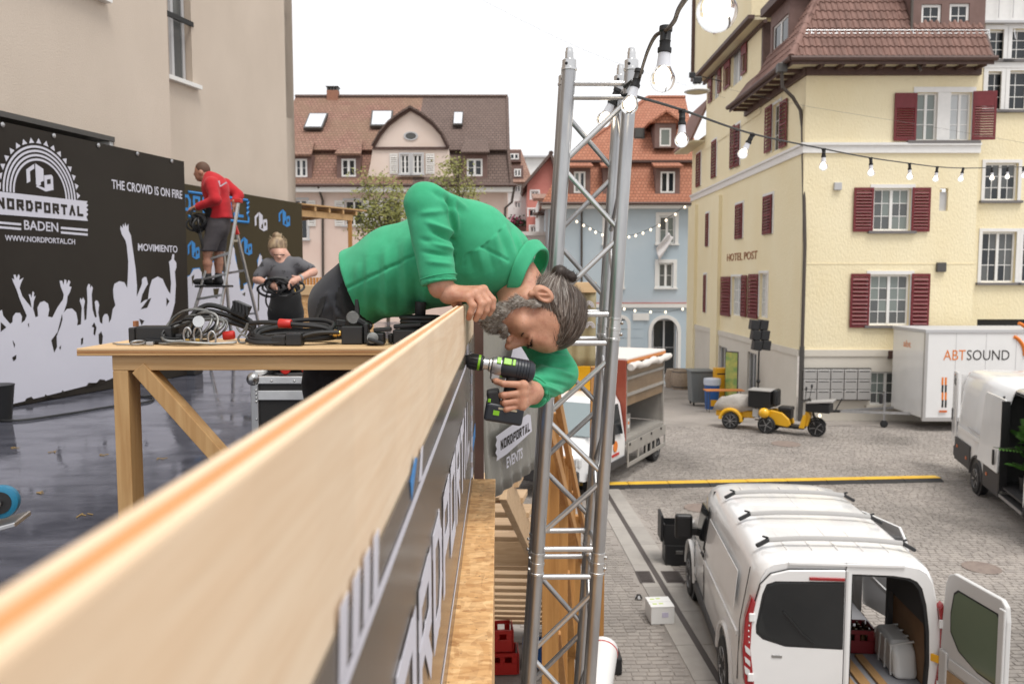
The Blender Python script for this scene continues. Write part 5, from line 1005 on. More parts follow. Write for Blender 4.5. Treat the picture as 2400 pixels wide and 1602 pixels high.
for (y0, y1, z0, z1) in ((7.2, 8.2, 3.4, 2.4), (8.2, 9.2, 2.9, 1.6), (7.2, 8.2, 1.6, .3), (8.2, 9.2, 1.8, .4)):
    f_ = lambda y: .145 + (y - 5.5) * .168 + .06; MB().bar((f_(y0), y0, z0), (f_(y1), y1, z1), .045, .14, (1, 0, 0)).build('brace', 'pine_orange', stairs, bevel=.004)
f_ = lambda y: .145 + (y - 5.5) * .168 + .13; MB().bar((f_(5.6), 5.6, 4.55), (f_(10.6), 10.6, 1.5), .05, .12).build('handrail', 'pine_orange', stairs, bevel=.005); MB().bar((f_(5.6), 5.6, 4.05), (f_(10.6), 10.6, 1.0), .03, .12).build('knee_rail', 'pine_orange', stairs, bevel=.005)
# screen on the far side of the stair head
gs = thing('stair_screen', 'olive printed mesh screen under a timber rail at the stair head', 'screen', PH(1365, 840, 6.6)); gf = Fr(V((PH(1365, 700, 6.6).x, PH(1365, 700, 6.6).y, 0)), RGT, -FH)
x0, x1 = gf.ab(1290, 700)[0], gf.ab(1397, 700)[0]; zt_ = gf.ab(1350, 661)[1]
mb = MB(); gf.box(mb, x0, x1, zt_ - .085, zt_, -.05, .02); mb.build('top_rail', 'spruce_top', gs, bevel=.004); vs = []; fs = []
for i in range(25):
    for j in range(9): t, s_ = i / 24, j / 8; vs.append(gf.pt(x0 + (x1 - x0) * t, zt_ - .085 - .6 * s_, -.01 + .012 * math.sin(t * 22 + s_)))
for i in range(24):
    for j in range(8): a = i * 9 + j; fs.append((a, a + 9, a + 10, a + 1))
o = MB().add(vs, fs).build('sheet', 'banner_gold', gs, smooth=True); md = o.modifiers.new('t', 'SOLIDIFY'); md.thickness = .004
for (u, v) in ((1372, 735), (1388, 768), (1386, 720), (1352, 745)):
    a, b = gf.ab(u, v)
    for k in range(3): MB().tube([gf.pt(a - .02 + .02 * math.cos(t) * (1 + k * .5), b + .025 * math.sin(t) * (1 + k * .5), .016) for t in [R(x) for x in range(0, 181, 20)]], .003, 4).build('print_arc', 'print_white', gs)
mb = MB(); gf.box(mb, x0 - .06, x0 - .002, .01, zt_, -.05, .01); mb.build('post', 'pine_orange', gs); mb = MB(); gf.box(mb, x1 - .03, x1 + .03, .01, zt_ - .7, -.12, -.055); mb.build('post', 'pine_orange', gs)
# ================================================================== VEHICLES
mat('van_white', (.80,.80,.80), .22, coat=.5, col2=(.77,.77,.77), vs=2, spec=.5); mat('van_inner', (.06,.06,.062), .7); mat('van_door_inner', (.60,.60,.60), .5); mat('ply_brown', (.22,.13,.07), .7, col2=(.26,.155,.085), vs=6); mat('ply_tan', (.40,.26,.14), .6, col2=(.44,.29,.16), vs=6)
mat('bumper_dark', (.045,.043,.045), .6, bump=.2, bs=200, bd=.001); mat('tyre', (.016,.016,.017), .75); mat('rim_silver', (.42,.42,.43), .35, metal=.7); mat('lamp_red', (.30,.008,.012), .15, coat=.6); mat('lamp_clear', (.62,.62,.62), .1, coat=.5); mat('lamp_orange', (.6,.13,.02), .3)
mat('crate_red', (.16,.012,.016), .4); mat('crate_bright', (.50,.02,.014), .4); mat('yellow', (.72,.36,.01), .4); mat('yellow_ramp', (.80,.50,.04), .5, col2=(.70,.40,.03), vs=3); mat('floor_grey', (.30,.30,.32), .6); mat('arch_white', (.58,.58,.57), .45); mat('logo_orange', (.75,.20,.02), .5); mat('ink_dark', (.03,.028,.026), .5)
glassm('van_glass', (.012,.014,.016), .04); glassm('green_glass', (.16,.20,.14), .08); glassm('screen_glass', (.30,.36,.38), .06)
mat('truck_grey', (.30,.28,.255), .5, col2=(.34,.32,.29), vs=3); mat('awning_white', (.68,.64,.60), .7, bump=.5, bs=8, bd=.04); mat('curtain_tan', (.20,.14,.09), .3, col2=(.27,.19,.12), vs=2); mat('truck_red', (.27,.045,.025), .5, col2=(.33,.075,.04), vs=1.5); mat('tarp_grey', (.42,.39,.355), .8, bump=.7, bs=6, bd=.05, col2=(.35,.32,.29), vs=3); mat('bin_grey', (.16,.175,.18), .5, bump=.1, bs=40); mat('bin_blue', (.02,.10,.33), .45); mat('scooter_yellow', (.78,.42,.012), .3, coat=.4); mat('barrel_wood', (.38,.30,.23), .8, col2=(.30,.23,.17), vs=9); mat('bench_orange', (.55,.20,.05), .6); mat('poster_green', (.22,.35,.10), .4, col2=(.55,.50,.12), vs=4)
def rotz(p, a): c, s = math.cos(a), math.sin(a); return (p[0]*c - p[1]*s, p[0]*s + p[1]*c, p[2])
def wheel(parent, c, r=.34, w=.22, ax=(1, 0, 0), name='wheel', rim='rim_silver', spokes=5, hub='rim_silver', side=1, tin=.66):
    c = V(c); ax = V(ax); ty = MB().lathe([(r*tin, -w/2), (r*.93, -w/2), (r, -w*.35), (r, w*.35), (r*.93, w/2), (r*tin, w/2)], 24, c, ax).build(name, 'tyre', parent, smooth=True, local=True)
    MB().lathe([(r*tin, -w*.42), (r*(tin-.05), -w*.52), (r*(tin-.1), -w*.3), (r*(tin-.1), w*.3), (r*(tin-.05), w*.52), (r*tin, w*.42)], 24, c, ax).build('rim', rim, ty, smooth=True, local=True)
    a = ax.orthogonal().normalized(); b = ax.cross(a)
    for k in range(spokes):
        an = 2 * math.pi * k / spokes; d = a * math.cos(an) + b * math.sin(an); MB().bar(c + ax * (side * w * .36), c + d * r * (tin - .04) + ax * (side * w * .40), w * .14, r * .16, ax).build('spoke', rim, ty, local=True)
    MB().lathe([(r*.16, -w*.42), (r*.17, w*.42), (r*.08, w*.46)], 12, c, ax * side).build('hub', hub, ty, smooth=True, local=True); MB().lathe([(r*.55, -.01), (r*.55, .01)], 16, c - ax * (side * w * .1), ax).build('brake', 'black_plastic', ty, local=True)
    return ty
def loft(sections, close=False):
    mb = MB(); n = len(sections[0]); vs = [p for s in sections for p in s]; fs = []
    for i in range(len(sections) - 1):
        for k in range(n - 1): fs.append((i*n + k, i*n + k + 1, (i+1)*n + k + 1, (i+1)*n + k))
    return mb.add(vs, fs)
def vsec(y, w, h, z0=.32, belt=1.08, tumble=.12, cr=.10):
    """open cross-section of a van body, sill to roof to sill"""
    half = [(w - .03, z0), (w, z0 + .12), (w, belt - .25), (w - .012, belt), (w - .03, belt + .12), (w - tumble * .62, h - .42), (w - tumble, h - .2), (w - tumble - .05, h - .1), (w - tumble - .13, h - .045), (w - tumble - .32, h - .012), (0, h)]
    return [(-x, y, z) for x, z in half] + [(x, y, z) for x, z in reversed(half[:-1])]
# ---------------- near van, seen from behind
vx, vy, va = 3.43, 8.12, R(-5.8)
vp = CD(vx, vy, 0); van = thing('delivery_van', 'white delivery van with roof bars, one rear door swung open', 'van', vp, (0, 0, va)); W, Hh, L = .98, 1.97, 4.95; van.scale = (1.05, 1, 1)
ss = [vsec(0.0, W - .045, Hh - .035), vsec(.05, W - .02, Hh - .012), vsec(.25, W, Hh), vsec(1.2, W, Hh + .012), vsec(2.4, W, Hh + .008), vsec(3.05, W - .01, Hh - .01)]
ss += [vsec(3.35, W - .02, Hh - .06), vsec(3.9, W - .03, 1.55, tumble=.16), vsec(4.25, W - .03, 1.26, belt=.9, tumble=.08), vsec(4.7, W - .08, 1.1, belt=.85, tumble=.1), vsec(4.95, W - .22, .92, belt=.7, tumble=.12)]
for sec in ([s for s in ss if s[0][1] < 1.0] + [vsec(1.15, W, Hh + .012)], [q[:-7] for q in (vsec(1.15, W, Hh + .012), vsec(1.8, W, Hh + .012), vsec(2.5, W, Hh + .007))], [vsec(2.5, W, Hh + .007)] + [s for s in ss if s[0][1] > 2.6]):
    b = loft(sec).build('body', 'van_white', van, smooth=True, local=True)
def VB(name, m, *boxes, parent=van, **kw):
    mb = MB()
    for q in boxes: mb.box(*q)
    return mb.build(name, m, parent, local=True, **kw)
# rear wall: frame, closed left door, opening on the right
prof = lambda x: Hh - .05 - .10 * max(0, (abs(x) - .55) / .4) ** 2
mb = MB(); yb = -.012
def ring(pts_o, pts_i, y, th):
    m_ = MB(); n = len(pts_o)
    for k in range(n): k2 = (k + 1) % n; m_.prism([(pts_o[k][0], y, pts_o[k][1]), (pts_o[k2][0], y, pts_o[k2][1]), (pts_i[k2][0], y, pts_i[k2][1]), (pts_i[k][0], y, pts_i[k][1])], (0, th, 0))
    return m_
OUT = [(.006, .36), (.90, .36), (.934, .83), (.905, 1.20), (.86, 1.51), (.812, 1.735), (.762, 1.835), (.682, 1.89), (.49, 1.922), (.006, 1.932)]; INN = [(.055, .56), (.80, .56), (.815, .9), (.80, 1.25), (.765, 1.52), (.72, 1.69), (.67, 1.76), (.60, 1.795), (.45, 1.815), (.055, 1.82)]
MB().prism([(-x, -.004, z) for x, z in OUT], (0, .03, 0)).build('rear_panel', 'van_white', van, local=True)
ring(OUT, INN, yb, .05).build('door_frame', 'van_white', van, local=True); INN2 = [(x + (.012 if x < .1 else -.028), z + (.02 if z < 1 else -.022)) for x, z in INN]; ring(INN, INN2, yb + .006, .05).build('door_seal', 'rubber_black', van, local=True)
DL = [(-.012, .48), (-.012, 1.865), (-.55, 1.85), (-.72, 1.80), (-.82, 1.68), (-.90, 1.35), (-.945, 1.0), (-.92, .62), (-.88, .48)]
ld = MB().prism([(x, -.045, z) for x, z in DL], (0, .05, 0)).build('rear_door', 'van_white', van, local=True, bevel=.012, seg=3)
WP = [(-.02, 1.05), (-.02, 1.73), (-.66, 1.715), (-.745, 1.68), (-.785, 1.57), (-.84, 1.27), (-.835, 1.19), (-.77, 1.13), (-.55, 1.06)]
MB().prism([(x, -.050, z) for x, z in WP], (0, .012, 0)).build('window', 'van_glass', ld, local=True, bevel=.004); MB().prism([(x, -.0465, z) for x, z in [(p[0] * 1.0 + (.0 if p[0] > -.1 else -.02), p[1] + (.018 if p[1] > 1.4 else -.018)) for p in WP]], (0, .01, 0)).build('window_rubber', 'rubber_black', ld, local=True)
VB('brake_light', 'lamp_red', (-.36, -.02, -.062, -.04, 1.755, 1.79), bevel=.008); VB('door_edge', 'van_door_inner', (-.008, .012, -.05, .02, .5, 1.86)); VB('roof_cover', 'van_white', (-.55, .55, -.03, .03, 1.905, 1.925))
MB().tube([(x * 1.006, -.02, z + (.006 if z > 1.5 else 0)) for x, z in DL], .006, 5, closed=True).build('door_gap', 'rubber_black', van, local=True)
for q in ([(-W - .004, 2.62, .45), (-W - .004, 2.62, 1.1), (-W + .06, 2.62, 1.75)], [(-W - .004, 3.5, .6), (-W - .004, 3.5, 1.05)], [(-W - .004, 2.62, .46), (-W - .004, 3.5, .5)], [(-W + .1, .18, 1.80), (-W + .01, .2, 1.2), (-W - .001, .22, .55)]): MB().tube(q, .005, 5).build('panel_gap', 'rubber_black', van, local=True)
MB().tube([(-.30, -.058, 1.09), (-.42, -.066, 1.20), (-.60, -.060, 1.42)], .008, 5).build('rear_wiper', 'rubber_black', van, local=True)
VB('badge', 'steel', (-.70, -.60, -.052, -.045, .92, .95), bevel=.003)
for s_ in (-1, 1):
    q = [(.86, .62), (.955, .62), (.985, 1.0), (.965, 1.33), (.905, 1.56), (.865, 1.50), (.895, 1.3), (.905, 1.0)]
    lamp = MB().prism([(s_ * x, -.055, z) for x, z in q], (0, .10, 0)).build('tail_light', 'lamp_red', van, local=True, bevel=.012)
    for (z0, z1_) in ((.70, .78), (.82, .88), (.93, 1.0)): MB().prism([(s_ * x, -.062, z) for x, z in ((.905, z0), (.955, z0 + .05), (.965, z1_ + .05), (.91, z1_))], (0, .01, 0)).build('lamp_lens', 'lamp_clear', lamp, local=True)
    for k in range(6): MB().ell((s_ * (.93 - .004 * abs(k - 2)), -.058, 1.08 + k * .06), .008, .006, .01, 6, 4).build('lamp_dot', 'lamp_clear', lamp, local=True)
    for z in (1.30, .66): VB('hinge', 'van_white', (s_ * .90 - .03, s_ * .90 + .03, -.07, -.04, z, z + .09), bevel=.01)
VB('rear_bumper', 'bumper_dark', (-.97, .97, -.16, .12, .30, .50), bevel=.05, seg=3); VB('load_sill', 'galv', (.05, .80, -.04, .04, .52, .562))
# side detail (left flank)
for s_ in (-1, 1):
    mb = MB(); mb.bar((s_ * (W + .002), .3, 1.02), (s_ * (W + .002), 3.4, .98), .02, .05); mb.build('crease', 'van_white', van, local=True); VB('sill', 'bumper_dark', (s_ * (W - .02) - .03, s_ * (W - .02) + .03, .95, 3.7, .24, .40), bevel=.02)
    for yy in (.95, 3.95):
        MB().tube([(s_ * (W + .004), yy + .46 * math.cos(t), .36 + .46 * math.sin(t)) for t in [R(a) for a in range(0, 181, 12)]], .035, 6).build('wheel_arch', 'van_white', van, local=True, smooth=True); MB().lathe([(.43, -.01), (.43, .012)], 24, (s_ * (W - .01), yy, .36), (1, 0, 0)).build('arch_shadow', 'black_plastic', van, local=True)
        wheel(van, (s_ * (W - .08), yy, .335), side=s_)
pan = [(-W - .001, .45, 1.22), (-W - .001, 2.5, 1.22), (-W + .055, 2.5, 1.62), (-W + .055, .55, 1.62)]; MB().prism([V(p) + V((-.012, 0, 0)) for p in pan], (.006, 0, 0)).build('side_panel', 'van_white', van, local=True, bevel=.006)
MB().prism([(-W - .012, 2.7, 1.12), (-W - .012, 3.45, 1.10), (-W + .06, 3.3, 1.62), (-W + .06, 2.7, 1.66)], (.02, 0, 0)).build('side_window', 'van_glass', van, local=True)
VB('fuel_flap', 'van_white', (-W - .006, -W + .01, 2.62, 2.85, .92, 1.1), bevel=.01); VB('handle', 'black_plastic', (-W - .03, -W, 2.62, 2.78, 1.04, 1.08), bevel=.01)

VB('mirror', 'black_plastic', (-W - .30, -W - .06, 3.32, 3.44, 1.06, 1.42), bevel=.04, seg=3); VB('mirror_arm', 'black_plastic', (-W - .08, -W + .02, 3.34, 3.42, 1.12, 1.22)); VB('mirror', 'black_plastic', (W + .06, W + .30, 3.32, 3.44, 1.06, 1.42), bevel=.04, seg=3)
VB('windscreen', 'van_glass', (-.72, .72, 3.55, 3.57, 1.3, 1.7))
for yy in (.38, 1.35, 2.32):                                    # roof bars
    zt_ = Hh + .075; bar_ = MB().tube(spline([(-.66, yy, zt_ - .015), (-.3, yy, zt_ + .012), (.3, yy, zt_ + .012), (.66, yy, zt_ - .015)], 5), .028, 8).build('roof_bar', 'mail_grey', van, smooth=True, local=True)
    for s_ in (-1, 1): MB().bar((s_ * .66, yy, zt_ - .012), (s_ * .79, yy - .01, Hh - .01), .06, .04).build('bar_foot', 'black_plastic', bar_, local=True, bevel=.015); MB().bar((s_ * .66, yy + .02, zt_ + .0), (s_ * .72, yy + .04, zt_ + .012), .025, .022).build('bar_lever', 'black_plastic', bar_, local=True, bevel=.01)
for k in range(5): x = -.5 + k * .25; MB().tube([(x, .25, Hh + .004 - abs(x) * .03), (x, 2.9, Hh + .002 - abs(x) * .03)], .012, 6).build('roof_rib', 'van_white', van, local=True, smooth=True)
# interior
VB('load_floor', 'floor_grey', (-.85, .85, .02, 3.0, .52, .55)); VB('lining', 'ply_brown', (.85, .87, .15, 1.1, .56, 1.25)); VB('lining', 'ply_brown', (-.83, -.81, .15, 2.6, .56, 1.55)); VB('roof_lining', 'van_inner', (-.7, .7, .1, 3.0, 1.87, 1.885)); VB('upper_lining', 'van_inner', (.80, .815, .1, 1.1, 1.26, 1.84))
VB('bulkhead', 'van_inner', (-.82, .32, 2.95, 2.99, .55, 1.87)); VB('pillar', 'van_inner', (.80, .92, 1.08, 1.17, .55, 1.87)); VB('seat_back', 'van_inner', (-.2, .3, 2.75, 2.95, .55, 1.45), bevel=.06)
vs = [(.42, .35, .55), (.42, 1.25, .55)]; MB().prism([(.85, .30, .552), (.85, 1.1, .552), (.85, 1.02, .84), (.85, .9, .92), (.85, .50, .92), (.85, .38, .84)], (-.24, 0, 0)).build('wheel_box', 'arch_white', van, local=True, bevel=.06, seg=4)
for k in range(4): MB().tube([(.609, .42 + k * .18, .56), (.609, .45 + k * .15, .88), (.84, .45 + k * .15, .925)], .012, 5).build('wheel_box_rib', 'arch_white', van, local=True)
# open right rear door, hinged on the right edge
dr_ = bpy.data.objects.new('open_rear_door', None); link(dr_, van); ORG[dr_.name] = None; dr_.location = (.945, -.03, 0); dr_.rotation_euler = (0, 0, R(100))
DO = [(0, .48), (0, 1.0), (-.015, 1.45), (-.045, 1.78), (-.085, 1.88), (-.17, 1.925), (-.84, 1.93), (-.90, 1.88), (-.92, 1.75), (-.92, .48)]
dd = MB().prism([(x, 0, z) for x, z in DO], (0, .05, 0)).build('door_skin', 'van_door_inner', dr_, local=True, bevel=.014, seg=3)
WO = [(-.84, 1.12), (-.84, 1.72), (-.79, 1.77), (-.26, 1.77), (-.20, 1.72), (-.16, 1.50), (-.17, 1.34), (-.30, 1.20), (-.55, 1.12)]
MB().prism([(x, -.006, z) for x, z in WO], (0, .062, 0)).build('window', 'green_glass', dr_, local=True); MB().prism([(x * 1.0 + (-.016 if x < -.5 else .016), -.003, z + (.016 if z > 1.4 else -.016)) for x, z in WO], (0, .056, 0)).build('window_rubber', 'rubber_black', dr_, local=True)
ins = MB(); ins.box(-.82, -.12, .05, .062, .52, .92); ins.build('inner_board', 'ply_tan', dr_, local=True, bevel=.02)
for (x0, x1, z0, z1_) in ((-.92, -.84, .95, 1.86), (-.14, -.02, .5, 1.1)): MB().box(x0, x1, .05, .075, z0, z1_).build('inner_rib', 'van_door_inner', dr_, local=True, bevel=.02)
MB().box(-.84, -.16, .05, .07, .95, 1.06).build('inner_rib', 'van_door_inner', dr_, local=True, bevel=.02)
mb = MB(); mb.bar((.80, .02, .98), (1.02, -.18, .95), .02, .08); mb.build('door_strap', 'yellow', van, local=True, bevel=.008); VB('strap_bracket', 'black_plastic', (.98, 1.06, -.24, -.16, .88, 1.0), bevel=.01)
sdn = MB().prism([(1.0, 2.55, .5), (1.28, 1.75, .5), (1.30, 1.75, 1.1), (1.20, 1.75, 1.62), (1.14, 1.8, 1.78), (.93, 2.5, 1.78), (.98, 2.55, 1.1)], (.035, .012, 0)).build('open_side_door', 'van_white', van, local=True, bevel=.01); MB().prism([(1.13, 2.42, 1.16), (1.305, 1.84, 1.16), (1.235, 1.84, 1.66), (1.02, 2.42, 1.68)], (.012, .004, 0)).build('window', 'green_glass', sdn, local=True)
def inv(p): q = rotz((p[0] * 1.05, p[1], p[2]), va); return vp + V(q)
# cargo
for k, (x0, y0, x1, y1, w_) in enumerate(((.14, -.25, .08, .86, .10), (.29, -.3, .24, .86, .11), (.46, -.15, .42, .84, .09))):
    o = MB().bar((0, 0, 0), (x1 - x0, y1 - y0, 0), w_, .03).build('plank', 'plank_wood'); o.location = inv((x0, y0, .567 + k * .001)); o.rotation_euler = (0, 0, va); tag(o, ('leftmost loose plank on the van floor', 'middle loose plank on the van floor', 'loose plank beside the wheel box in the van')[k], 'plank', 'planks in the van')
def crate(name, label, loc, rz, m, sx=.40, sy=.30, sz=.27, bottles=True):
    t = thing(name, label, 'crate', loc, (0, 0, rz))
    for (ax, s_) in (('x', 1), ('x', -1), ('y', 1), ('y', -1)):
        n_ = 'side_panel'; mb = MB()
        ln, off = (sy, sx / 2) if ax == 'x' else (sx - .03, sy / 2)
        def bx(t0, t1, z0, z1_):
            if ax == 'x': mb.box(s_ * off - .0075, s_ * off + .0075, t0, t1, z0, z1_)
            else: mb.box(t0, t1, s_ * off - .0075, s_ * off + .0075, z0, z1_)
        bx(-ln/2, ln/2, 0, sz * .55); bx(-ln/2, -ln/2 + .07, sz * .551, sz * .82); bx(ln/2 - .07, ln/2, sz * .551, sz * .82); bx(-.03, .03, sz * .551, sz * .82); bx(-ln/2, ln/2, sz * .821, sz); mb.build(n_, m, t, local=True, bevel=.004, seg=1)
    MB().box(-sx/2 + .008, sx/2 - .008, -sy/2 + .008, sy/2 - .008, .004, .014).build('base', m, t, local=True)
    if bottles:
        for i in range(5):
            for j in range(4): MB().lathe([(.03, .016), (.03, .17), (.012, .22), (.0125, .255), (.014, .257), (.014, .266)], 8, (-sx/2 + .05 + i * .075, -sy/2 + .045 + j * .07, 0)).build('bottle', 'bottle_brown', t, local=True, smooth=True)
    return t

c1_ = crate('bottle_crate', 'dark red bottle crate standing inside the open van', inv((.42, 1.05, .567)), va, 'crate_red'); text('BIER', 1, 'print_white', c1_, (-.1, -.162, .05), (1, 0, 0), (0, 0, 1), .001, fit=(.2, .035), local=True) if False else None
# ---------------- black equipment boxes on a trolley beyond the mirror
bp = G(1592, 1325); t = thing('equipment_box', 'black lidded equipment box on the street, lower of two', 'box', bp, (0, 0, R(-4))); MB().box(-.24, .24, 0, .4, .0, .36).build('case_body', 'black_plastic', t, local=True, bevel=.02); MB().box(-.06, .06, -.008, 0, .2, .26).build('handle', 'steel', t, local=True, bevel=.004)
t = thing('equipment_box', 'open black equipment box stacked upon another one', 'box', bp + ZV * .362, (0, 0, R(-4)))
for q in ((-.26, .22, 0, .012, 0, .34), (-.26, .22, .40, .412, 0, .34), (-.26, -.248, .0125, .3995, 0, .34), (.208, .22, .0125, .3995, 0, .34)): MB().box(*q).build('side_panel', 'black_plastic', t, local=True)
MB().box(-.247, .207, .0125, .3995, .0, .03).build('base', 'black_plastic', t, local=True); MB().box(-.32, -.275, -.02, .42, .05, .5).build('lid', 'black_plastic', t, local=True, bevel=.01)
# ---------------- white cartons, small bracket, rolled sheet, crates by the wall
wp = G(1553, 1463); t = thing('carton', 'white cardboard carton with green print standing on the street', 'carton', (wp.x, wp.y, .006), (0, 0, R(3))); MB().box(-.165, .165, 0, .36, 0, .24).build('box_body', 'plastic_white', t, local=True, bevel=.006); MB().box(-.168, .168, -.003, .175, .241, .256).build('lid_half', 'plastic_white', t, local=True, bevel=.004); MB().box(-.168, .168, .185, .363, .241, .256).build('lid_half', 'plastic_white', t, local=True, bevel=.004); MB().box(-.01, .08, -.004, 0, .10, .17).build('paper_label', 'label_lilac', t, local=True)
for (x, y) in ((-.12, .08), (-.03, .09), (-.12, .25), (-.03, .27)): MB().box(x, x + .06, y, y + .04, .2562, .2572).build('print', 'print_green', t, local=True)

# ================================================================== CABLE RAMP
ra, rb_ = G(1425, 1139), G(2330, 1120); rd = (rb_ - ra).normalized(); rn = Vector((-rd.y, rd.x, 0)); RL = (rb_ - ra).length; nm = 10
for k in range(nm):
    t = thing('cable_ramp', 'yellow lidded black rubber cable ramp module lying across the street', 'cable ramp', ra + rd * (RL * (k + .5) / nm), group='cable ramp modules in one row'); o_ = ra + rd * (RL * k / nm) - rd * (RL * .15) ; l_ = rd * (RL / nm - .012)
    q = [(-.27, .004), (-.13, .06), (.13, .06), (.27, .004)]; MB().prism([o_ + rn * y + ZV * z for y, z in q], l_).build('base', 'rubber_black', t); MB().prism([o_ + rn * y + ZV * z for y, z in ((-.12, .061), (.12, .061), (.12, .074), (-.12, .074))], l_).build('lid', 'yellow_ramp', t, bevel=.004, seg=1)
# ================================================================== WHITE EVENT TRAILER
tc = CD(13.06, 25.5, 0); tf = Fr(tc, RGT, -FH); trl = thing('box_trailer', 'white box trailer with orange and black lettering parked by the hotel', 'trailer', tc)
MB().prism([tf.pt(0, .42), tf.pt(6, .42), tf.pt(6, 3.22), tf.pt(0, 3.22)], FH * 2.2).build('box_body', 'van_white', trl, bevel=.02)
mb = MB(); tf.box(mb, -.03, 6, 3.14, 3.25, -2.22, .03); mb.build('roof_edge', 'grey_trim', trl, bevel=.01); mb = MB(); tf.box(mb, -.035, .06, .38, 3.14, -.06, .035); mb.build('corner_post', 'mail_grey', trl); mb = MB(); tf.box(mb, -.03, 6, .34, .46, -.06, .03); mb.build('lower_rail', 'mail_grey', trl)
for k in range(1, 7): mb = MB(); tf.box(mb, k * .95, k * .95 + .012, .47, 3.13, 0, .006); mb.build('panel_seam', 'grey_trim', trl)
def zt3(x, y): return 2000 + x / 3.4075, 740 + y / 3.4075
for wrd, x0, x1, m in (('ABT', 718, 898, 'logo_orange'), ('SOUND', 905, 1248, 'ink_dark')):
    a0, b0 = tf.ab(*zt3(x0, 352)); a1, b1 = tf.ab(*zt3(x1, 272)); text(wrd, 1, m, trl, tf.pt(a0, b0, .008), tf.ex, ZV, .003, fit=(a1 - a0, b1 - b0), bold=-.004)
ca, cb = tf.ab(*zt3(1225, 318))
for rr in (.62, 1.05):
    MB().tube([tf.pt(ca + math.sin(t) * rr * .9, cb + math.cos(t) * rr * 1.05, .01) for t in [R(a) for a in range(20, 91, 7)]], .055, 6).build('logo_arc', 'logo_orange', trl)
for (y, m) in ((520, 'logo_orange'), (580, 'ink_dark'), (640, 'logo_orange'), (700, 'ink_dark')):
    for x in (712, 738): a, b = tf.ab(*zt3(x, y)); mb = MB(); tf.box(mb, a - .03, a + .03, b - .12, b + .12, .0, .006); mb.build('print_mark', m, trl)
a, b = tf.ab(*zt3(712, 760)); mb = MB(); tf.box(mb, a - .12, a + .12, b - .03, b + .03, .03, .05); mb.build('side_marker', 'lamp_orange', trl)
f_l = Fr(tc, FH, -RGT); a0 = .55; text('abt', 1, 'logo_orange', trl, f_l.pt(1.45, 2.6, .006), -FH, ZV, .003, fit=(.5, .22))
pt_ = [CD(12.9, 26.0, .5), CD(12.9, 27.2, .5)]; hit = CD(10.7, 26.35, .52)
for p in pt_: MB().bar(p, hit, .07, .08).build('drawbar', 'galv', trl)
MB().bar(hit + RGT * .15, hit - RGT * .35, .09, .09).build('coupling', 'black_plastic', trl, bevel=.02); MB().tube([hit - RGT * .1, hit + ZV * .42 + RGT * .12], .02, 6).build('brake_lever', 'black_plastic', trl); MB().tube([hit - RGT * .35, hit - RGT * .4 + ZV * .2], .015, 6).build('coupling_handle', 'black_plastic', trl)
j = CD(12.15, 26.2, 0); MB().tube([j + ZV * .2, j + ZV * 1.15], .035, 8).build('jockey_post', 'galv', trl); t_ = MB().lathe([(.06, -.04), (.12, -.03), (.12, .03), (.06, .04)], 14, j + ZV * .125, FH).build('jockey_wheel', 'tyre', trl, smooth=True); MB().bar(j + ZV * 1.15, j + ZV * 1.2 - RGT * .25, .03, .03).build('crank', 'black_plastic', trl); MB().obox(j + ZV * .95 - RGT * .12, RGT, FH, ZV, .05, .05, .16).build('plug_holder', 'black_plastic', trl, bevel=.02)
# ================================================================== WHITE RENTAL VAN, right edge
fdir = V((-.28, -.96, 0)).normalized(); th_ = math.atan2(-fdir.x, fdir.y); xl = V((math.cos(th_), math.sin(th_), 0)); cr_ = CD(11.0, 19.9, 0); vc = cr_ - xl * 1.0
wv = thing('rental_van', 'white high-roof van with dark side cladding and its side door open', 'van', vc, (0, 0, th_)); hs2 = 2.66
S2 = lambda y, w_=1.0, h=hs2: vsec(y, w_, h, z0=.42, belt=1.2, tumble=.16)
o = loft([S2(0, .93, hs2 - .06), S2(.06, .97, hs2 - .02), S2(.3), S2(1.5), S2(3.6)]).build('body', 'van_white', wv, smooth=True, local=True); o.modifiers.new('t', 'SOLIDIFY').thickness = .03
nk = 7; o = loft([S2(y)[:-nk] for y in (3.6, 4.3, 5.0)]).build('body', 'van_white', wv, smooth=True, local=True); o.modifiers.new('t', 'SOLIDIFY').thickness = .03
o = loft([S2(5.0), S2(5.4), S2(5.9, .97, 2.1), S2(6.3, .95, 1.5), S2(6.8, .8, 1.1)]).build('cab', 'van_white', wv, smooth=True, local=True)
def WB(name, m, *bx, parent=wv, **kw):
    mb = MB()
    for q in bx: mb.box(*q)
    return mb.build(name, m, parent, local=True, **kw)
WB('rear_panel', 'van_white', (-.9, .9, -.01, .03, .45, 2.5)); WB('side_cladding', 'bumper_dark', (.985, 1.03, .12, 1.45, .42, .98), bevel=.03, seg=3); WB('side_cladding', 'bumper_dark', (.985, 1.03, 2.5, 3.6, .34, .86), bevel=.03, seg=3); WB('rear_bumper', 'bumper_dark', (-.98, .99, -.2, .1, .42, .72), bevel=.06, seg=3); WB('step', 'bumper_dark', (.8, 1.0, 3.6, 5.0, .34, .42), bevel=.01); WB('step_edge', 'galv', (1.0, 1.015, 3.6, 5.0, .37, .43))
for (y, z) in ((.35, .75), (1.15, .62), (2.75, .62)): WB('side_marker', 'lamp_orange', (1.03, 1.045, y, y + .09, z, z + .07), bevel=.01)
dsl = [(2.28, .86), (3.68, .86), (3.68, 1.2), (3.68, 2.25), (3.6, 2.38), (2.36, 2.38), (2.28, 2.3)]
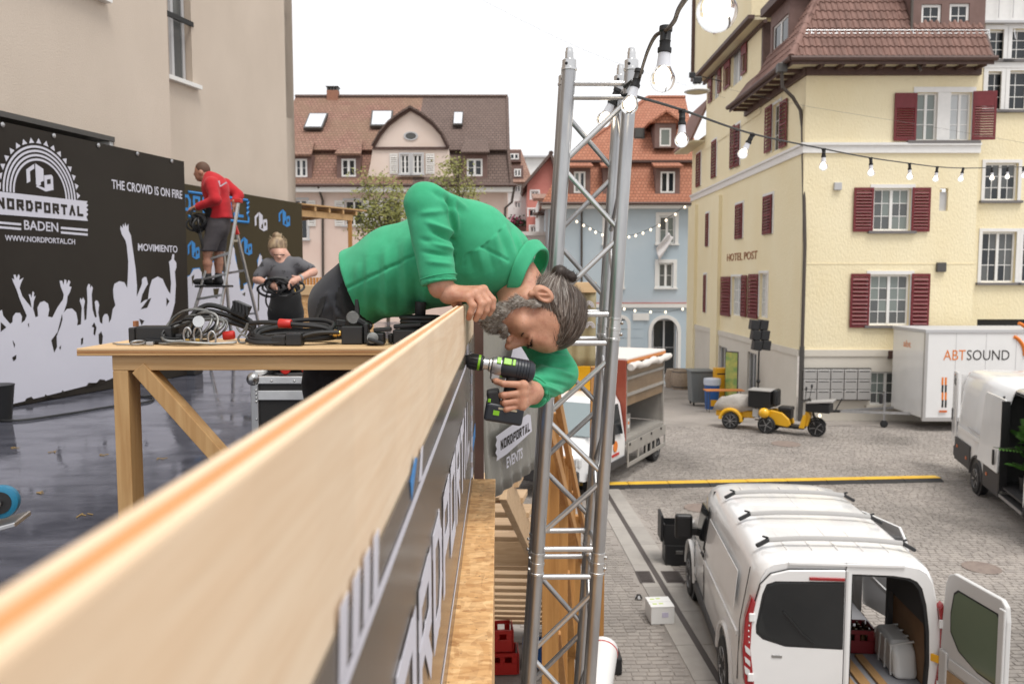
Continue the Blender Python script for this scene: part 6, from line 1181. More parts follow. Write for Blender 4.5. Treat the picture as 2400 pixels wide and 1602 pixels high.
sdo = MB().prism([(1.06 - .13 * max(0, (z - 1.3) / 1.1), y, z) for y, z in dsl], (.035, 0, 0)).build('sliding_door', 'van_white', wv, local=True, bevel=.02, seg=3); WB('handle', 'black_plastic', (1.095, 1.13, 3.45, 3.53, 1.0, 1.32), parent=sdo, bevel=.012); WB('door_rail', 'grey_trim', (1.0, 1.02, 1.2, 3.6, 1.36, 1.4)); WB('door_edge', 'black_plastic', (.90, 1.05, 3.685, 3.72, .5, 2.36))
WB('crease', 'van_white', (.995, 1.012, .3, 2.2, 1.18, 1.28), bevel=.006); WB('load_floor', 'bumper_dark', (-.9, .98, .3, 5.0, .56, .6)); WB('inner_wall', 'van_inner', (-.93, -.9, .3, 5.0, .6, 2.4)); WB('inner_wall', 'van_inner', (-.9, .9, 3.2, 3.23, .6, 2.4)); WB('inner_wall', 'van_inner', (-.9, .9, 5.0, 5.03, .6, 2.4)); WB('roof_lining', 'van_inner', (-.8, .8, 3.2, 5.0, 2.5, 2.52))
for yy in (1.95, 5.6):
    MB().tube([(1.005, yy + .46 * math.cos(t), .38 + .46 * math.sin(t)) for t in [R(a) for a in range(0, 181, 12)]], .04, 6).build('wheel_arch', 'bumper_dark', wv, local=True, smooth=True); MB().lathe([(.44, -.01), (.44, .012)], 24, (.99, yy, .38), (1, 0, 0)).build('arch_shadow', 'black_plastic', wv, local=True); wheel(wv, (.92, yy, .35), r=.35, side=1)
orr = bpy.data.objects.new('open_rear_door', None); link(orr, wv); ORG[orr.name] = None; orr.location = (.95, -.02, 0); orr.rotation_euler = (0, 0, R(-8))
MB().prism([(0, 0, .75), (0, -.78, .75), (0, -.78, 2.45), (0, -.7, 2.52), (0, 0, 2.55)], (.05, 0, 0)).build('door_skin', 'van_white', orr, local=True, bevel=.02); MB().box(.05, .07, -.72, -.64, 1.25, 1.55).build('handle', 'black_plastic', orr, local=True, bevel=.01)
t_ = text('Sixt', 1, 'ink_dark', orr, (.056, -.50, 2.2), (0, 1, 0), (0, 0, 1), .002, fit=(.38, .24), local=True, bold=.012); MB().box(.0505, .053, -.42, -.36, 2.43, 2.47).build('logo_dot', 'logo_orange', orr, local=True)
# potted plant inside
pl = thing('potted_plant', 'leafy green plant standing in the open side of the rental van', 'plant', vc + V(rotz((.62, 4.15, .6), th_))); MB().lathe([(.16, 0), (.2, .3), (.21, .32), (.18, .32)], 14, (0, 0, 0)).build('pot', 'black_plastic', pl, local=True, smooth=True); mb = MB(); ms = MB(); random.seed(5)
for k in range(26):
    az, el = random.uniform(0, 6.28), random.uniform(.1, 1.3); L_ = random.uniform(.35, .85); z0 = random.uniform(.4, 1.15); d = V((math.cos(az) * math.cos(el), math.sin(az) * math.cos(el), math.sin(el) * .6)); p0 = V((0, 0, z0)); p1 = p0 + d * L_ + V((0, 0, -.15 * L_)); ms.tube([V((0, 0, z0 - .2)), p0 + d * L_ * .5, p1], .008, 5)
    for s_ in range(7):
        q = p0 + (p1 - p0) * (.35 + .65 * s_ / 6); sd2 = d.cross(ZV).normalized()
        for sg in (-1, 1): e = q + sd2 * sg * .17 + d * .08 - ZV * .03; w_ = d * .035; mb.poly([q, (q + e) / 2 + w_ + ZV * .01, e, (q + e) / 2 - w_])
ms.build('stem', 'leaf_dark', pl, local=True); mb.build('foliage', 'leaf_bright', pl, local=True)
# ================================================================== BEVERAGE TRUCK
tA, tB = CD(2.74, 19.3, 0), CD(4.14, 21.9, 0); tt = (tB - tA).normalized(); tn = V((tt.y, -tt.x, 0)); ts = Fr(tA, tt, tn); TL = (tB - tA).length; trk = thing('drinks_truck', 'white and red drinks truck with rolled-up side curtain and dropped side board', 'truck', tA + tt * 1.0 - tn * 1.0)
def TB(name, m, a0, a1, b0, b1, c0, c1, **kw): mb = MB(); ts.box(mb, a0, a1, b0, b1, c0, c1); return mb.build(name, m, trk, **kw)
TB('roof', 'awning_white', -.02, TL + .02, 2.86, 2.95, -2.2, .02, bevel=.02); TB('front_wall', 'truck_red', -.06, 0, .95, 2.9, -2.2, .01, bevel=.01); TB('rear_wall', 'truck_grey', TL - .06, TL, 1.0, 2.86, -2.2, 0); TB('far_wall', 'curtain_tan', 0, TL - .06, 1.0, 2.86, -2.2, -2.15); TB('load_floor', 'truck_grey', 0, TL, .86, .98, -2.2, 0)
TB('curtain', 'curtain_tan', .03, TL - .08, 1.78, 2.72, -.05, -.02)
for (b_, w_) in ((2.42, .07), (2.02, .07)): TB('strap_rail', 'truck_grey', .02, TL - .06, b_, b_ + w_, -.02, .02)
TB('edge_strip', 'bench_orange', -.02, TL, 2.82, 2.9, .02, .03)
MB().tube(spline([ts.pt(-.05 + (TL + .15) * k / 7, 2.74 + .03 * math.sin(k * 2.1), .1 + .02 * math.cos(k * 1.7)) for k in range(8)], 4), [.085 + .015 * math.sin(k * 1.3) for k in range(29)], 10).build('rolled_curtain', 'awning_white', trk, smooth=True)
for a_ in (0.03, TL - .04): TB('corner_post', 'truck_grey', a_ - .035, a_ + .035, .98, 2.84, -.06, .0)
mb = MB(); SBz0, SBz1 = .30, .90; cols_ = [(.0, TL, .62, SBz1), (.0, TL, SBz0, .40), (.0, .08, .401, .619), (.72, .82, .401, .619), (1.35, 1.45, .401, .619), (1.72, 1.82, .401, .619), (2.05, 2.15, .401, .619), (TL - .08, TL, .401, .619)]
for k, q in enumerate(cols_): TB('side_board' if k == 0 else 'board_rail', 'truck_grey', q[0], q[1], q[2], q[3], .03, .06, bevel=.006)
for a_ in (.1, .9, 1.7, 2.5): TB('latch', 'black_plastic', a_, a_ + .06, .82, .88, .06, .08)
for k, (a_, c_) in enumerate(((.25, -.3), (.85, -.45))):
    o = thing('drinks_box', ('nearest grey display box on the truck bed', 'second grey display box on the truck bed')[k], 'box', ts.pt(a_, .985, c_), (0, 0, math.atan2(tt.y, tt.x))); MB().box(-.16, .16, -.2, .2, 0, .48).build('case_body', 'truck_grey', o, local=True, bevel=.015); MB().box(-.13, .13, -.17, .17, .482, .5).build('lid', 'black_plastic', o, local=True, bevel=.01); MB().box(-.07, .07, -.206, -.2, .12, .36).build('label_plate', 'plastic_white', o, local=True); MB().lathe([(.045, 0), (.045, .004)], 12, (0, -.207, .25), (0, -1, 0)).build('print_disc', 'logo_orange', o, local=True)
# cab
cabs = []
def cs(a, w_, h, z0=.45): return [ts.pt(a, z, c) for c, z in ((.0 - (1.0 - w_), z0), (.02 - (1.0 - w_), 1.0), (-.12 - (1.0 - w_), h - .25), (-.25 - (1.0 - w_), h - .03), (-1.0, h), (-1.75 + (1.0 - w_), h - .03), (-1.88 + (1.0 - w_), h - .25), (-2.02 + (1.0 - w_), 1.0), (-2.0 + (1.0 - w_), z0))]
o = loft([cs(-.1, 1, 2.12), cs(-1.0, 1, 2.12), cs(-1.25, 1, 2.02), cs(-1.85, .97, 1.32), cs(-2.35, .92, 1.12), cs(-2.5, .85, .95, .5), cs(-2.53, .8, .6, .5)]).build('cab', 'van_white', trk, smooth=True)
MB().prism([ts.pt(-1.27, 1.98, -.28), ts.pt(-1.27, 1.98, -1.72), ts.pt(-1.84, 1.33, -1.85), ts.pt(-1.84, 1.33, -.16)], (tt * -.02 + ZV * .025)).build('windscreen', 'screen_glass', trk); MB().prism([ts.pt(-.35, 1.9, -.1), ts.pt(-1.05, 1.9, -.1), ts.pt(-1.5, 1.3, .0), ts.pt(-.35, 1.2, .03)], tn * .03).build('side_window', 'van_glass', trk)
MB().tube([ts.pt(-1.15, 2.02, -.14), ts.pt(-1.85, 1.25, .0)], .05, 6).build('screen_pillar', 'van_white', trk); MB().prism([ts.pt(-.1, 2.12, -.3), ts.pt(-.1, 2.12, -1.7), ts.pt(-.1, 2.75, -1.6), ts.pt(-.1, 2.75, -.4)], tt * -.1).build('wind_deflector', 'yellow', trk, bevel=.04); TB('mirror', 'black_plastic', -1.55, -1.4, 1.15, 1.62, .1, .28, bevel=.04); TB('cab_sill', 'bumper_dark', -2.3, -.1, .45, .62, -.02, .05); TB('front_bumper', 'bumper_dark', -2.62, -2.5, .38, .72, -1.9, -.1, bevel=.05); TB('head_light', 'lamp_clear', -2.52, -2.38, .78, .98, -.35, -.1, bevel=.03)
MB().lathe([(.13, 0), (.13, .01)], 14, ts.pt(-.75, .95, .025), tn).build('door_emblem', 'logo_orange', trk); TB('door_lettering', 'crate_bright', -.95, -.5, .72, .78, .02, .03)
for a_ in (-1.75, 2.3):
    q = ts.pt(a_, .36, -.1); o0 = org(trk); wheel(trk, q - o0, r=.36, w=.24, ax=tn, side=1)
# ================================================================== DELIVERY TRICYCLE AND ITS TRAILER
fw_, rw_ = CD(9.39, 24.7, 0), CD(8.19, 25.5, 0); fd_ = (fw_ - rw_).normalized(); thS = math.atan2(fd_.y, fd_.x)
sc_ = thing('delivery_tricycle', 'yellow three-wheeled delivery scooter with black cargo boxes', 'scooter', rw_, (0, 0, thS))
def SB(name, m, *q, **kw): return MB().box(*q).build(name, m, sc_, local=True, **kw)
wheel(sc_, (1.44, 0, .27), r=.27, w=.12, ax=(0, 1, 0), side=-1, hub='lamp_orange', tin=.8)
for s_ in (-1, 1): wheel(sc_, (0, s_ * .34, .27), r=.27, w=.13, ax=(0, 1, 0), side=s_, hub='lamp_orange', tin=.8)
SB('frame', 'black_plastic', -.2, 1.1, -.2, .2, .2, .3, bevel=.03)
for s_ in (-1, 1): MB().prism([(.15, s_ * .27, .3), (.62, s_ * .27, .24), (.72, s_ * .27, .32), (.66, s_ * .27, .5), (.45, s_ * .27, .68), (.1, s_ * .27, .74), (-.2, s_ * .27, .66), (-.24, s_ * .27, .56), (.02, s_ * .27, .58)], (0, -s_ * .1, 0)).build('side_fairing', 'scooter_yellow', sc_, local=True, bevel=.03, seg=3)
MB().prism([(1.05, -.16, .28), (1.2, -.16, .3), (1.28, -.16, .62), (1.22, -.16, .78), (1.12, -.16, .78)], (0, .32, 0)).build('leg_shield', 'scooter_yellow', sc_, local=True, bevel=.04, seg=3); MB().prism([(.95, -.24, .24), (1.12, -.24, .24), (1.18, -.24, .66), (1.08, -.24, .68)], (0, .06, 0)).build('leg_fairing', 'scooter_yellow', sc_, local=True, bevel=.02)
MB().tube([(1.44, 0, .3), (1.3, 0, .8), (1.22, 0, 1.12)], .035, 8).build('steering_column', 'black_plastic', sc_, local=True); MB().tube([(1.44, -.09, .27), (1.36, -.09, .62), (1.36, .09, .62), (1.44, .09, .27)], .02, 6).build('fork', 'black_plastic', sc_, local=True); MB().tube([(1.02, -.36, 1.06), (1.18, -.2, 1.14), (1.22, 0, 1.12), (1.18, .2, 1.14), (1.02, .36, 1.06)], .018, 6).build('handlebar', 'black_plastic', sc_, local=True, smooth=True)
for s_ in (-1, 1): MB().tube([(1.14, s_ * .25, 1.12), (1.18, s_ * .34, 1.45)], .01, 5).build('mirror_stalk', 'black_plastic', sc_, local=True); MB().ell((1.18, s_ * .34, 1.5), .03, .08, .07, 10, 6).build('mirror', 'black_plastic', sc_, local=True, smooth=True)
SB('seat', 'black_plastic', .3, .72, -.22, .22, .72, .86, bevel=.05, seg=3); SB('seat_base', 'black_plastic', .34, .70, -.16, .16, .5, .72); SB('backrest', 'black_plastic', .12, .28, -.24, .24, .84, 1.38, bevel=.07, seg=4); SB('rear_box', 'black_plastic', -.62, .08, -.3, .3, .78, 1.3, bevel=.02); SB('rear_box_lid', 'mail_grey', -.64, .10, -.32, .32, 1.305, 1.345, bevel=.015); SB('rear_case', 'arch_white', -.5, -.3, -.2, .2, .45, .74, bevel=.03)
SB('front_tray', 'black_plastic', 1.15, 1.85, -.28, .28, .78, 1.04, bevel=.02); MB().obox((1.55, 0, 1.10), V((1, 0, .12)).normalized(), V((0, 1, 0)), V((-.12, 0, 1)).normalized(), .38, .30, .025).build('tray_lid', 'mail_grey', sc_, local=True, bevel=.012)
MB().ell((-.05, -.46, .66), .17, .15, .16, 14, 10).build('helmet', 'scooter_yellow', sc_, local=True, smooth=True); MB().ell((1.52, 0, .66), .05, .06, .06, 10, 6).build('head_light', 'bulb_far', sc_, local=True, smooth=True); MB().tube([(1.16 + .28 * math.cos(R(a)) + .28, 0, .27 + .31 * math.sin(R(a))) for a in range(20, 150, 12)], .03, 6).build('front_mudguard', 'black_plastic', sc_, local=True)
tw_ = CD(7.13, 26.1, 0); tcart = thing('scooter_trailer', 'yellow two-wheeled trailer under a crumpled grey tarpaulin', 'trailer', tw_, (0, 0, thS + .12))
for s_ in (-1, 1): wheel(tcart, (0, s_ * .42 + .3, .27), r=.27, w=.1, ax=(0, 1, 0), side=s_, hub='lamp_orange', spokes=8, tin=.8); MB().tube([(.34 * math.cos(R(a)), s_ * .42 + .3, .29 + .34 * math.sin(R(a))) for a in range(-5, 186, 14)], .06, 8).build('mudguard', 'scooter_yellow', tcart, local=True, smooth=True)
MB().box(-.5, .75, -.02, .62, .38, .62).build('tub', 'scooter_yellow', tcart, local=True, bevel=.04); MB().tube([(.7, .3, .3), (1.15, .15, .32)], .025, 6).build('drawbar', 'galv', tcart, local=True); vs = []; fs = []; random.seed(3); NX, NYc = 26, 16
for i in range(NX):
    for j in range(NYc):
        t, s_ = i / (NX - 1), j / (NYc - 1); e = min(t, 1 - t, s_, 1 - s_) * 6; h = min(1, e) ** .6; x = -.58 + 1.45 * t; y = -.1 + .8 * s_; z = .58 + h * (.25 + .2 * math.sin(t * 2.9 + .3) + .1 * math.exp(-((t - .75) / .12) ** 2)) + .035 * math.sin(9 * t + 5 * s_) + .03 * math.sin(17 * s_ - 6 * t); vs.append((x, y, z))
for i in range(NX - 1):
    for j in range(NYc - 1): a = i * NYc + j; fs.append((a, a + NYc, a + NYc + 1, a + 1))
o = MB().add(vs, fs).build('tarpaulin', 'tarp_grey', tcart, smooth=True, local=True); o.modifiers.new('t', 'SOLIDIFY').thickness = .02
# ================================================================== SMALL THINGS BY THE HOTEL
def gpt(u, v, d): p = PH(u, v, d); return V((p.x, p.y, gz(p.y)))
def at_(u, v, d): return PH(u, v, d)
b_ = gpt(1645, 940, 34); t = thing('wheeled_bin', 'grey wheeled waste container by the hotel wall', 'bin', b_); hB_ = at_(1645, 868, 34).z - b_.z
MB().prism([V((-.40, 0, .14)), V((.40, 0, .14)), V((.48, 0, hB_ - .08)), V((-.48, 0, hB_ - .08))], (0, .8, 0)).build('tub', 'bin_grey', t, local=True, bevel=.03); MB().box(-.52, .52, -.05, .9, hB_ - .075, hB_).build('lid', 'bin_grey', t, local=True, bevel=.03)
for (x, y) in ((-.32, .1), (.32, .1), (-.32, .7), (.32, .7)): MB().lathe([(.03, -.03), (.075, -.025), (.075, .025), (.03, .03)], 12, (x, y, .08), (1, 0, 0)).build('wheel', 'tyre', t, local=True)
for k in range(5): MB().box(-.36 + k * .16, -.33 + k * .16, -.02, .0, .3, hB_ - .2).build('rib', 'bin_grey', t, local=True)
b_ = gpt(1668, 948, 32.8); t = thing('blue_bin', 'round blue rubbish bin with a clear bag beside the yellow box', 'bin', b_); hb = at_(1668, 892, 32.8).z - b_.z; MB().lathe([(.26, 0), (.31, hb * .9), (.33, hb), (.30, hb)], 18, (0, 0, 0)).build('tub', 'bin_blue', t, local=True, smooth=True); MB().lathe([(.335, hb * .86), (.35, hb * .95), (.34, hb * 1.08), (.25, hb * 1.1)], 14, (0, 0, 0)).build('bag', 'bag_clear', t, local=True, smooth=True); mb = MB(); mb.box(-.12, .12, -.315, -.29, .15, .4); mb.build('sticker', 'yellow', t, local=True)
b_ = gpt(1691, 932, 33); t = thing('letter_box', 'upright yellow letter box beside the bins', 'letter box', b_); hb = at_(1691, 863, 33).z - b_.z; MB().box(-.27, .27, 0, .4, .3, hb).build('case_body', 'yellow', t, local=True, bevel=.02); MB().box(-.12, .12, .1, .3, 0, .3).build('pedestal', 'yellow', t, local=True); MB().box(-.2, .2, -.01, 0, hb - .25, hb - .2).build('slot', 'black_plastic', t, local=True)
b_ = gpt(1713, 922, 32.5); t = thing('poster_board', 'narrow green and yellow poster board in front of the plinth', 'sign', b_, (0, 0, R(-50))); hb = at_(1713, 823, 32.5).z - b_.z; MB().box(-.3, .3, 0, .05, .0, hb).build('board', 'zinc', t, local=True, bevel=.01); MB().box(-.27, .27, -.006, 0, .06, hb - .05).build('poster', 'poster_green', t, local=True)
b_ = gpt(1700, 958, 31); t = thing('beer_table', 'orange folding beer table near the bins', 'table', b_); hb = at_(1700, 915, 31).z - b_.z; MB().box(-.75, .75, 0, .55, hb - .03, hb).build('table_top', 'bench_orange', t, local=True, bevel=.006)
for x in (-.6, .6): MB().tube([(x, .08, 0), (x, .08, hb - .03), (x, .45, hb - .03), (x, .45, 0)], .015, 6).build('leg', 'zinc', t, local=True)
b_ = gpt(1596, 905, 45); t = thing('wooden_barrel', 'pale wooden barrel at the far corner of the hotel', 'barrel', b_); MB().lathe([(.46, 0), (.55, .3), (.58, .55), (.55, .85), (.46, 1.12), (.42, 1.12), (.42, 1.08)], 18, (0, 0, 0)).build('staves', 'barrel_wood', t, local=True, smooth=True)
for z in (.15, .35, .78, .98): MB().lathe([(.58 - abs(z - .56) * .16, -.03), (.585 - abs(z - .56) * .16, .03)], 18, (0, 0, z)).build('hoop', 'zinc', t, local=True, smooth=True)
b_ = gpt(1578, 905, 46.5); t = thing('wooden_barrel', 'partly hidden barrel left of the pale one', 'barrel', b_); MB().lathe([(.42, 0), (.52, .5), (.42, 1.05), (.38, 1.05)], 16, (0, 0, 0)).build('staves', 'barrel_wood', t, local=True, smooth=True)
# loudspeaker on a stand
b_ = V((at_(1777, 900, 27.2).x, at_(1777, 900, 27.2).y, 0)); t = thing('speaker_stand', 'black tripod speaker stand behind the tricycle', 'stand', b_); zs = at_(1777, 822, 27.2).z; MB().tube([(0, 0, .5), (0, 0, zs)], .03, 8).build('pole', 'black_plastic', t, local=True); MB().lathe([(.05, -.05), (.07, 0), (.05, .06)], 10, (0, 0, at_(1777, 893, 27.2).z)).build('collar', 'black_plastic', t, local=True)
for a in (20, 140, 260): MB().tube([(0, 0, .9), (.6 * math.cos(R(a)), .6 * math.sin(R(a)), .02)], .02, 6).build('leg', 'black_plastic', t, local=True)
q = at_(1772, 822, 27.2); t = thing('loudspeaker', 'black stacked-cube loudspeaker on the tall stand', 'loudspeaker', V((b_.x, b_.y, zs)))
for k in range(3):
    for s_ in (0, 1): MB().obox(V((-.13 + s_ * .27 - (k - 1) * .05 + (.04 if s_ else 0), .05 * s_, .19 + k * .345)), V((math.cos(.12), 0, -math.sin(.12))), V((0, 1, 0)), V((math.sin(.12), 0, math.cos(.12))) * 1.0, .14, .17, .165).build('speaker_cube', 'black_plastic', t, local=True, bevel=.02)
# crates and rolled sheet beside the truss
c_ = G(1186, 1600); crate('bottle_crate', 'bright red bottle crate on the ground below the stairs', (c_.x - .05, c_.y + .35, .005), R(2), 'crate_bright', bottles=False); crate('bottle_crate', 'upper bright red bottle crate stacked below the stairs', (c_.x - .12, c_.y + .38, .28), R(4), 'crate_bright', bottles=False); crate('bottle_crate', 'dark blue bottle crate beside the red ones below the stairs', (c_.x + .42, c_.y + .5, .005), R(-3), 'bin_blue', bottles=False)
r0, r1 = V((.95, 8.15, .17)), V((1.23, 9.25, .5)); t = thing('rolled_sheet', 'thick white rolled sheet with a red stripe leaning by the truss', 'roll', r0 - ZV * .16); ax_ = (r1 - r0); Lr = ax_.length; MB().lathe([(.15, 0), (.17, .01), (.17, Lr - .01), (.155, Lr), (.05, Lr)], 22, r0, ax_).build('roll', 'plastic_white', t, smooth=True); 
q = r1 - ax_.normalized() * .08; a_ = ax_.normalized().orthogonal().normalized(); bb_ = ax_.normalized().cross(a_); MB().tube([q + (a_ * math.cos(x) + bb_ * math.sin(x)) * .171 for x in [R(d) for d in range(0, 360, 20)]], .008, 5, closed=True).build('stripe', 'crate_bright', t)
o = MB().box(1.12, 1.5, 9.55, 9.85, .004, .22).build('black_case', 'black_plastic', None, bevel=.02); tag(o, 'black flat case behind the rolled white sheet', 'case')
q = G(1497, 1403); o = MB().lathe([(.05, 0), (.06, .02), (.035, .06), (.03, .02)], 10, q + ZV * .006).build('metal_clamp', 'steel', None, smooth=True); tag(o, 'small metal clamp lying on the paving stones', 'clamp')
# ================================================================== TREES behind the terrace
def tree(label, base, top, rx, rz, n, seed):
    random.seed(seed); t = thing('young_tree', label, 'tree', base); lean = (top - base) / .82
    MB().tube([V((0, 0, 0)), lean * .5 + V((.1, 0, 0)), lean * .85], [.09, .06, .03], 7).build('trunk', 'bark', t, local=True, smooth=True); mb = MB(); lm = MB()
    for k in range(40):
        s_ = random.uniform(.45, .9); p0 = lean * s_; az = random.uniform(0, 6.28); L_ = random.uniform(.5, 1.0); tip = lean * .82 + V((math.cos(az) * rx * L_, math.sin(az) * rx * L_, random.uniform(-.9, .9) * rz)); mid = (p0 + tip) / 2 + V((0, 0, .15)); mb.tube([p0, mid, tip], [.02, .012, .004], 5)
        for q in range(n // 40):
            u_ = random.random() ** .6; c = (mid + (tip - mid) * u_) + V((random.gauss(0, .2), random.gauss(0, .2), random.gauss(0, .16))); a = V((random.gauss(0, 1), random.gauss(0, 1), random.gauss(0, .6))).normalized(); b = a.orthogonal().normalized(); sz = random.uniform(.04, .08); lm.poly([c - a * sz, c + b * sz * .55, c + a * sz, c - b * sz * .55])
    mb.build('limbs', 'bark', t, local=True); lm.build('crown', 'leaf_yellow', t, local=True)
pb = PH(905, 640, 28); tree('sparse young tree with yellow green leaves in front of the pink house', V((pb.x, pb.y, gz(pb.y))), PH(900, 492, 28), 1.05, 1.45, 2800, 11)
pb = PH(1075, 640, 31); tree('taller yellow green tree behind the bending man', V((pb.x, pb.y, gz(pb.y))), PH(1075, 430, 31), 1.0, 1.0, 1700, 12)
# ================================================================== TERRACE CLUTTER
# flight case
ka = PH(588, 882, 3.55); cz = ka.z; fc = thing('flight_case', 'black flight case with aluminium edges under the table', 'flight case', (ka.x + .4, ka.y + .3, DECK)); x0, y0 = ka.x, ka.y
def KB(name, m, *q, **kw): return MB().box(*q).build(name, m, fc, **kw)
KB('case_body', 'case_black', x0 + .006, x0 + .85, y0 + .006, y0 + .6, DECK + .1, cz - .006); KB('lid_edge', 'alu_bright', x0, x0 + .855, y0, y0 + .035, cz - .034, cz, bevel=.004); KB('mid_rail', 'alu_bright', x0 + .0, x0 + .855, y0 - .003, y0 + .02, cz - .105, cz - .062, bevel=.003); KB('corner_rail', 'alu', x0 - .002, x0 + .032, y0 - .004, y0 + .03, DECK + .1, cz - .0345, bevel=.003); KB('lid_edge', 'alu_bright', x0 - .002, x0 + .03, y0 + .036, y0 + .6, cz - .034, cz + .001, bevel=.004)
MB().ell((x0 + .008, y0 + .006, cz - .012), .03, .03, .03, 12, 8).build('ball_corner', 'steel', fc, smooth=True)
for z in (.06, .078, .096, .112, .19, .27): MB().ell((x0 + .022, y0 - .005, cz - z), .005, .004, .005, 8, 5).build('rivet', 'steel', fc, smooth=True)
for x in (.09, .19, .3): MB().ell((x0 + x, y0 - .002, cz - .02), .005, .004, .005, 8, 5).build('rivet', 'steel', fc, smooth=True)
for (x, y) in ((.1, .1), (.75, .1), (.1, .5), (.75, .5)): MB().lathe([(.02, -.018), (.048, -.016), (.048, .016), (.02, .018)], 12, (x0 + x, y0 + y, DECK + .052), (1, 0, 0)).build('caster', 'tyre', fc)
o = MB().bar(PH(606, 880, 3.7) + ZV * .012, PH(668, 862, 3.9) + ZV * .012, .05, .03).build('white_tube', 'plastic_white', None, bevel=.01); tag(o, 'pale plastic tube lying on the flight case', 'tube')
def coil(name, label, cat, c, rx, ry, loops, r, m, seed=0, tilt=(0, 0, 0), rise=.004, jit=.012, extra=None, flat=True, group=None):
    random.seed(seed); pts = []; rot = Matrix.Rotation(tilt[2], 3, 'Z') @ Matrix.Rotation(tilt[1], 3, 'Y') @ Matrix.Rotation(tilt[0], 3, 'X'); n_ = 18; offs = [(random.uniform(-jit, jit), random.uniform(-jit, jit), random.uniform(.8, 1.12), random.uniform(.8, 1.12)) for _ in range(loops + 2)]
    for k in range(loops * n_):
        l = k / n_; i = int(l); f = l - i; o0 = [a + (b - a) * f for a, b in zip(offs[i], offs[i+1])]; an = 2 * math.pi * l; z = r + rise * (i % 5) + rise * abs(math.sin(an * 1.5 + i)) * 1.3
        pts.append(V(c) + rot @ V((o0[0] + rx * o0[2] * math.cos(an), o0[1] + ry * o0[3] * math.sin(an), z)))
    if tilt == (0, 0, 0):
        for p in pts: p.z = max(p.z, V(c).z + r + .0005)
    t = thing(name, label, cat, c, group=group); MB().tube(pts, r, 7).build('loops', m, t, smooth=True)
    return t
coil('cable_coil', 'black cable coil with red plug resting on the flight case', 'cable', PH(700, 870, 3.75) + ZV * .0, .12, .1, 5, .008, 'rubber_black', 21); 
for (u, v) in ((668, 862), (716, 860)): MB().lathe([(.018, 0), (.024, .01), (.024, .06), (.02, .07)], 12, PH(u, v, 3.66), V((.3, -1, 0))).build('red_plug', 'crate_bright', bpy.data.objects[[o.name for o in bpy.data.objects if o.name.startswith('cable_coil')][-1]], smooth=True)
def tx(u, y=2.36): return PY(u, 800, y).x
# left: black fixture with yoke, steel wires
t = thing('spotlight_clamp', 'black rigging clamp fixture at the open end of the table', 'clamp', (tx(372), 2.36, ZT)); MB().box(-.055, .05, -.03, .03, .001, .052).build('housing', 'black_plastic', t, local=True, bevel=.006); MB().box(-.075, -.056, -.028, .028, .004, .048).build('end_cap', 'black_plastic', t, local=True, bevel=.004); MB().bar((-.02, -.04, .012), (.10, -.045, .004), .012, .01).build('lever', 'black_plastic', t, local=True, bevel=.002); MB().box(-.068, -.06, -.01, .01, .05, .066).build('tab', 'rust_letter', t, local=True); MB().box(.052, .075, -.02, .02, .002, .03).build('knob', 'black_plastic', t, local=True, bevel=.006)
t = thing('safety_wire', 'small steel safety wire with a ring lying at the table edge', 'wire', (tx(325), 2.30, ZT)); MB().tube(spline([(-.055, .02, .004), (-.02, .0, .003), (.02, .005, .004), (.05, -.01, .004), (.02, -.02, .004), (-.03, -.012, .003)], 6), .0022, 6).build('strand', 'steel', t, local=True, smooth=True); MB().tube([(.03 + .02 * math.cos(x), -.012 + .014 * math.sin(x), .009 + .004 * math.sin(x)) for x in [R(a) for a in range(0, 360, 24)]], .003, 6, closed=True).build('ring', 'steel', t, local=True, smooth=True); MB().box(.055, .075, -.02, -.008, .001, .012).build('ferrule', 'galv', t, local=True, bevel=.002)
# standing bundle of grey wires
t = thing('wire_bundle', 'tangled upright bundle of grey steel safety wires and shackles', 'wires', (tx(475), 2.36, ZT)); random.seed(31)
for k in range(9):
    cx_, rx, rz = random.uniform(-.045, .03), random.uniform(.045, .085), random.uniform(.024, .043); yy = random.uniform(-.04, .04); tl = random.uniform(-.5, .5)
    pts = [V((cx_ + rx * math.cos(x), yy + .03 * math.sin(x + tl * 3) + .01 * math.sin(3 * x), max(.005, .012 + rz + rz * math.sin(x) + .014 * math.cos(x + tl)))) for x in [R(a) for a in range(0, 360, 15)]]; MB().tube(pts, random.choice((.0035, .0042, .005)), 7, closed=True).build('strand', ('steel_dull', 'steel_dull', 'rubber_black')[k % 3], t, local=True, smooth=True)
for (x, z, y) in ((.012, .03, -.07), (-.02, .028, -.06), (.05, .018, -.065)): MB().tube([(x + .011 * math.cos(q), y, z + .022 * math.sin(q)) for q in [R(a) for a in range(0, 360, 24)]], .003, 6, closed=True).build('shackle', 'galv', t, local=True, smooth=True); MB().box(x - .006, x + .006, y - .005, y + .005, max(.002, z - .026), z - .01).build('ferrule', 'brass', t, local=True, bevel=.002)
MB().lathe([(.004, -.002), (.016, -.002), (.016, .002), (.004, .002)], 16, (.018, -.075, .068), (.2, -1, .1)).build('ring', 'alu_bright', t, local=True, smooth=True)
for k in range(3): pts = spline([(-.10 + k * .01, -.06, .005), (-.02, -.085 - k * .008, .006 + k * .003), (.06, -.08, .006), (.11, -.06 + k * .01, .007)], 6); MB().tube(pts, .004, 6).build('strand', 'steel_dull', t, local=True, smooth=True)
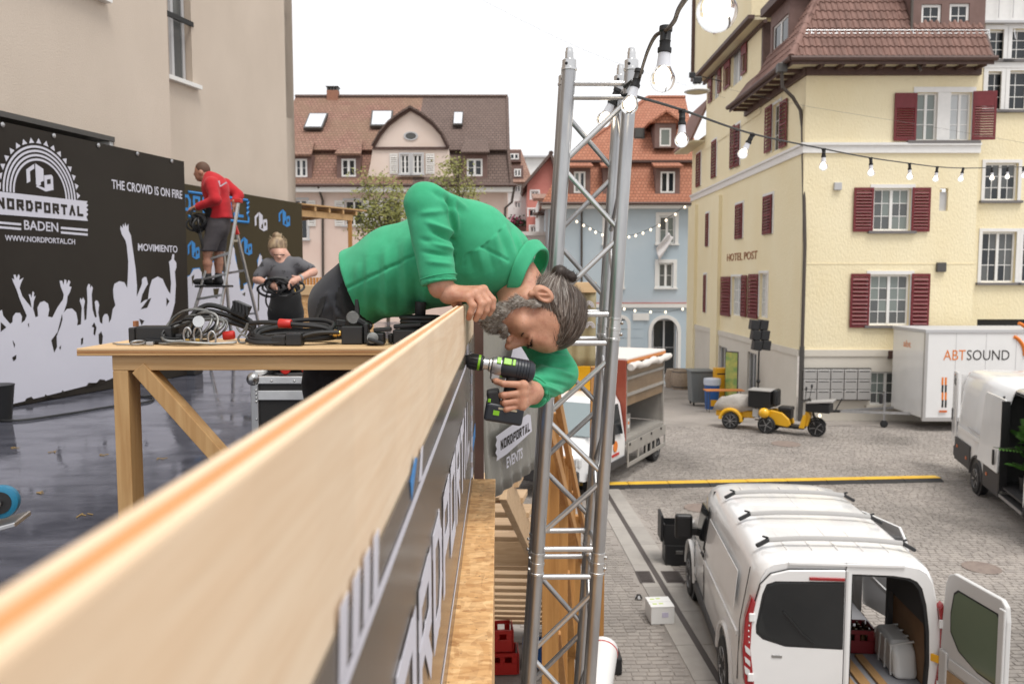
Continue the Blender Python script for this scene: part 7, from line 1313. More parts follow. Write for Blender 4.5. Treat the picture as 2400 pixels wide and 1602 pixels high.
# thick black cable arch with multipin plug
t = thing('power_cable', 'thick black cable arching up behind the wire bundle', 'cable', (tx(500), 2.45, ZT))
for k in range(3): MB().tube(spline([(-.095 + k * .012, .0, .012 + .0 * k), (-.10 + k * .015, 0, .065), (-.05, .01, .108 - k * .018), (.03, .01, .085 - k * .016), (.09, 0, .05 - k * .01), (.075, 0, .012)], 7), .0078, 9).build('strand', 'rubber_black', t, local=True, smooth=True)
MB().obox((.055, -.005, .096), V((.9, 0, -.4)).normalized(), V((0, 1, 0)), V((.4, 0, .9)).normalized(), .024, .018, .02).build('multipin_plug', 'black_plastic', t, local=True, bevel=.003)
for k in range(5): MB().obox((.040 + k * .010, -.024, .108 - k * .004), V((1, 0, 0)), V((0, 1, 0)), ZV, .0028, .003, .014).build('plug_rib', 'black_plastic', t, local=True)
MB().lathe([(.011, 0), (.013, .004), (.013, .03), (.009, .034)], 12, (.028, -.09, .022), (1, .2, .1)).build('red_plug', 'crate_bright', t, local=True, smooth=True)
# carabiner hook
t = thing('carabiner', 'grey steel hook between the two cable heaps', 'hook', (tx(573), 2.33, ZT)); MB().tube(spline([(-.012, 0, .05), (.0, 0, .035), (.012, 0, .045), (.02, 0, .06), (.012, 0, .03), (0, 0, .028), (-.008, 0, .018), (-.004, 0, .006), (.012, 0, .006), (.016, 0, .02), (.004, 0, .028)], 5), .0032, 7).build('hook', 'steel_dull', t, local=True, smooth=True)
# coil with red tape
t = thing('cable_coil', 'black cable coil bound with red tape on the table', 'cable', (tx(690), 2.36, ZT)); random.seed(41)
for k in range(9):
    rx, ry, h = random.uniform(.095, .13), random.uniform(.05, .09), random.uniform(.008, .05); pts = [V((rx * math.cos(x) + random.uniform(-.002, .002), ry * math.sin(x) * .8, max(.007, .012 + h * (.62 + .5 * math.sin(x + .4)) * (1 if k < 6 else .3)))) for x in [R(a) for a in range(0, 360, 15)]]; MB().tube(pts, .0062, 8, closed=True).build('loop', 'rubber_black', t, local=True, smooth=True)
MB().tube(spline([(-.12, -.02, .06), (-.06, -.05, .064), (.02, -.055, .058), (.10, -.05, .048), (.14, -.03, .02)], 7), .0066, 8).build('loop', 'rubber_black', t, local=True, smooth=True); MB().tube(spline([(-.125, -.04, .012), (-.08, -.085, .008), (.0, -.088, .012), (.07, -.07, .034), (.14, -.05, .036)], 7), .0062, 8).build('loop', 'rubber_black', t, local=True, smooth=True)
MB().lathe([(.012, -.018), (.0135, -.016), (.0135, .016), (.012, .018)], 14, (-.012, -.052, .0605), (1, -.05, -.06)).build('red_tape', 'crate_bright', t, local=True, smooth=True)
MB().box(.0, .045, -.10, -.06, .001, .036).build('plug_block', 'black_plastic', t, local=True, bevel=.004); MB().box(-.04, -.001, -.095, -.06, .001, .03).build('plug_block', 'black_plastic', t, local=True, bevel=.004)
# clamp box with brass fitting, levers
t = thing('rigging_clamp', 'black rigging clamp with brass fitting beside the coil', 'clamp', (tx(832), 2.34, ZT)); MB().box(-.03, .03, -.03, .03, .001, .052).build('housing', 'black_plastic', t, local=True, bevel=.003); MB().box(.031, .045, -.02, .02, .003, .06).build('housing', 'black_plastic', t, local=True, bevel=.003); MB().lathe([(.006, 0), (.009, .004), (.009, .012), (.011, .014), (.011, .022), (.008, .026)], 14, (-.03, -.018, .032), (-1, -.1, 0)).build('brass_fitting', 'brass', t, local=True, smooth=True); MB().lathe([(.004, 0), (.007, .005), (.003, .012)], 12, (-.057, -.021, .033), (-1, -.1, 0)).build('brass_tip', 'brass', t, local=True, smooth=True)
MB().tube([(.005, .02, .06), (.008, .02, .10), (.006, .02, .128)], [.010, .0075, .005], 8).build('lever', 'black_plastic', t, local=True, smooth=True); MB().lathe([(.017, -.004), (.02, 0), (.017, .004)], 14, (-.003, .01, .075), (.3, -1, .1)).build('washer', 'steel_dull', t, local=True, smooth=True); MB().bar((.01, .015, .07), (.05, .02, .045), .018, .016).build('lever_arm', 'black_plastic', t, local=True, bevel=.004); MB().bar((-.05, -.0, .062), (-.025, .01, .058), .014, .02).build('wing', 'black_plastic', t, local=True, bevel=.003)
t = thing('rigging_clamp', 'black clamp with a grey washer and long lever at the table front', 'clamp', (tx(885), 2.29, ZT)); MB().lathe([(.012, -.004), (.016, -.003), (.016, .004), (.008, .006)], 14, (0, -.02, .022), (.1, -1, .2)).build('washer', 'steel_dull', t, local=True, smooth=True); MB().bar((-.012, -.028, .02), (.034, -.034, .006), .012, .010).build('lever', 'black_plastic', t, local=True, bevel=.003); MB().box(-.02, .03, -.012, .03, .001, .036).build('housing', 'black_plastic', t, local=True, bevel=.005); MB().bar((.0, .0, .043), (.05, .0, .046), .02, .012).build('wing', 'black_plastic', t, local=True, bevel=.003)
t = thing('rigging_clamp', 'black clamp half hidden behind the rail board', 'clamp', (tx(950), 2.34, ZT)); MB().box(-.03, .06, -.03, .03, .001, .042).build('housing', 'black_plastic', t, local=True, bevel=.003); MB().box(-.045, -.031, -.02, .02, .003, .03).build('knob', 'black_plastic', t, local=True, bevel=.004); MB().bar((-.03, 0, .05), (.05, 0, .056), .03, .012).build('wing', 'black_plastic', t, local=True, bevel=.003)
t = thing('cable_coil', 'neat black cable coil with a hose end by the rail board', 'cable', (tx(985, 2.44), 2.44, ZT + .0305)); MB().box(-.06, .08, -.04, .04, -.03, -.002).build('block', 'black_plastic', t, local=True, bevel=.004)
for k in range(4): MB().tube([((.055 + .002 * (k % 2)) * math.cos(x), .05 * math.sin(x), .007 + k * .0115) for x in [R(a) for a in range(0, 360, 15)]], .0064, 8, closed=True).build('loop', 'rubber_black', t, local=True, smooth=True)
MB().lathe([(.014, 0), (.017, .004), (.017, .04), (.012, .04), (.012, .02)], 14, (.0, .0, .048), (.05, 0, 1)).build('hose_end', 'rubber_black', t, local=True, smooth=True)
# deck things
o = MB().tube(spline([G(-60, 985, DECK) + ZV * .012, G(40, 988, DECK) + ZV * .012, G(160, 972, DECK) + ZV * .012, G(255, 956, DECK) + ZV * .012, G(340, 945, DECK) + ZV * .012, G(360, 935, DECK) + ZV * .012, G(330, 930, DECK) + ZV * .012, G(420, 925, DECK) + ZV * .012], 6), .011, 7).build('floor_cable', 'rubber_black', None, smooth=True); tag(o, 'black cable lying across the wet terrace floor', 'cable')
q = G(-8, 985, DECK); o = thing('bucket', 'dark bucket cut off by the picture edge', 'bucket', q); MB().lathe([(.12, 0), (.15, .3), (.155, .32), (.14, .32)], 16, (0, 0, 0)).build('tub', 'black_plastic', o, local=True, smooth=True)
q = G(428, 880, DECK); o = thing('stage_monitor', 'small black wedge monitor on the terrace behind the table leg', 'loudspeaker', q); MB().prism([(-.16, 0, 0), (.16, 0, 0), (.16, 0, .3), (-.1, 0, .36)], (0, .3, 0)).build('cabinet', 'black_plastic', o, local=True, bevel=.015)
for k, (u, v) in enumerate(((95, 1155), (380, 1075), (200, 1205), (30, 1050), (120, 1060), (245, 1065))):
    q = G(u, v, DECK); random.seed(k); o = MB()
    for s_ in range(4): o.bar(q + V((random.gauss(0, .02), random.gauss(0, .02), .004)), q + V((random.gauss(0, .025), random.gauss(0, .02), .005)), .006, .003)
    o = o.build('leaf_litter', 'litter_brown', None); o['kind'] = 'stuff'
# upturned dolly with blue caster, left edge
dz = P(3, 1175, 1.9); o = thing('upturned_dolly', 'upturned equipment dolly with a blue caster at the picture edge', 'dolly', (dz.x, dz.y, DECK)); MB().lathe([(.014, -.014), (.03, -.0145), (.038, -.011), (.040, 0), (.038, .011), (.03, .0145), (.014, .014)], 24, dz, (.25, -1, .05)).build('caster_wheel', 'caster_blue', o, smooth=True); MB().lathe([(.005, -.017), (.026, -.0165), (.026, .0165), (.005, .017)], 20, dz, (.25, -1, .05)).build('wheel_hub', 'black_plastic', o, smooth=True); MB().lathe([(.004, -.03), (.008, -.029), (.008, .029), (.004, .03)], 10, dz, (.25, -1, .05)).build('axle', 'steel', o, smooth=True)
MB().bar(dz + V((-.02, -.02, .0)), dz + V((-.02, -.015, -.06)), .03, .006).build('fork', 'steel', o); MB().obox(dz + V((-.03, 0, -.062)), V((1, .2, .25)).normalized(), V((-.2, 1, 0)).normalized(), V((-.25, 0, 1)).normalized(), .075, .05, .006).build('swivel_plate', 'alu_bright', o, bevel=.003); MB().box(dz.x - .16, dz.x - .12, dz.y - .02, dz.y + .02, DECK + .002, dz.z - .08).build('support', 'black_plastic', o, bevel=.004); MB().box(dz.x - .4, dz.x - .06, dz.y - .02, dz.y + .06, dz.z - .085, dz.z - .07).build('board', 'black_plastic', o, bevel=.004)
# ================================================================== PEOPLE (smooth bodies grown from blended limb volumes)
def H(u, v, y): return np.array(PY(u, v, y))
class SDF:
    def __init__(s): s.ops = []
    def rc(s, a, b, ra, rb, k=.02, ysc=1.0, op='u'): s.ops.append(('rc', np.array(a, float), np.array(b, float), ra, rb, k, ysc, op)); return s
    def chain(s, pts, rs, k=.02, ysc=1.0):
        for i in range(len(pts) - 1): s.rc(pts[i], pts[i+1], rs[i], rs[i+1], k if i == 0 else max(k * .8, .006), ysc)
        return s
    def el(s, c, r, k=.02, rot=None, op='u'): s.ops.append(('el', np.array(c, float), np.array(r, float), rot, None, k, 1, op)); return s
    def plane(s, p, n): n = np.array(n, float); n /= np.linalg.norm(n); s.ops.append(('pl', np.array(p, float), n, 0, 0, 0, 1, 'i')); return s
    def ev(s, Pp):
        D = None
        for (t, a, b, ra, rb, k, ysc, op) in s.ops:
            if t == 'rc':
                q = Pp
                if ysc != 1.0: q = Pp.copy(); ba0 = b - a; tt = np.clip((Pp[:, 0] - a[0]) / (ba0[0] if abs(ba0[0]) > 1e-6 else 1e-6), 0, 1); yc = a[1] + ba0[1] * tt; q[:, 1] = yc + (Pp[:, 1] - yc) * ysc
                ba = b - a; L = max(ba @ ba, 1e-12); h = np.clip((q - a) @ ba / L, 0, 1); d = np.linalg.norm(q - a - h[:, None] * ba, axis=1) - (ra + (rb - ra) * h)
            elif t == 'el':
                q = Pp - a
                if ra is not None: q = q @ ra
                k0 = np.linalg.norm(q / b, axis=1); k1 = np.linalg.norm(q / (b * b), axis=1) + 1e-9; d = k0 * (k0 - 1) / k1
            else: d = (Pp - a) @ b
            if D is None: D = d; continue
            if op == 'u': h = np.clip(.5 + .5 * (D - d) / k, 0, 1); D = D * (1 - h) + d * h - k * h * (1 - h)
            elif op == 's': h = np.clip(.5 - .5 * (D + d) / k, 0, 1); D = D * (1 - h) - d * h + k * h * (1 - h)
            else: D = np.maximum(D, d)
        return D
    def mesh(s, lo, hi, h):
        lo = np.array(lo, float); n = np.ceil((np.array(hi) - lo) / h).astype(int) + 1
        ax = [lo[i] + h * np.arange(n[i]) for i in range(3)]; val = np.empty(n, np.float32)
        Y, Z = np.meshgrid(ax[1], ax[2], indexing='ij'); yz = np.stack([Y.ravel(), Z.ravel()], 1); step = max(1, int(400000 / len(yz)))
        B = 8; nb = [int(np.ceil(q / B)) for q in n]; bi = np.stack(np.meshgrid(*[np.arange(q) for q in nb], indexing='ij'), -1).reshape(-1, 3); cen = lo + (bi * B + (B - 1) / 2) * h; dc_ = s.ev(cen); val[:] = 1.0
        loc = np.stack(np.meshgrid(*[np.arange(B)] * 3, indexing='ij'), -1).reshape(-1, 3); act = np.abs(dc_) < h * B * 1.75
        for b3, d_ in zip(bi[~act], dc_[~act]):
            if d_ < 0: val[b3[0]*B:b3[0]*B+B, b3[1]*B:b3[1]*B+B, b3[2]*B:b3[2]*B+B] = -1.0
        ab_ = bi[act]
        for c0_ in range(0, len(ab_), 800):
            g = (ab_[c0_:c0_ + 800, None, :] * B + loc[None]).reshape(-1, 3); g = g[(g < n).all(1)]; val[g[:, 0], g[:, 1], g[:, 2]] = s.ev(lo + g * h)
        return nets(val, lo, h)
def nets(v, lo, h):
    S = v < 0; nx, ny, nz = v.shape; cnt = np.zeros((nx-1, ny-1, nz-1), np.int8)
    cor = [(i, j, k) for i in (0, 1) for j in (0, 1) for k in (0, 1)]
    for (i, j, k) in cor: cnt += S[i:nx-1+i, j:ny-1+j, k:nz-1+k]
    m = (cnt > 0) & (cnt < 8); idx = -np.ones(m.shape, np.int64); cells = np.argwhere(m); idx[m] = np.arange(len(cells)); acc = np.zeros((len(cells), 3)); num = np.zeros(len(cells))
    for a in cor:
        for d in range(3):
            if a[d]: continue
            b = list(a); b[d] = 1; b = tuple(b); ca = cells + np.array(a); cb = cells + np.array(b); va = v[ca[:, 0], ca[:, 1], ca[:, 2]]; vb = v[cb[:, 0], cb[:, 1], cb[:, 2]]; x = (va < 0) != (vb < 0)
            t = np.where(x, va / np.where(x, va - vb, 1), 0); p = np.array(a)[None] + np.zeros((len(cells), 3)); p[:, d] = t; acc[x] += p[x]; num[x] += 1
    pos = lo + (cells + acc / num[:, None]) * h; F_ = []
    for d in range(3):
        sl0 = [slice(None)] * 3; sl1 = [slice(None)] * 3; sl0[d] = slice(0, -1); sl1[d] = slice(1, None); x = S[tuple(sl0)] != S[tuple(sl1)]; e = np.argwhere(x); o1, o2 = [q for q in range(3) if q != d]
        ok = (e[:, o1] > 0) & (e[:, o2] > 0) & (e[:, o1] < v.shape[o1] - 1) & (e[:, o2] < v.shape[o2] - 1); e = e[ok]; ins = S[e[:, 0], e[:, 1], e[:, 2]]; q = []
        for (s1, s2) in ((-1, -1), (0, -1), (0, 0), (-1, 0)): c = e.copy(); c[:, o1] += s1; c[:, o2] += s2; q.append(idx[c[:, 0], c[:, 1], c[:, 2]])
        q = np.stack(q, 1); fl = ins if d != 1 else ~ins; q[~fl] = q[~fl][:, ::-1]; F_.append(q)
    return pos, np.concatenate(F_)
def relax(v, f, it=2, lam=.5):
    for _ in range(it):
        acc = np.zeros_like(v); num = np.zeros(len(v))
        for a in range(4): b = (a + 1) % 4; np.add.at(acc, f[:, a], v[f[:, b]]); np.add.at(num, f[:, a], 1); np.add.at(acc, f[:, b], v[f[:, a]]); np.add.at(num, f[:, b], 1)
        v = v + lam * (acc / np.maximum(num, 1)[:, None] - v)
    return v
def vnorm(v, f):
    n = np.cross(v[f[:, 2]] - v[f[:, 0]], v[f[:, 3]] - v[f[:, 1]]); o = np.zeros_like(v)
    for a in range(4): np.add.at(o, f[:, a], n)
    return o / (np.linalg.norm(o, axis=1)[:, None] + 1e-12)
def npmesh(name, parts, m, parent):
    vs = []; fs = []; n = 0; o0 = np.array(org(parent)) if parent is not None and org(parent) is not None else np.zeros(3)
    for v, f in parts: vs.append(v - o0); fs.append(f + n); n += len(v)
    v = np.concatenate(vs); f = np.concatenate(fs); me = bpy.data.meshes.new(name); me.vertices.add(len(v)); me.vertices.foreach_set('co', v.astype(np.float32).ravel()); me.loops.add(f.size); me.loops.foreach_set('vertex_index', f.astype(np.int32).ravel()); me.polygons.add(len(f)); me.polygons.foreach_set('loop_start', np.arange(0, f.size, 4, dtype=np.int32)); me.polygons.foreach_set('use_smooth', np.ones(len(f), bool)); me.update(calc_edges=True); me.validate(); me.materials.append(MAT[m]); o = bpy.data.objects.new(name, me); link(o, parent); return o
def pxy(v): # photograph position of points (used to lay cloth folds along the drawn seams)
    d = v - np.array(EYEV); z = d @ np.array(FWD); return CX + FPX * (d @ np.array(RGT)) / z, CY - FPX * (d @ np.array(UPV)) / z
def segd(u, v, a, b):
    ba = np.array([b[0] - a[0], b[1] - a[1]], float); pa = np.stack([u - a[0], v - a[1]], 1); t = np.clip(pa @ ba / (ba @ ba), 0, 1); return np.linalg.norm(pa - t[:, None] * ba, axis=1), t
def vnoise(p, sc, seed):
    rng = np.random.RandomState(seed); out = np.zeros(len(p))
    for k in range(9): d = rng.normal(size=3); d /= np.linalg.norm(d); out += np.sin(p @ d * sc * rng.uniform(.6, 1.7) + rng.uniform(0, 6.28))
    return out / 9
def ribbons(name, m, parent, pts, dirs, nrm, ln, wd, bend=0.0, seed=0):
    rng = np.random.RandomState(seed); mb = MB(); o0 = org(parent); o0 = np.array(o0) if o0 is not None else np.zeros(3)
    for p, d, n in zip(pts, dirs, nrm):
        L = ln * rng.uniform(.6, 1.25); s = np.cross(d, n); s /= np.linalg.norm(s) + 1e-9; w_ = wd * rng.uniform(.6, 1.3); a = p - o0; b = a + d * L * .5 + n * bend * L * .3; c = a + d * L + n * bend * L
        mb.add([a - s * w_ / 2, a + s * w_ / 2, b + s * w_ * .4, b - s * w_ * .4, c], [(0, 1, 2, 3), (3, 2, 4)])
    return mb.build(name, m, parent, local=True, kind='stuff')
def skinm(name, c1, c2):
    m, n, b = _new(name); b.inputs['Roughness'].default_value = .52; b.inputs['Subsurface Weight'].default_value = .12; b.inputs['Subsurface Radius'].default_value = (.01, .004, .002); b.inputs['Subsurface Scale'].default_value = .5
    vec = coords(n, rnd=False); cc = ramp(n, noise(n, vec, 26, 6, .65), [(.32, tuple(min(1, x * 1.12) for x in c1)), (.5, c1), (.7, c2)]); cc = mixc(n, ramp(n, noise(n, vec, 190, 4), [(.6, (0, 0, 0)), (.72, (.5, .5, .5))]), cc, tuple(x * .7 for x in c2)); n.links.new(cc, b.inputs['Base Color']); bumpn(n, b, noise(n, vec, 130, 8, .7), .35, .003)
skinm('skin', (.50,.255,.165), (.40,.165,.10)); skinm('skin_leg', (.42,.21,.14), (.36,.16,.10)); skinm('skin_fair', (.56,.32,.24), (.48,.23,.16)); mat('skin_crease', (.22,.08,.05), .6)
def fleece(name, c1, c2):
    m, n, b = _new(name); b.inputs['Roughness'].default_value = .95; b.inputs['Sheen Weight'].default_value = .08; b.inputs['Sheen Roughness'].default_value = .5; vec = coords(n, rnd=False)
    n.links.new(ramp(n, noise(n, vec, 9, 6, .65), [(.35, c1), (.7, c2)]), b.inputs['Base Color']); bumpn(n, b, noise(n, vec, 420, 4), .5, .0015)
fleece('fleece_green', (.034,.34,.165), (.055,.42,.22)); fleece('fleece_red', (.42,.012,.018), (.50,.02,.028)); fleece('shirt_grey', (.075,.075,.082), (.15,.15,.16)); fleece('trousers_grey', (.022,.023,.028), (.032,.033,.039)); fleece('shorts_grey', (.055,.048,.052), (.075,.066,.07)); fleece('trousers_black', (.008,.008,.009), (.013,.013,.014))
mat('hair_grey', (.44,.40,.36), .5); mat('hair_brown', (.085,.055,.04), .5); mat('hair_dark', (.03,.018,.013), .5); mat('hair_mid', (.17,.13,.105), .5); mat('hair_blond', (.36,.26,.155), .55, col2=(.17,.11,.065), vs=30, lo=.4, hi=.62, stretch=(1,1,.25)); mat('hair_short', (.10,.05,.03), .7); mat('beard_grey', (.40,.37,.335), .85, col2=(.24,.20,.165), vs=60); mat('boot_black', (.012,.012,.013), .6)
# ------------------------------------------------------------------ the man bending over the rail
man = thing('person', 'man in green fleece bending over the rail with a cordless drill, grey beard', 'person', (-.53, 2.66, DECK))
wa, mi, ch, up_, nb_ = H(835, 676, 2.66), H(935, 634, 2.60), H(1030, 606, 2.54), H(1118, 596, 2.50), H(1178, 606, 2.47)
SH, EL, CU = H(1114, 550, 2.40), H(997, 478, 2.27), H(1031, 672, 2.235); SL, EL2, WL = H(1165, 606, 2.66), H(1308, 874, 2.50), H(1246, 922, 2.335)
sh = SDF(); sh.chain([wa - (mi - wa) * .35, wa, mi, ch, up_, nb_], [.115, .118, .136, .140, .136, .095], .05, .74)
sh.chain([H(1090, 570, 2.46), SH, EL], [.085, .082, .058], .05); sh.rc(EL, CU, .058, .0505, .012); sh.chain([SL, EL2], [.082, .058], .05); sh.rc(EL2, WL, .058, .046, .02)
hemA, hemB = H(806, 612, 2.62), H(868, 766, 2.62); hn = np.cross(hemB - hemA, [0, 1, 0]); hn = hn if hn[0] < 0 else -hn
def hem_n(s): return s.plane(hemA, hn)
lo = H(770, 760, 2.2); lo = np.array([-.62, 2.12, EYE - .52]); hi = np.array([.30, 2.95, EYE + .36])
hem_n(sh); cn = (CU - EL) / np.linalg.norm(CU - EL); sh2 = sh
# separate cuts for the cuffs: only act near that arm
class Cut(SDF):
    def __init__(s, base, cuts): s.base = base; s.cuts = cuts
    def ev(s, Pp):
        D = s.base.ev(Pp)
        for (p, n, c, r) in s.cuts: m = np.linalg.norm(Pp - c, axis=1) < r; d = (Pp - p) @ n; D = np.where(m, np.maximum(D, d), D)
        return D
cutR = (H(1031, 664, 2.235), cn, CU, .085); cw = (WL - EL2) / np.linalg.norm(WL - EL2); cutL = (WL - cw * .004, cw, WL + cw * .04, .085)
V_, F_ = Cut(sh, [cutR, cutL]).mesh(lo, hi, .0040); V_ = relax(V_, F_, 2)
# folds and seams
Nn = vnorm(V_, F_); u_, v_ = pxy(V_); disp = np.zeros(len(V_))
rightarm = np.minimum(*[np.linalg.norm(V_ - (a + np.clip(((V_ - a) @ (b - a)) / ((b - a) @ (b - a)), 0, 1)[:, None] * (b - a)), axis=1) for a, b in ((SH, EL), (EL, CU))]) < .10
near_ = (Nn[:, 1] < .35)
def fold(a, b, amp, wd, mask=None, taper=True):
    global disp
    d, t = segd(u_, v_, a, b); g = amp * (1.75 if mask is not tor or not taper else .85) * np.exp(-(d / (wd * (.72 if mask is not tor else .95))) ** 2) * (np.sin(np.pi * np.clip(t, .02, .98)) ** .5 if taper else 1); mk = near_ if mask is None else near_ & mask; disp = disp + np.where(mk, g, 0)
tor = ~rightarm
for (a, b) in (((815, 674), (905, 630)), ((905, 630), (980, 594))): fold(a, b, -.0035, 3.5, tor, False)
for (a, b) in (((1074, 548), (1130, 578)), ((1130, 578), (1190, 610))): fold(a, b, -.003, 3.5, tor, False)
for (x, y, x2, y2, am) in ((842, 612, 836, 700, .006), (862, 600, 862, 738, .008), (886, 592, 884, 748, -.007), (905, 580, 908, 742, .009), (930, 570, 932, 736, -.008), (950, 560, 956, 726, .007), (972, 640, 978, 724, -.006), (996, 668, 1000, 716, .007), (878, 720, 960, 742, .006), (868, 744, 930, 752, -.006), (1010, 690, 1075, 700, .006)): fold((x, y), (x2, y2), am, 9, tor)
for (x, y, x2, y2, am, wd) in ((1085, 540, 1110, 640, -.008, 9), (1108, 532, 1135, 640, .008, 9), (1132, 530, 1158, 640, -.007, 8), (1150, 520, 1178, 620, .008, 8), (1165, 516, 1194, 612, -.007, 7), (1180, 520, 1208, 605, .007, 7), (1196, 530, 1218, 596, -.006, 6), (1210, 545, 1226, 590, .006, 6), (1076, 500, 1090, 560, -.010, 9), (1090, 480, 1120, 520, .006, 9), (1068, 560, 1090, 630, -.008, 10)): fold((x, y), (x2, y2), am, wd, tor)
for (x, y, x2, y2, am, wd) in ((1062, 470, 1072, 545, .007, 8), (1050, 460, 1060, 530, -.006, 7), (1066, 565, 1010, 540, -.007, 7), (1066, 548, 1000, 520, .007, 8), (1064, 585, 1005, 566, .006, 7), (1060, 600, 990, 590, -.005, 7), (1040, 495, 985, 500, .004, 9), (1030, 450, 1050, 500, .005, 9), (985, 560, 1040, 575, -.004, 8), (1062, 620, 1000, 612, .004, 8), (1010, 445, 1080, 500, -.004, 8), (1020, 440, 1095, 490, .005, 8)): fold((x, y), (x2, y2), am, wd, rightarm)
fold((985, 651), (1075, 650), -.0022, 2.5, rightarm, False)
lm = np.linalg.norm(V_ - EL2, axis=1) < .2
for (x, y, x2, y2, am) in ((1250, 832, 1335, 838, .007), (1262, 848, 1345, 860, -.006), (1270, 862, 1345, 880, .007), (1262, 880, 1330, 905, -.006), (1262, 900, 1320, 920, .006), (1260, 925, 1300, 935, -.005), (1275, 820, 1310, 826, -.005)): fold((x, y), (x2, y2), am, 6, lm)
disp += .0032 * vnoise(V_, 34, 3) + .0018 * vnoise(V_, 75, 5); V_ = V_ + Nn * disp[:, None]
npmesh('fleece_top', [(V_, F_)], 'fleece_green', man)
for (cc_, ax_c, r_, dd_) in ((CU, cn, .0535, -.026), (WL, cw, .049, -.018)):
    a_ = V(ax_c).orthogonal().normalized(); b2 = V(ax_c).cross(a_); MB().tube([V(cc_) + V(ax_c) * dd_ + (a_ * math.cos(t) + b2 * math.sin(t)) * (r_ - .002) for t in [R(q) for q in range(0, 360, 12)]], .0022, 5, closed=True).build('cuff_seam', 'fleece_green', man, smooth=True)
# standing collar
ca, cb = H(1205, 640, 2.50), H(1245, 652, 2.46); axc = (cb - ca) / np.linalg.norm(cb - ca); pts_o = []; cc0 = H(1214, 632, 2.48)
kk = [(1183, 700, 2.47), (1190, 660, 2.37), (1208, 605, 2.345), (1234, 566, 2.39), (1262, 566, 2.47), (1255, 600, 2.58), (1225, 660, 2.60), (1195, 700, 2.54)]
k2 = [(1178, 694, 2.46), (1216, 676, 2.375), (1236, 632, 2.36), (1262, 590, 2.40), (1284, 592, 2.47), (1280, 628, 2.56), (1246, 680, 2.58), (1200, 706, 2.53)]
ci, cu_ = spline([H(*q) for q in kk] + [H(*kk[0])], 8), spline([H(*q) for q in k2] + [H(*k2[0])], 8); mb = MB(); n_ = len(ci); vs = []; fs = []
for i in range(n_):
    for s_ in range(5): t = s_ / 4; p = ci[i].lerp(cu_[i], t); vs.append(p)
for i in range(n_ - 1):
    for s_ in range(4): a = i * 5 + s_; fs.append((a, a + 5, a + 6, a + 1))
o = mb.add(vs, fs).build('collar', 'fleece_green', man, smooth=True); md = o.modifiers.new('t', 'SOLIDIFY'); md.thickness = .011; md.offset = 0; md = o.modifiers.new('s', 'SUBSURF'); md.levels = 1; md.render_levels = 2
MB().tube(spline([H(*q) for q in [(1184, 698, 2.462), (1180, 688, 2.455)]], 3), .006, 6).build('zip_end', 'fleece_green', man, smooth=True)
# trousers and boots
tr_ = SDF(); hipR, hipL = H(806, 722, 2.60), H(806, 722, 2.80); tr_.rc(H(850, 668, 2.66), H(806, 716, 2.69), .102, .112, .03, .72)
kR, kL = np.array(PY(772, 900, 2.60)), np.array(PY(790, 900, 2.82)); aR_, aL_ = np.array([kR[0] - .02, 2.62, DECK + .10]), np.array([kL[0] - .0, 2.86, DECK + .10])
for hp, kn, an in ((hipR, kR, aR_), (hipL, kL, aL_)): kn2 = np.array([(kn[0] + an[0]) / 2 + .01, (kn[1] + an[1]) / 2, DECK + .52]); tr_.chain([hp, kn, kn2, an], [.094, .080, .072, .062], .04)
V2, F2 = tr_.mesh([-.80, 2.4, DECK + .03], [-.30, 3.05, EYE + .05], .007); V2 = relax(V2, F2, 2); N2 = vnorm(V2, F2); V2 = V2 + N2 * (.004 * vnoise(V2, 26, 8) + .0025 * vnoise(V2, 60, 9))[:, None]; u2, v2 = pxy(V2); dsp2 = np.zeros(len(V2))
for (a, b, am, wd) in (((770, 690), (790, 740), .008, 6), ((785, 700), (775, 760), -.008, 6), ((800, 690), (815, 750), .007, 6), ((765, 720), (745, 760), .007, 6), ((720, 870), (790, 885), .006, 8), ((725, 900), (800, 915), -.006, 8), ((745, 860), (752, 930), -.006, 7)): d_, t_ = segd(u2, v2, a, b); dsp2 += am * np.exp(-(d_ / wd) ** 2) * (N2[:, 1] < .3)
V2 = V2 + N2 * dsp2[:, None]; npmesh('trousers', [(V2, F2)], 'trousers_grey', man)
def inpoly(u, v, po):
    c = np.zeros(len(u), bool)
    for (x1, y1), (x2, y2) in zip(po, po[1:] + po[:1]): c ^= ((y1 > v) != (y2 > v)) & (u < (x2 - x1) * (v - y1) / (y2 - y1 + 1e-9) + x1)
    return c
for po in ([(786, 692), (800, 666), (816, 636), (840, 700), (860, 760), (836, 742), (808, 736), (787, 712)], [(752, 700), (766, 694), (758, 732), (744, 756), (736, 752)]):
    fm = inpoly(u2[F2].mean(1), v2[F2].mean(1), po) & (N2[F2][:, :, 1].mean(1) < .1)
    if fm.any(): npmesh('pocket_panel', [(V2 + N2 * .004, F2[fm])], 'trousers_black', man)
MB().obox(V(H(768, 696, 2.575)), V((.75, 0, .55)).normalized(), V((0, 1, 0)), V((-.55, 0, .75)).normalized(), .045, .03, .012).build('pocket_flap', 'trousers_grey', man, bevel=.006)
for a in (aR_, aL_): b_s = SDF(); b_s.rc(a + [0, 0, .02], a + [0, 0, -.045], .052, .05, .02); b_s.rc(a + [0, 0, -.055], a + [.17, -.02, -.06], .045, .038, .03); b_s.plane([0, 0, DECK + .004], [0, 0, -1]); v, f = b_s.mesh(a + [-.12, -.12, -.16], a + [.28, .12, .12], .008); npmesh('boot', [(relax(v, f, 1), f)], 'boot_black', man)
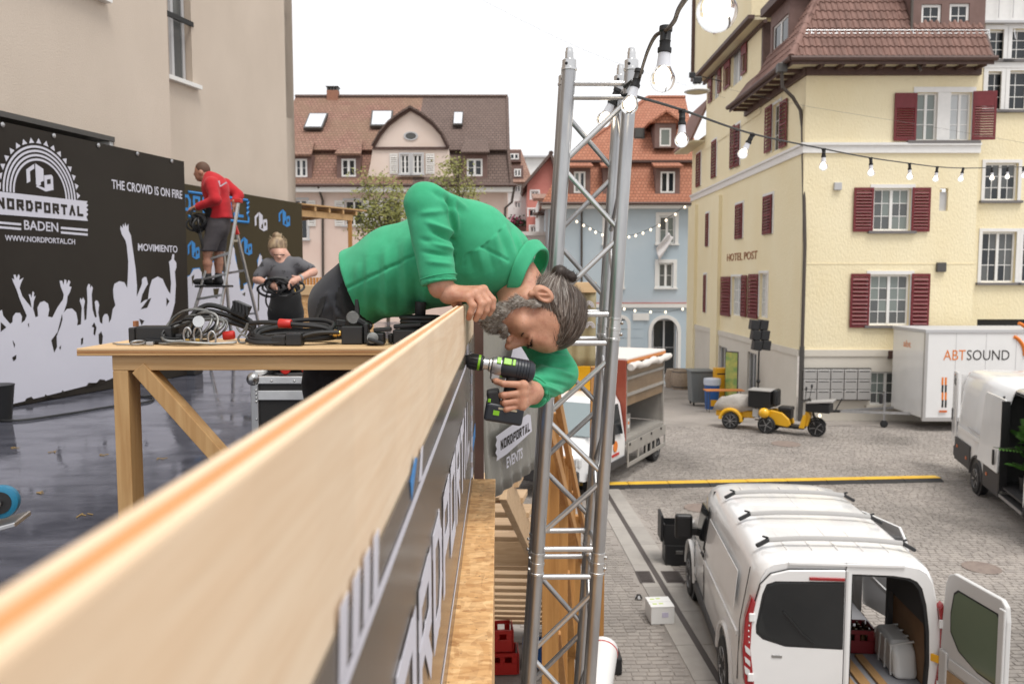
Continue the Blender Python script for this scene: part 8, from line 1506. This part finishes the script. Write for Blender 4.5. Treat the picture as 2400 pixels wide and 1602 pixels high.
# ---- body: trunk, arms, hands, neck and head
Ux, Fx = np.array([.9205, 0, -.3907]), np.array([-.3907, 0, -.9205]); yawh = R(-9)
Rx = np.array([0, -1.0, 0]); Fx2 = Fx * math.cos(yawh) + np.array([0, 1.0, 0]) * math.sin(yawh); Rx = np.cross(Fx2, Ux); Fx = Fx2; HC = H(1278, 730, 2.405); HM = np.stack([Rx, Fx, Ux], 0)
def hl(r, f, u): return HC + r * Rx + f * Fx + u * Ux
hd = SDF(); hd.el([0, .004, .034], [.076, .098, .084], .02); hd.el([0, .046, -.04], [.060, .060, .082], .03); hd.rc([0, .02, -.08], [0, .074, -.112], .052, .026, .025)
for s_ in (-1, 1): hd.rc([s_ * .046, -.005, -.07], [s_ * .028, .055, -.108], .024, .022, .025); hd.el([s_ * .045, .066, -.052], [.026, .026, .02], .02)
hd.rc([-.034, .092, -.010], [.034, .092, -.010], .014, .014, .018); hd.el([0, .088, .025], [.055, .026, .04], .03)
for s_ in (-1, 1): hd.el([s_ * .034, .106, -.031], [.019, .019, .013], .012, op='s'); hd.el([s_ * .033, .083, -.030], [.016, .0155, .0125], .005)
hd.rc([0, .103, -.016], [0, .137, -.060], .0095, .0125, .010); hd.el([0, .120, -.058], [.011, .018, .014], .01)
for s_ in (-1, 1): hd.el([s_ * .0135, .118, -.066], [.0085, .013, .009], .007); hd.el([s_ * .0065, .123, -.0765], [.004, .006, .004], .004, op='s')
hd.el([0, .106, -.090], [.024, .010, .007], .006); hd.el([0, .104, -.101], [.021, .010, .007], .006)
nkl = (H(1190, 612, 2.48) - HC) @ HM.T; hd.rc([0, -.028, -.055], nkl, .056, .066, .03); hd.rc([0, .03, -.085], nkl + [0, .03, 0], .03, .045, .04)
for s_ in (-1, 1):
    er = np.array(Matrix.Rotation(R(-12), 3, 'X')); hd.el([s_ * .079, -.034, -.030], [.011, .022, .034], .006, er); hd.el([s_ * .089, -.029, -.026], [.010, .0125, .021], .004, er, op='s'); hd.rc([s_ * .083, -.036, -.015], [s_ * .083, -.026, -.042], .0042, .0042, .004); hd.el([s_ * .076, -.022, -.062], [.007, .009, .010], .006)
hv, hf = hd.mesh([-.115, -.20, -.26], [.115, .16, .14], .0026); hv = relax(hv, hf, 1, .4); head_w = (HC + hv @ HM, hf)
bd = SDF(); bd.chain([wa, mi, ch, up_, nb_], [.085, .105, .11, .105, .07], .04, .74); bd.chain([SH, EL, CU], [.055, .042, .034], .03); bd.chain([SL, EL2, WL], [.055, .042, .034], .03); bd.rc(wa, (hipR + hipL) / 2, .09, .09, .03, .74)
for hp, kn, an in ((hipR, kR, aR_), (hipL, kL, aL_)): bd.chain([hp, kn, an], [.07, .055, .04], .03)
bv, bf = bd.mesh([-.80, 2.1, DECK + .05], [.30, 3.05, EYE + .30], .012)
# right hand over the rail
W0 = H(1050, 689, 2.236); rh = SDF(); rh.rc(CU - cn * .03, W0, .033, .027, .02)
fing = [((1097, 697, 2.200), (1109, 716, 2.194), (1103, 733, 2.196), (1099, 745, 2.205)), ((1113, 688, 2.216), (1129, 712, 2.206), (1123, 732, 2.206), (1115, 747, 2.214)), ((1125, 682, 2.233), (1143, 707, 2.222), (1139, 727, 2.222), (1131, 742, 2.230)), ((1133, 679, 2.251), (1154, 703, 2.244), (1153, 721, 2.243), (1147, 734, 2.248))]
for k, fg in enumerate(fing):
    p = [H(*q) for q in fg]; rr = (.0118, .0108, .0098, .0088) if k else (.0108, .0098, .0090, .0080); rh.rc(W0 * .9 + p[0] * .1 + [0, (k - 1.5) * .006, 0], p[0], .018, .0125, .016)
    for a in range(3): rh.rc(p[a], p[a+1], rr[a] * 1.03, rr[a+1], .0035)
    rh.el(p[0] + [0.001, -.001, .004], [.0105, .009, .009], .006)
rh.chain([W0 + [.01, .02, -.005], H(1070, 712, 2.262), H(1082, 724, 2.268)], [.018, .012, .009], .012)
mn = np.minimum.reduce([CU, W0] + [H(*q) for fg in fing for q in fg]) - .05; mx_ = np.maximum.reduce([CU, W0] + [H(*q) for fg in fing for q in fg]) + .05; rv, rf = rh.mesh(mn, mx_, .0021); rv = relax(rv, rf, 1, .35)
# left hand on the drill grip
lh = SDF(); W1_ = H(1249, 919, 2.315); lh.rc(WL - cw * .05, W1_, .031, .028, .02); rows = [(905, .0092), (924, .0095), (942, .0090), (957, .0080)]
for k, (vv, rr) in enumerate(rows):
    m0, p1, p2, p3 = H(1226 - k * 1.5, vv - 4, 2.238), H(1177 + k * 3, vv + (2 if k else 0), 2.228), H(1163 + k * 4, vv + 2, 2.250), H(1172 + k * 4, vv + 3, 2.272)
    if k == 0: p1, p2, p3 = H(1180, 899, 2.228), H(1163, 893, 2.243), H(1157, 889, 2.258)
    lh.rc(W1_, m0, .021, .0135, .016); lh.rc(m0, p1, rr * 1.12, rr, .0035); lh.rc(p1, p2, rr, rr * .92, .0035); lh.rc(p2, p3, rr * .92, rr * .82, .0035); lh.el(m0 + [.003, -.002, 0], [.011, .010, .0105], .006)
lh.chain([W1_ + [-.01, 0, .012], H(1232, 893, 2.29), H(1205, 886, 2.292)], [.019, .013, .010], .012)
mn = H(1150, 975, 2.2) - [.02, .02, .03]; mx_ = np.maximum(WL, H(1262, 870, 2.36)) + .05; lv, lf_ = lh.mesh(mn, mx_, .0021); lv = relax(lv, lf_, 1, .35)
npmesh('body', [head_w, (bv, bf), (rv, rf), (lv, lf_)], 'skin', man)
# hair, beard, brows
ha = SDF(); ha.el([0, .000, .036], [.083, .103, .090], .01); ha.el([0, -.05, -.02], [.064, .05, .055], .03)
class HairCut(SDF):
    def __init__(s, b): s.b = b
    def ev(s, p):
        D = s.b.ev(p); r = np.abs(p[:, 0]) / .075; d = .8 * p[:, 1] - .6 * p[:, 2] - (.048 - .058 * np.clip(r, 0, 1.1) ** 2.2); D = np.maximum(D, d); return np.maximum(D, -(p[:, 2] + .068 + .25 * np.clip(p[:, 1] + .06, -.1, .1)))
v, f = HairCut(ha).mesh([-.10, -.13, -.12], [.10, .13, .14], .003); v = relax(v, f, 2); n0 = vnorm(v, f); bun = np.array([0, -.112, -.005]); tang = bun - v; tang -= (tang * n0).sum(1)[:, None] * n0; tang /= np.linalg.norm(tang, axis=1)[:, None] + 1e-9
ang = np.arctan2(v[:, 0], v[:, 2] + .02); v = v + n0 * (.0012 * np.sin(ang * 60) + .0009 * np.sin(ang * 37 + 1))[:, None]; hr_ = npmesh('hair', [(HC + v @ HM, f)], 'hair_mid', man)
rng = np.random.RandomState(4)
for k, (m, n_s) in enumerate((('hair_grey', 1300), ('hair_brown', 2000), ('hair_dark', 1500), ('hair_mid', 900))):
    ii = rng.randint(0, len(v), n_s); pw = HC + (v[ii] + n0[ii] * .0008) @ HM
    if m == 'hair_grey': keep = (v[ii][:, 2] < .045) | (rng.rand(n_s) < .25); pw, ii = pw[keep], ii[keep]
    if m == 'hair_dark': keep = v[ii][:, 2] > .01; pw, ii = pw[keep], ii[keep]
    ribbons('hair_strands', m, hr_, pw, (tang[ii] @ HM) + rng.normal(0, .045, (len(ii), 3)), n0[ii] @ HM, .05, .0010, .015, k)
bs = SDF(); bs.el([0, -.100, -.010], [.022, .022, .022], .01); bs.el([.006, -.124, -.004], [.026, .022, .026], .01); bs.el([-.004, -.126, .028], [.020, .018, .022], .012); v, f = bs.mesh([-.06, -.17, -.06], [.06, -.06, .07], .003); bn = npmesh('hair_bun', [(HC + v @ HM, f)], 'hair_dark', man); n0 = vnorm(v, f); ii = rng.randint(0, len(v), 420); dd = np.cross(n0[ii], rng.normal(0, 1, (len(ii), 3))) + np.array([0, -.1, .25]); dd /= np.linalg.norm(dd, axis=1)[:, None]; ribbons('bun_strands', 'hair_dark', bn, HC + v[ii] @ HM, dd @ HM, n0[ii] @ HM, .022, .0014, -.2, 9)
be = SDF()
for s_ in (-1, 1): be.chain([[s_ * .0715, -.002, -.016], [s_ * .067, .0, -.045], [s_ * .056, .012, -.085], [s_ * .036, .055, -.118], [0, .085, -.130]], [.005, .009, .015, .021, .027], .018); be.rc([s_ * .004, .110, -.083], [s_ * .030, .094, -.096], .0085, .011, .008)
be.rc([0, .086, -.128], [0, .080, -.152], .030, .018, .02); be.rc([0, .108, -.108], [0, .096, -.125], .008, .018, .01); be.el([0, .112, -.0955], [.020, .02, .0035], .004, op='s')
v, f = be.mesh([-.10, -.05, -.19], [.10, .14, -.02], .0028); v = relax(v, f, 1); n0 = vnorm(v, f); v = v + n0 * (.0028 * vnoise(v, 150, 2) + .0018 * vnoise(v, 320, 6))[:, None]; br_ = npmesh('beard', [(HC + v @ HM, f)], 'beard_grey', man)
for k, (m, n_s) in enumerate((('hair_grey', 3800), ('hair_mid', 2400), ('hair_brown', 1200))):
    ii = rng.randint(0, len(v), n_s); dd = np.array([0, .25, -.8]) + n0[ii] * .35 + rng.normal(0, .28, (n_s, 3)); dd /= np.linalg.norm(dd, axis=1)[:, None]; ribbons('beard_strands', m, br_, HC + v[ii] @ HM, dd @ HM, np.cross(dd, rng.normal(0, 1, (n_s, 3))) @ HM, .014, .0009, .05, 20 + k)
def onface(q):
    q = np.array(q, float).reshape(-1, 3).copy(); lo_f = np.full(len(q), .03); hi_f = np.full(len(q), .16)
    for _ in range(22):
        md_ = (lo_f + hi_f) / 2; t_ = q.copy(); t_[:, 1] = md_; ins = hd.ev(t_) < 0; lo_f = np.where(ins, md_, lo_f); hi_f = np.where(ins, hi_f, md_)
    q[:, 1] = lo_f + .0006; return q
for s_ in (-1, 1):
    pb_ = np.array([[s_ * (.010 + .040 * t), .1085 - .020 * t * t, -.010 + .006 * math.sin(t * 3)] for t in rng.rand(130)]) + rng.normal(0, .0022, (130, 3)); pb_ = onface(pb_); dd = np.array([s_ * .8, -.1, .3]) + rng.normal(0, .25, (130, 3)); dd /= np.linalg.norm(dd, axis=1)[:, None]; ribbons('eyebrow', 'hair_dark', man, HC + pb_ @ HM, dd @ HM, np.tile(Fx, (130, 1)), .011, .0020, .1, 40 + s_)
    MB().tube([V(HC + q @ HM) for q in onface([[s_ * (.019 + .030 * t), 0, -.0375 - .0025 * math.sin(t * 3.1)] for t in np.linspace(0, 1, 9)])], .0018, 5).build('eyelashes', 'hair_dark', man)
MB().tube([V(hl(.0 + .020 * (t - .5) * 2, .1165 - .01 * (2 * t - 1) ** 2, -.0955)) for t in np.linspace(0, 1, 7)], .0016, 5).build('mouth_line', 'skin_crease', man)
# ------------------------------------------------------------------ drill
dc = lambda u, v, y=2.262: V(H(u, v, y)); d0, d1 = dc(1087, 843), dc(1252, 872); dax = (d1 - d0).normalized(); mm = (d1 - d0).length; dup_ = dax.cross(V((0, 1, 0))); dup_ = dup_ if dup_.z > 0 else -dup_
drl = thing('cordless_drill', 'black and silver cordless drill with green accents held against the rail', 'drill', dc(1185, 990)); dp = lambda t: d0 + dax * t
MB().lathe([(.009, -.004), (.013, 0), (.0175, .012), (.020, .016), (.0215, .034), (.0215, .040)], 22, d0, dax).build('chuck', 'rubber_black', drl, smooth=True); MB().lathe([(.0215, .0402), (.0222, .041), (.0222, .046), (.0215, .0468)], 22, d0, dax).build('green_ring', 'drill_green', drl, smooth=True); MB().lathe([(.0215, .047), (.0215, .054), (.019, .056)], 22, d0, dax).build('chuck_sleeve', 'rubber_black', drl, smooth=True); MB().lathe([(.0165, .056), (.0165, .070), (.020, .074), (.020, .078)], 22, d0, dax).build('spindle_collar', 'alu_bright', drl, smooth=True)
for k in range(14): an = k * 2 * math.pi / 14; r_ = V((0, 1, 0)) * math.cos(an) + dup_ * math.sin(an); MB().bar(dp(.018) + r_ * .0205, dp(.038) + r_ * .0218, .003, .003).build('chuck_rib', 'black_plastic', drl)
MB().lathe([(.020, .078), (.026, .082), (.0285, .094), (.0285, .108)], 18, d0 - dup_ * .002, dax).build('gearbox', 'alu', drl, smooth=True); MB().obox(dp(.094) - dup_ * .026, dax, V((0, 1, 0)), dup_, .014, .018, .014).build('gearbox_foot', 'alu', drl, bevel=.005)
MB().lathe([(.0285, .106), (.0300, .110), (.0310, .130), (.0308, .176), (.0290, .192), (.022, .2005), (.010, .203)], 26, d0, dax).build('motor_housing', 'drill_navy', drl, smooth=True)
for k in range(5): MB().lathe([(.0310, -.0012), (.0322, 0), (.0310, .0012)], 26, dp(.152 + k * .0085), dax).build('housing_rib', 'drill_navy', drl, smooth=True)
for (t, sz, off) in ((.098, .006, .0285), (.122, .011, .030), (.140, .004, .0305)): nn = (dup_ * .62 + V((0, -1, 0)) * .78).normalized(); MB().obox(dp(t) + nn * off, dax, nn.cross(dax), nn, sz, .010, .0025).build('green_switch', 'drill_green', drl, bevel=.0012)
text('18V', 1, 'print_white', drl, dp(.118) - dup_ * .016 + V((0, -.0306, 0)), dax, dup_, .0004, fit=(.03, .006)) if False else None
g0_, g1_ = dc(1202, 884), dc(1190, 940); gx = (g1_ - g0_).normalized(); MB().bar(g0_ - gx * .012, g1_ + gx * .01, .040, .036, dax).build('grip', 'rubber_black', drl, bevel=.012, seg=4); MB().obox(dc(1160, 889), dax, V((0, 1, 0)), dup_, .008, .008, .010).build('trigger', 'black_plastic', drl, bevel=.003); MB().obox(dc(1168, 872), dax, V((0, 1, 0)), dup_, .014, .017, .010).build('direction_switch', 'drill_green', drl, bevel=.003)
ba_, bb2 = dc(1138, 972), dc(1222, 986); bx_ = (bb2 - ba_).normalized(); bu = bx_.cross(V((0, 1, 0))); bu = bu if bu.z > 0 else -bu; bc_ = dc(1181, 966); bat = MB().obox(bc_, bx_, V((0, 1, 0)), bu, .054, .036, .026).build('battery', 'drill_navy', drl, bevel=.008, seg=3); MB().obox(dc(1158, 935), (bx_ + bu * .35).normalized(), V((0, 1, 0)), (bu - bx_ * .35).normalized(), .018, .030, .028).build('battery_latch', 'rubber_black', bat, bevel=.007, seg=3); MB().obox(bc_ + V((0, -.0365, 0)) - bx_ * .022 + bu * .001, bx_, V((0, 1, 0)), bu, .0085, .0008, .0065).build('green_label', 'drill_green', bat); MB().obox(bc_ + V((0, -.0365, 0)) + bx_ * .008 + bu * .015, bx_, V((0, 1, 0)), bu, .026, .0008, .0028).build('pale_label', 'label_tan', bat); MB().obox(dc(1147, 938, 2.228), bx_, V((0, 1, 0)), bu, .004, .001, .005).build('green_button', 'drill_green', bat, bevel=.001)
# ------------------------------------------------------------------ helper people
def person_far(label, loc, parts, d):
    t = thing('person', label, 'person', loc)
    for name, sdf, m, lo_, hi_, h, ns_ in parts:
        v, f = sdf.mesh(lo_, hi_, h); v = relax(v, f, 1)
        if ns_: n_ = vnorm(v, f); v = v + n_ * (ns_ * vnoise(v, 22, 3) + ns_ * .6 * vnoise(v, 48, 4))[:, None]
        npmesh(name, [(v, f)], m, t)
    return t
def Hd(u, v, d): return np.array(PH(u, v, d))
def bb(sdf_pts, m): a = np.array(sdf_pts); return a.min(0) - m, a.max(0) + m
# red jacket, on the ladder
D = 11.3; nk, hdp = Hd(489, 419, D), Hd(474, 402, D); b_ = SDF(); b_.el(hdp + [0, 0, .01], [.10, .085, .115], .03); b_.el(hdp + [-.035, 0, -.06], [.065, .06, .08], .03); b_.el(hdp + [-.10, 0, -.035], [.022, .02, .02], .02); b_.el(hdp + [.01, -.085, -.02], [.03, .015, .035], .01); b_.rc(hdp + [.03, 0, -.08], nk, .058, .065, .03)
tp, bt = Hd(505, 442, D), Hd(516, 512, D); b_.chain([nk, tp, bt], [.08, .13, .13], .05)
S1, E1, A1 = Hd(495, 430, D - .18), Hd(506, 468, D - .26), Hd(458, 487, D - .2); S2_, E2, A2 = Hd(528, 432, D + .2), Hd(559, 458, D + .22), Hd(549, 472, D + .1)
hp1, hp2 = Hd(506, 532, D - .1), Hd(512, 532, D + .1); kn1, kn2 = Hd(486, 594, D - .12), Hd(513, 592, D + .08); an1, an2 = Hd(487, 650, D - .1), Hd(512, 652, D + .06)
b_.chain([S1, E1, A1], [.06, .045, .034], .03); b_.chain([S2_, E2, A2], [.06, .045, .034], .03)
def handf(s, w_, d_, sp=(0, 1, 0)):
    w_ = np.array(w_); d_ = np.array(d_) / np.linalg.norm(d_); sp = np.array(sp, float); s.rc(w_, w_ + d_ * .07, .03, .032, .02)
    for k in range(4): o0 = w_ + d_ * .075 + sp * (k - 1.5) * .02; s.rc(o0, o0 + d_ * (.05 + .01 * (k in (1, 2))) + np.array([0, 0, -.02]), .010, .008, .006)
    s.rc(w_ + d_ * .03 + sp * .035, w_ + d_ * .075 + sp * .055, .012, .009, .01)
handf(b_, A1, A1 - E1); handf(b_, A2, [-.1, 0, -1])
for hp, kn, an in ((hp1, kn1, an1), (hp2, kn2, an2)): b_.chain([hp, kn, (kn * .6 + an * .4), an], [.09, .058, .06, .04], .03)
j_ = SDF(); j_.chain([Hd(491, 414, D), Hd(500, 430, D), tp, bt], [.075, .145, .165, .165], .06, .85); j_.chain([S1, E1, Hd(466, 484, D - .2)], [.088, .068, .052], .04); j_.chain([S2_, E2, Hd(551, 470, D + .12)], [.088, .068, .05], .04); j_.plane(Hd(516, 514, D), [.1, 0, -1])
s_ = SDF(); s_.rc(Hd(512, 515, D), Hd(509, 535, D), .16, .165, .05, .85); s_.chain([hp1, kn1], [.115, .10], .04); s_.chain([hp2, kn2], [.115, .10], .04); s_.plane(Hd(500, 589, D), [0, 0, -1])
pts = [hdp, bt, A1, A2, an1, an2, E1, E2]; lo_, hi_ = bb(pts, .25); hb_ = SDF(); hb_.el(hdp + [.006, 0, .022], [.103, .090, .112], .01); hb_.plane(hdp + [-.05, 0, .03], [-.75, 0, -.65])
ld1 = person_far('man in red jacket and grey shorts standing on the stepladder', (float(an1[0]), float(an1[1]), float(an1[2]) - .1), [('body', b_, 'skin_leg', lo_, hi_, .011, 0), ('jacket', j_, 'fleece_red', lo_, hi_, .012, .007), ('shorts', s_, 'shorts_grey', lo_, hi_, .012, .006), ('hair', hb_, 'hair_short', hdp - .2, hdp + .2, .008, .001)], D)
for an in (an1, an2): q = SDF(); q.rc(an + [0, 0, .05], an + [0, 0, -.02], .05, .052, .02); q.rc(an + [.02, 0, -.055], an + [-.16, 0, -.06], .048, .042, .03); q.plane(an + [0, 0, -.1], [0, 0, -1]); v, f = q.mesh(an - [.3, .15, .2], an + [.2, .15, .16], .01); npmesh('boot', [(v, f)], 'boot_black', ld1)
fj = [(507, 425), (509, 420), (513, 424), (513, 432), (530, 427), (530, 430), (514, 436), (507, 437)]
MB().prism([V(PH(u, v, D - .165)) for u, v in ((511, 424), (514, 423), (516, 435), (530, 426), (531, 429), (516, 438), (511, 437))], FH * .012).build('jacket_print', 'print_white', ld1); MB().ell(V(Hd(494, 492, D - .14)), .07, .06, .13, 12, 8).build('side_panel', 'trousers_black', ld1, smooth=True)
t = thing('cable_bundle', 'black cable bundle in the hand of the man on the ladder', 'cable', V(Hd(460, 512, D - .2))); random.seed(8)
for k in range(9): c = V(Hd(460, 517, D - .2)) + V((random.gauss(0, .03), random.gauss(0, .03), random.gauss(-.02, .03))); a = random.uniform(0, 3); MB().tube([c + V((.10 * math.cos(x) * math.cos(a), .10 * math.cos(x) * math.sin(a), .085 * math.sin(x))) for x in [R(q) for q in range(0, 360, 24)]], .014, 6, closed=True).build('loop', 'rubber_black', t, smooth=True)
for k in range(2): MB().tube(spline([Hd(462 + k * 6, 535, D - .2), Hd(470 + k * 3, 560, D - .22), Hd(476, 585, D - .2)], 4), .012, 6).build('hanging_end', 'rubber_black', t, smooth=True)
# woman with the cable
D = 7.7; hdp = Hd(652, 582, D); nk = Hd(664, 602, D); b_ = SDF(); b_.el(hdp + [-.01, .01, .0], [.078, .095, .095], .03); b_.el(hdp + [.025, -.055, -.06], [.052, .045, .055], .03); b_.el(hdp + [.035, -.10, -.085], [.011, .018, .013], .02); b_.rc(hdp + [.015, .03, -.05], nk + [0, .03, -.02], .05, .055, .03)
sL, eL, wL_ = Hd(622, 616, D), Hd(603, 655, D - .05), Hd(634, 667, D - .26); sR, eR, wR_ = Hd(704, 614, D), Hd(734, 637, D - .05), Hd(697, 655, D - .26); ct_, wt = Hd(664, 634, D), Hd(668, 700, D)
b_.chain([nk, ct_, wt], [.06, .11, .11], .05); b_.chain([sL + [.03, 0, -.03], eL, wL_], [.035, .038, .028], .03); b_.chain([sR - [.03, 0, .03], eR, wR_], [.035, .038, .028], .03); hpA, hpB = Hd(655, 735, D), Hd(684, 735, D); ftA, ftB = np.array([hpA[0], hpA[1], DECK + .1]), np.array([hpB[0], hpB[1], DECK + .1]); b_.chain([wt, hpA, ftA], [.11, .08, .045], .04); b_.chain([wt, hpB, ftB], [.11, .08, .045], .04)
handf(b_, wL_, wL_ - eL, (0, 0, 1)); handf(b_, wR_, wR_ - eR, (0, 0, 1))
t_ = SDF(); t_.chain([Hd(664, 612, D), ct_, Hd(668, 668, D), Hd(670, 702, D)], [.075, .13, .125, .135], .05, 1.15); t_.rc(sL + [.03, 0, -.02], sR - [.03, 0, .02], .058, .058, .04); t_.chain([sL + [.02, 0, -.02], sL * .25 + eL * .75], [.062, .056], .04); t_.chain([sR - [.02, 0, .02], sR * .25 + eR * .75], [.062, .056], .04); t_.plane(Hd(668, 703, D), [0, 0, -1])
p_ = SDF(); p_.rc(Hd(670, 700, D), Hd(670, 730, D), .145, .155, .05, 1.1); p_.chain([hpA, ftA], [.105, .075], .05); p_.chain([hpB, ftB], [.105, .075], .05)
lo_, hi_ = bb([hdp, eL, eR, ftA, ftB, wL_, wR_], .22); h_ = SDF(); h_.el(hdp + [-.012, .012, .012], [.086, .104, .102], .02); h_.el(hdp + [-.012, .0, .118], [.038, .04, .034], .008); h_.plane(hdp + [0, -.055, -.022], [0, -.62, -.78])
wm = person_far('woman in mottled grey top with blond hair looking down at a cable', (float(ftA[0]), float(ftA[1]), DECK), [('body', b_, 'skin_fair', lo_, hi_, .0095, 0), ('top', t_, 'shirt_mottled', lo_, hi_, .010, .006), ('trousers', p_, 'trousers_black', lo_, hi_, .012, .004), ('hair', h_, 'hair_blond', hdp - .22, hdp + .24, .006, .004)], D)
for ft in (ftA, ftB): q = SDF(); q.rc(ft + [0, .03, -.05], ft + [0, -.13, -.06], .045, .038, .03); q.plane([0, 0, DECK + .003], [0, 0, -1]); v, f = q.mesh(ft - [.12, .25, .15], ft + [.12, .15, .1], .01); npmesh('shoe', [(v, f)], 'boot_black', wm)
MB().tube([V(hdp + [.03 + .05 * math.sin(a), -.10 + .03 * (1 - math.cos(a)), -.062]) for a in np.linspace(-1.3, 1.3, 9)], .004, 5).build('glasses', 'hair_dark', wm, smooth=True)
MB().lathe([(.036, -.012), (.037, 0), (.036, .012)], 14, V(wR_ * .85 + eR * .15), V(wR_ - eR)).build('wristwatch', 'steel', wm, smooth=True)
rngw = np.random.RandomState(3); n_s = 500; aa = rngw.normal(0, 1, (n_s, 3)); aa /= np.linalg.norm(aa, axis=1)[:, None]; aa = aa[(aa[:, 1] > -.3)]; ribbons('hair_strands', 'hair_blond2', wm, hdp + [-.012, .025, .02] + aa * [.09, .102, .1], (np.cross(aa, rngw.normal(0, 1, aa.shape)) * .35 + [0, .1, .8]), aa, .035, .004, .05, 3)
t = thing('cable_bundle', 'black cable bundle held by the woman in grey', 'cable', V(Hd(664, 675, D - .3))); random.seed(9)
for k in range(10): c = V(Hd(662, 672, D - .31)) + V((random.gauss(0, .05), random.gauss(0, .02), random.gauss(0, .02))); MB().tube([c + V((.11 * math.cos(x), .03 * math.sin(2 * x + k), .06 * math.sin(x))) for x in [R(q) for q in range(0, 360, 20)]], .011, 6, closed=True).build('loop', 'rubber_black', t, smooth=True)
MB().tube(spline([Hd(634, 668, D - .3), Hd(625, 690, D - .32), Hd(624, 710, D - .3), Hd(635, 728, D - .28)], 6), .008, 6).build('hanging_end', 'rubber_black', t, smooth=True); MB().lathe([(.008, 0), (.008, .05)], 8, V(Hd(690, 676, D - .3)), V((.3, 0, -1))).build('gold_plug', 'brass', t, smooth=True)
# ------------------------------------------------------------------ stepladder
la = thing('stepladder', 'aluminium stepladder with red joints by the printed screen', 'ladder', V(PH(520, 860, 11.5)) * 1); zD = DECK + .003
def gd(u, d): p = PH(u, 864, d); return V((p.x, p.y, zD))
tR, tL = V(PH(559, 474, 11.28)), V(PH(524, 497, 11.28)); fR, fL = gd(494, 11.0), gd(414, 11.0); kR_, kL_ = gd(628, 12.2), gd(548, 12.2); kt, kt2 = V(PH(552, 533, 11.42)), V(PH(520, 545, 11.42))
for a, b in ((tR, fR), (tL, fL), (kt, kR_), (kt2, kL_)): MB().bar(a, b, .03, .06, FH).build('stile', 'alu_bright', la, bevel=.004)
for k in range(6):
    t = .30 + k * .125; p, q = tL.lerp(fL, t), tR.lerp(fR, t); MB().bar(p, q, .08, .03).build('tread', 'alu', la, bevel=.004)
zstep = float(an1[2]) - .105; tt_ = (tR.z - zstep) / (tR.z - fR.z); p, q = tL.lerp(fL, tt_), tR.lerp(fR, tt_); mid_ = (p + q) / 2; MB().obox(V((mid_.x, mid_.y + .06, zstep - .015)), RGT, FH, ZV, .21, .16, .015).build('platform', 'black_plastic', la, bevel=.006)
for (a, b, t) in ((kt, kR_, .3), (kt, kR_, .62)): p = a.lerp(b, t); q = kt2.lerp(kL_, t); MB().bar(p, q, .02, .03).build('back_rung', 'alu', la)
MB().obox(tR + ZV * .02, RGT, FH, ZV, .045, .05, .03).build('red_cap', 'crate_bright', la, bevel=.01); MB().bar(kt + ZV * .06 - RGT * .02, kt - ZV * .1 + RGT * .03, .05, .05).build('red_joint', 'crate_bright', la, bevel=.01); MB().bar(V(PH(545, 564, 11.3)), V(PH(560, 564, 11.5)), .02, .03).build('spreader', 'alu_bright', la)
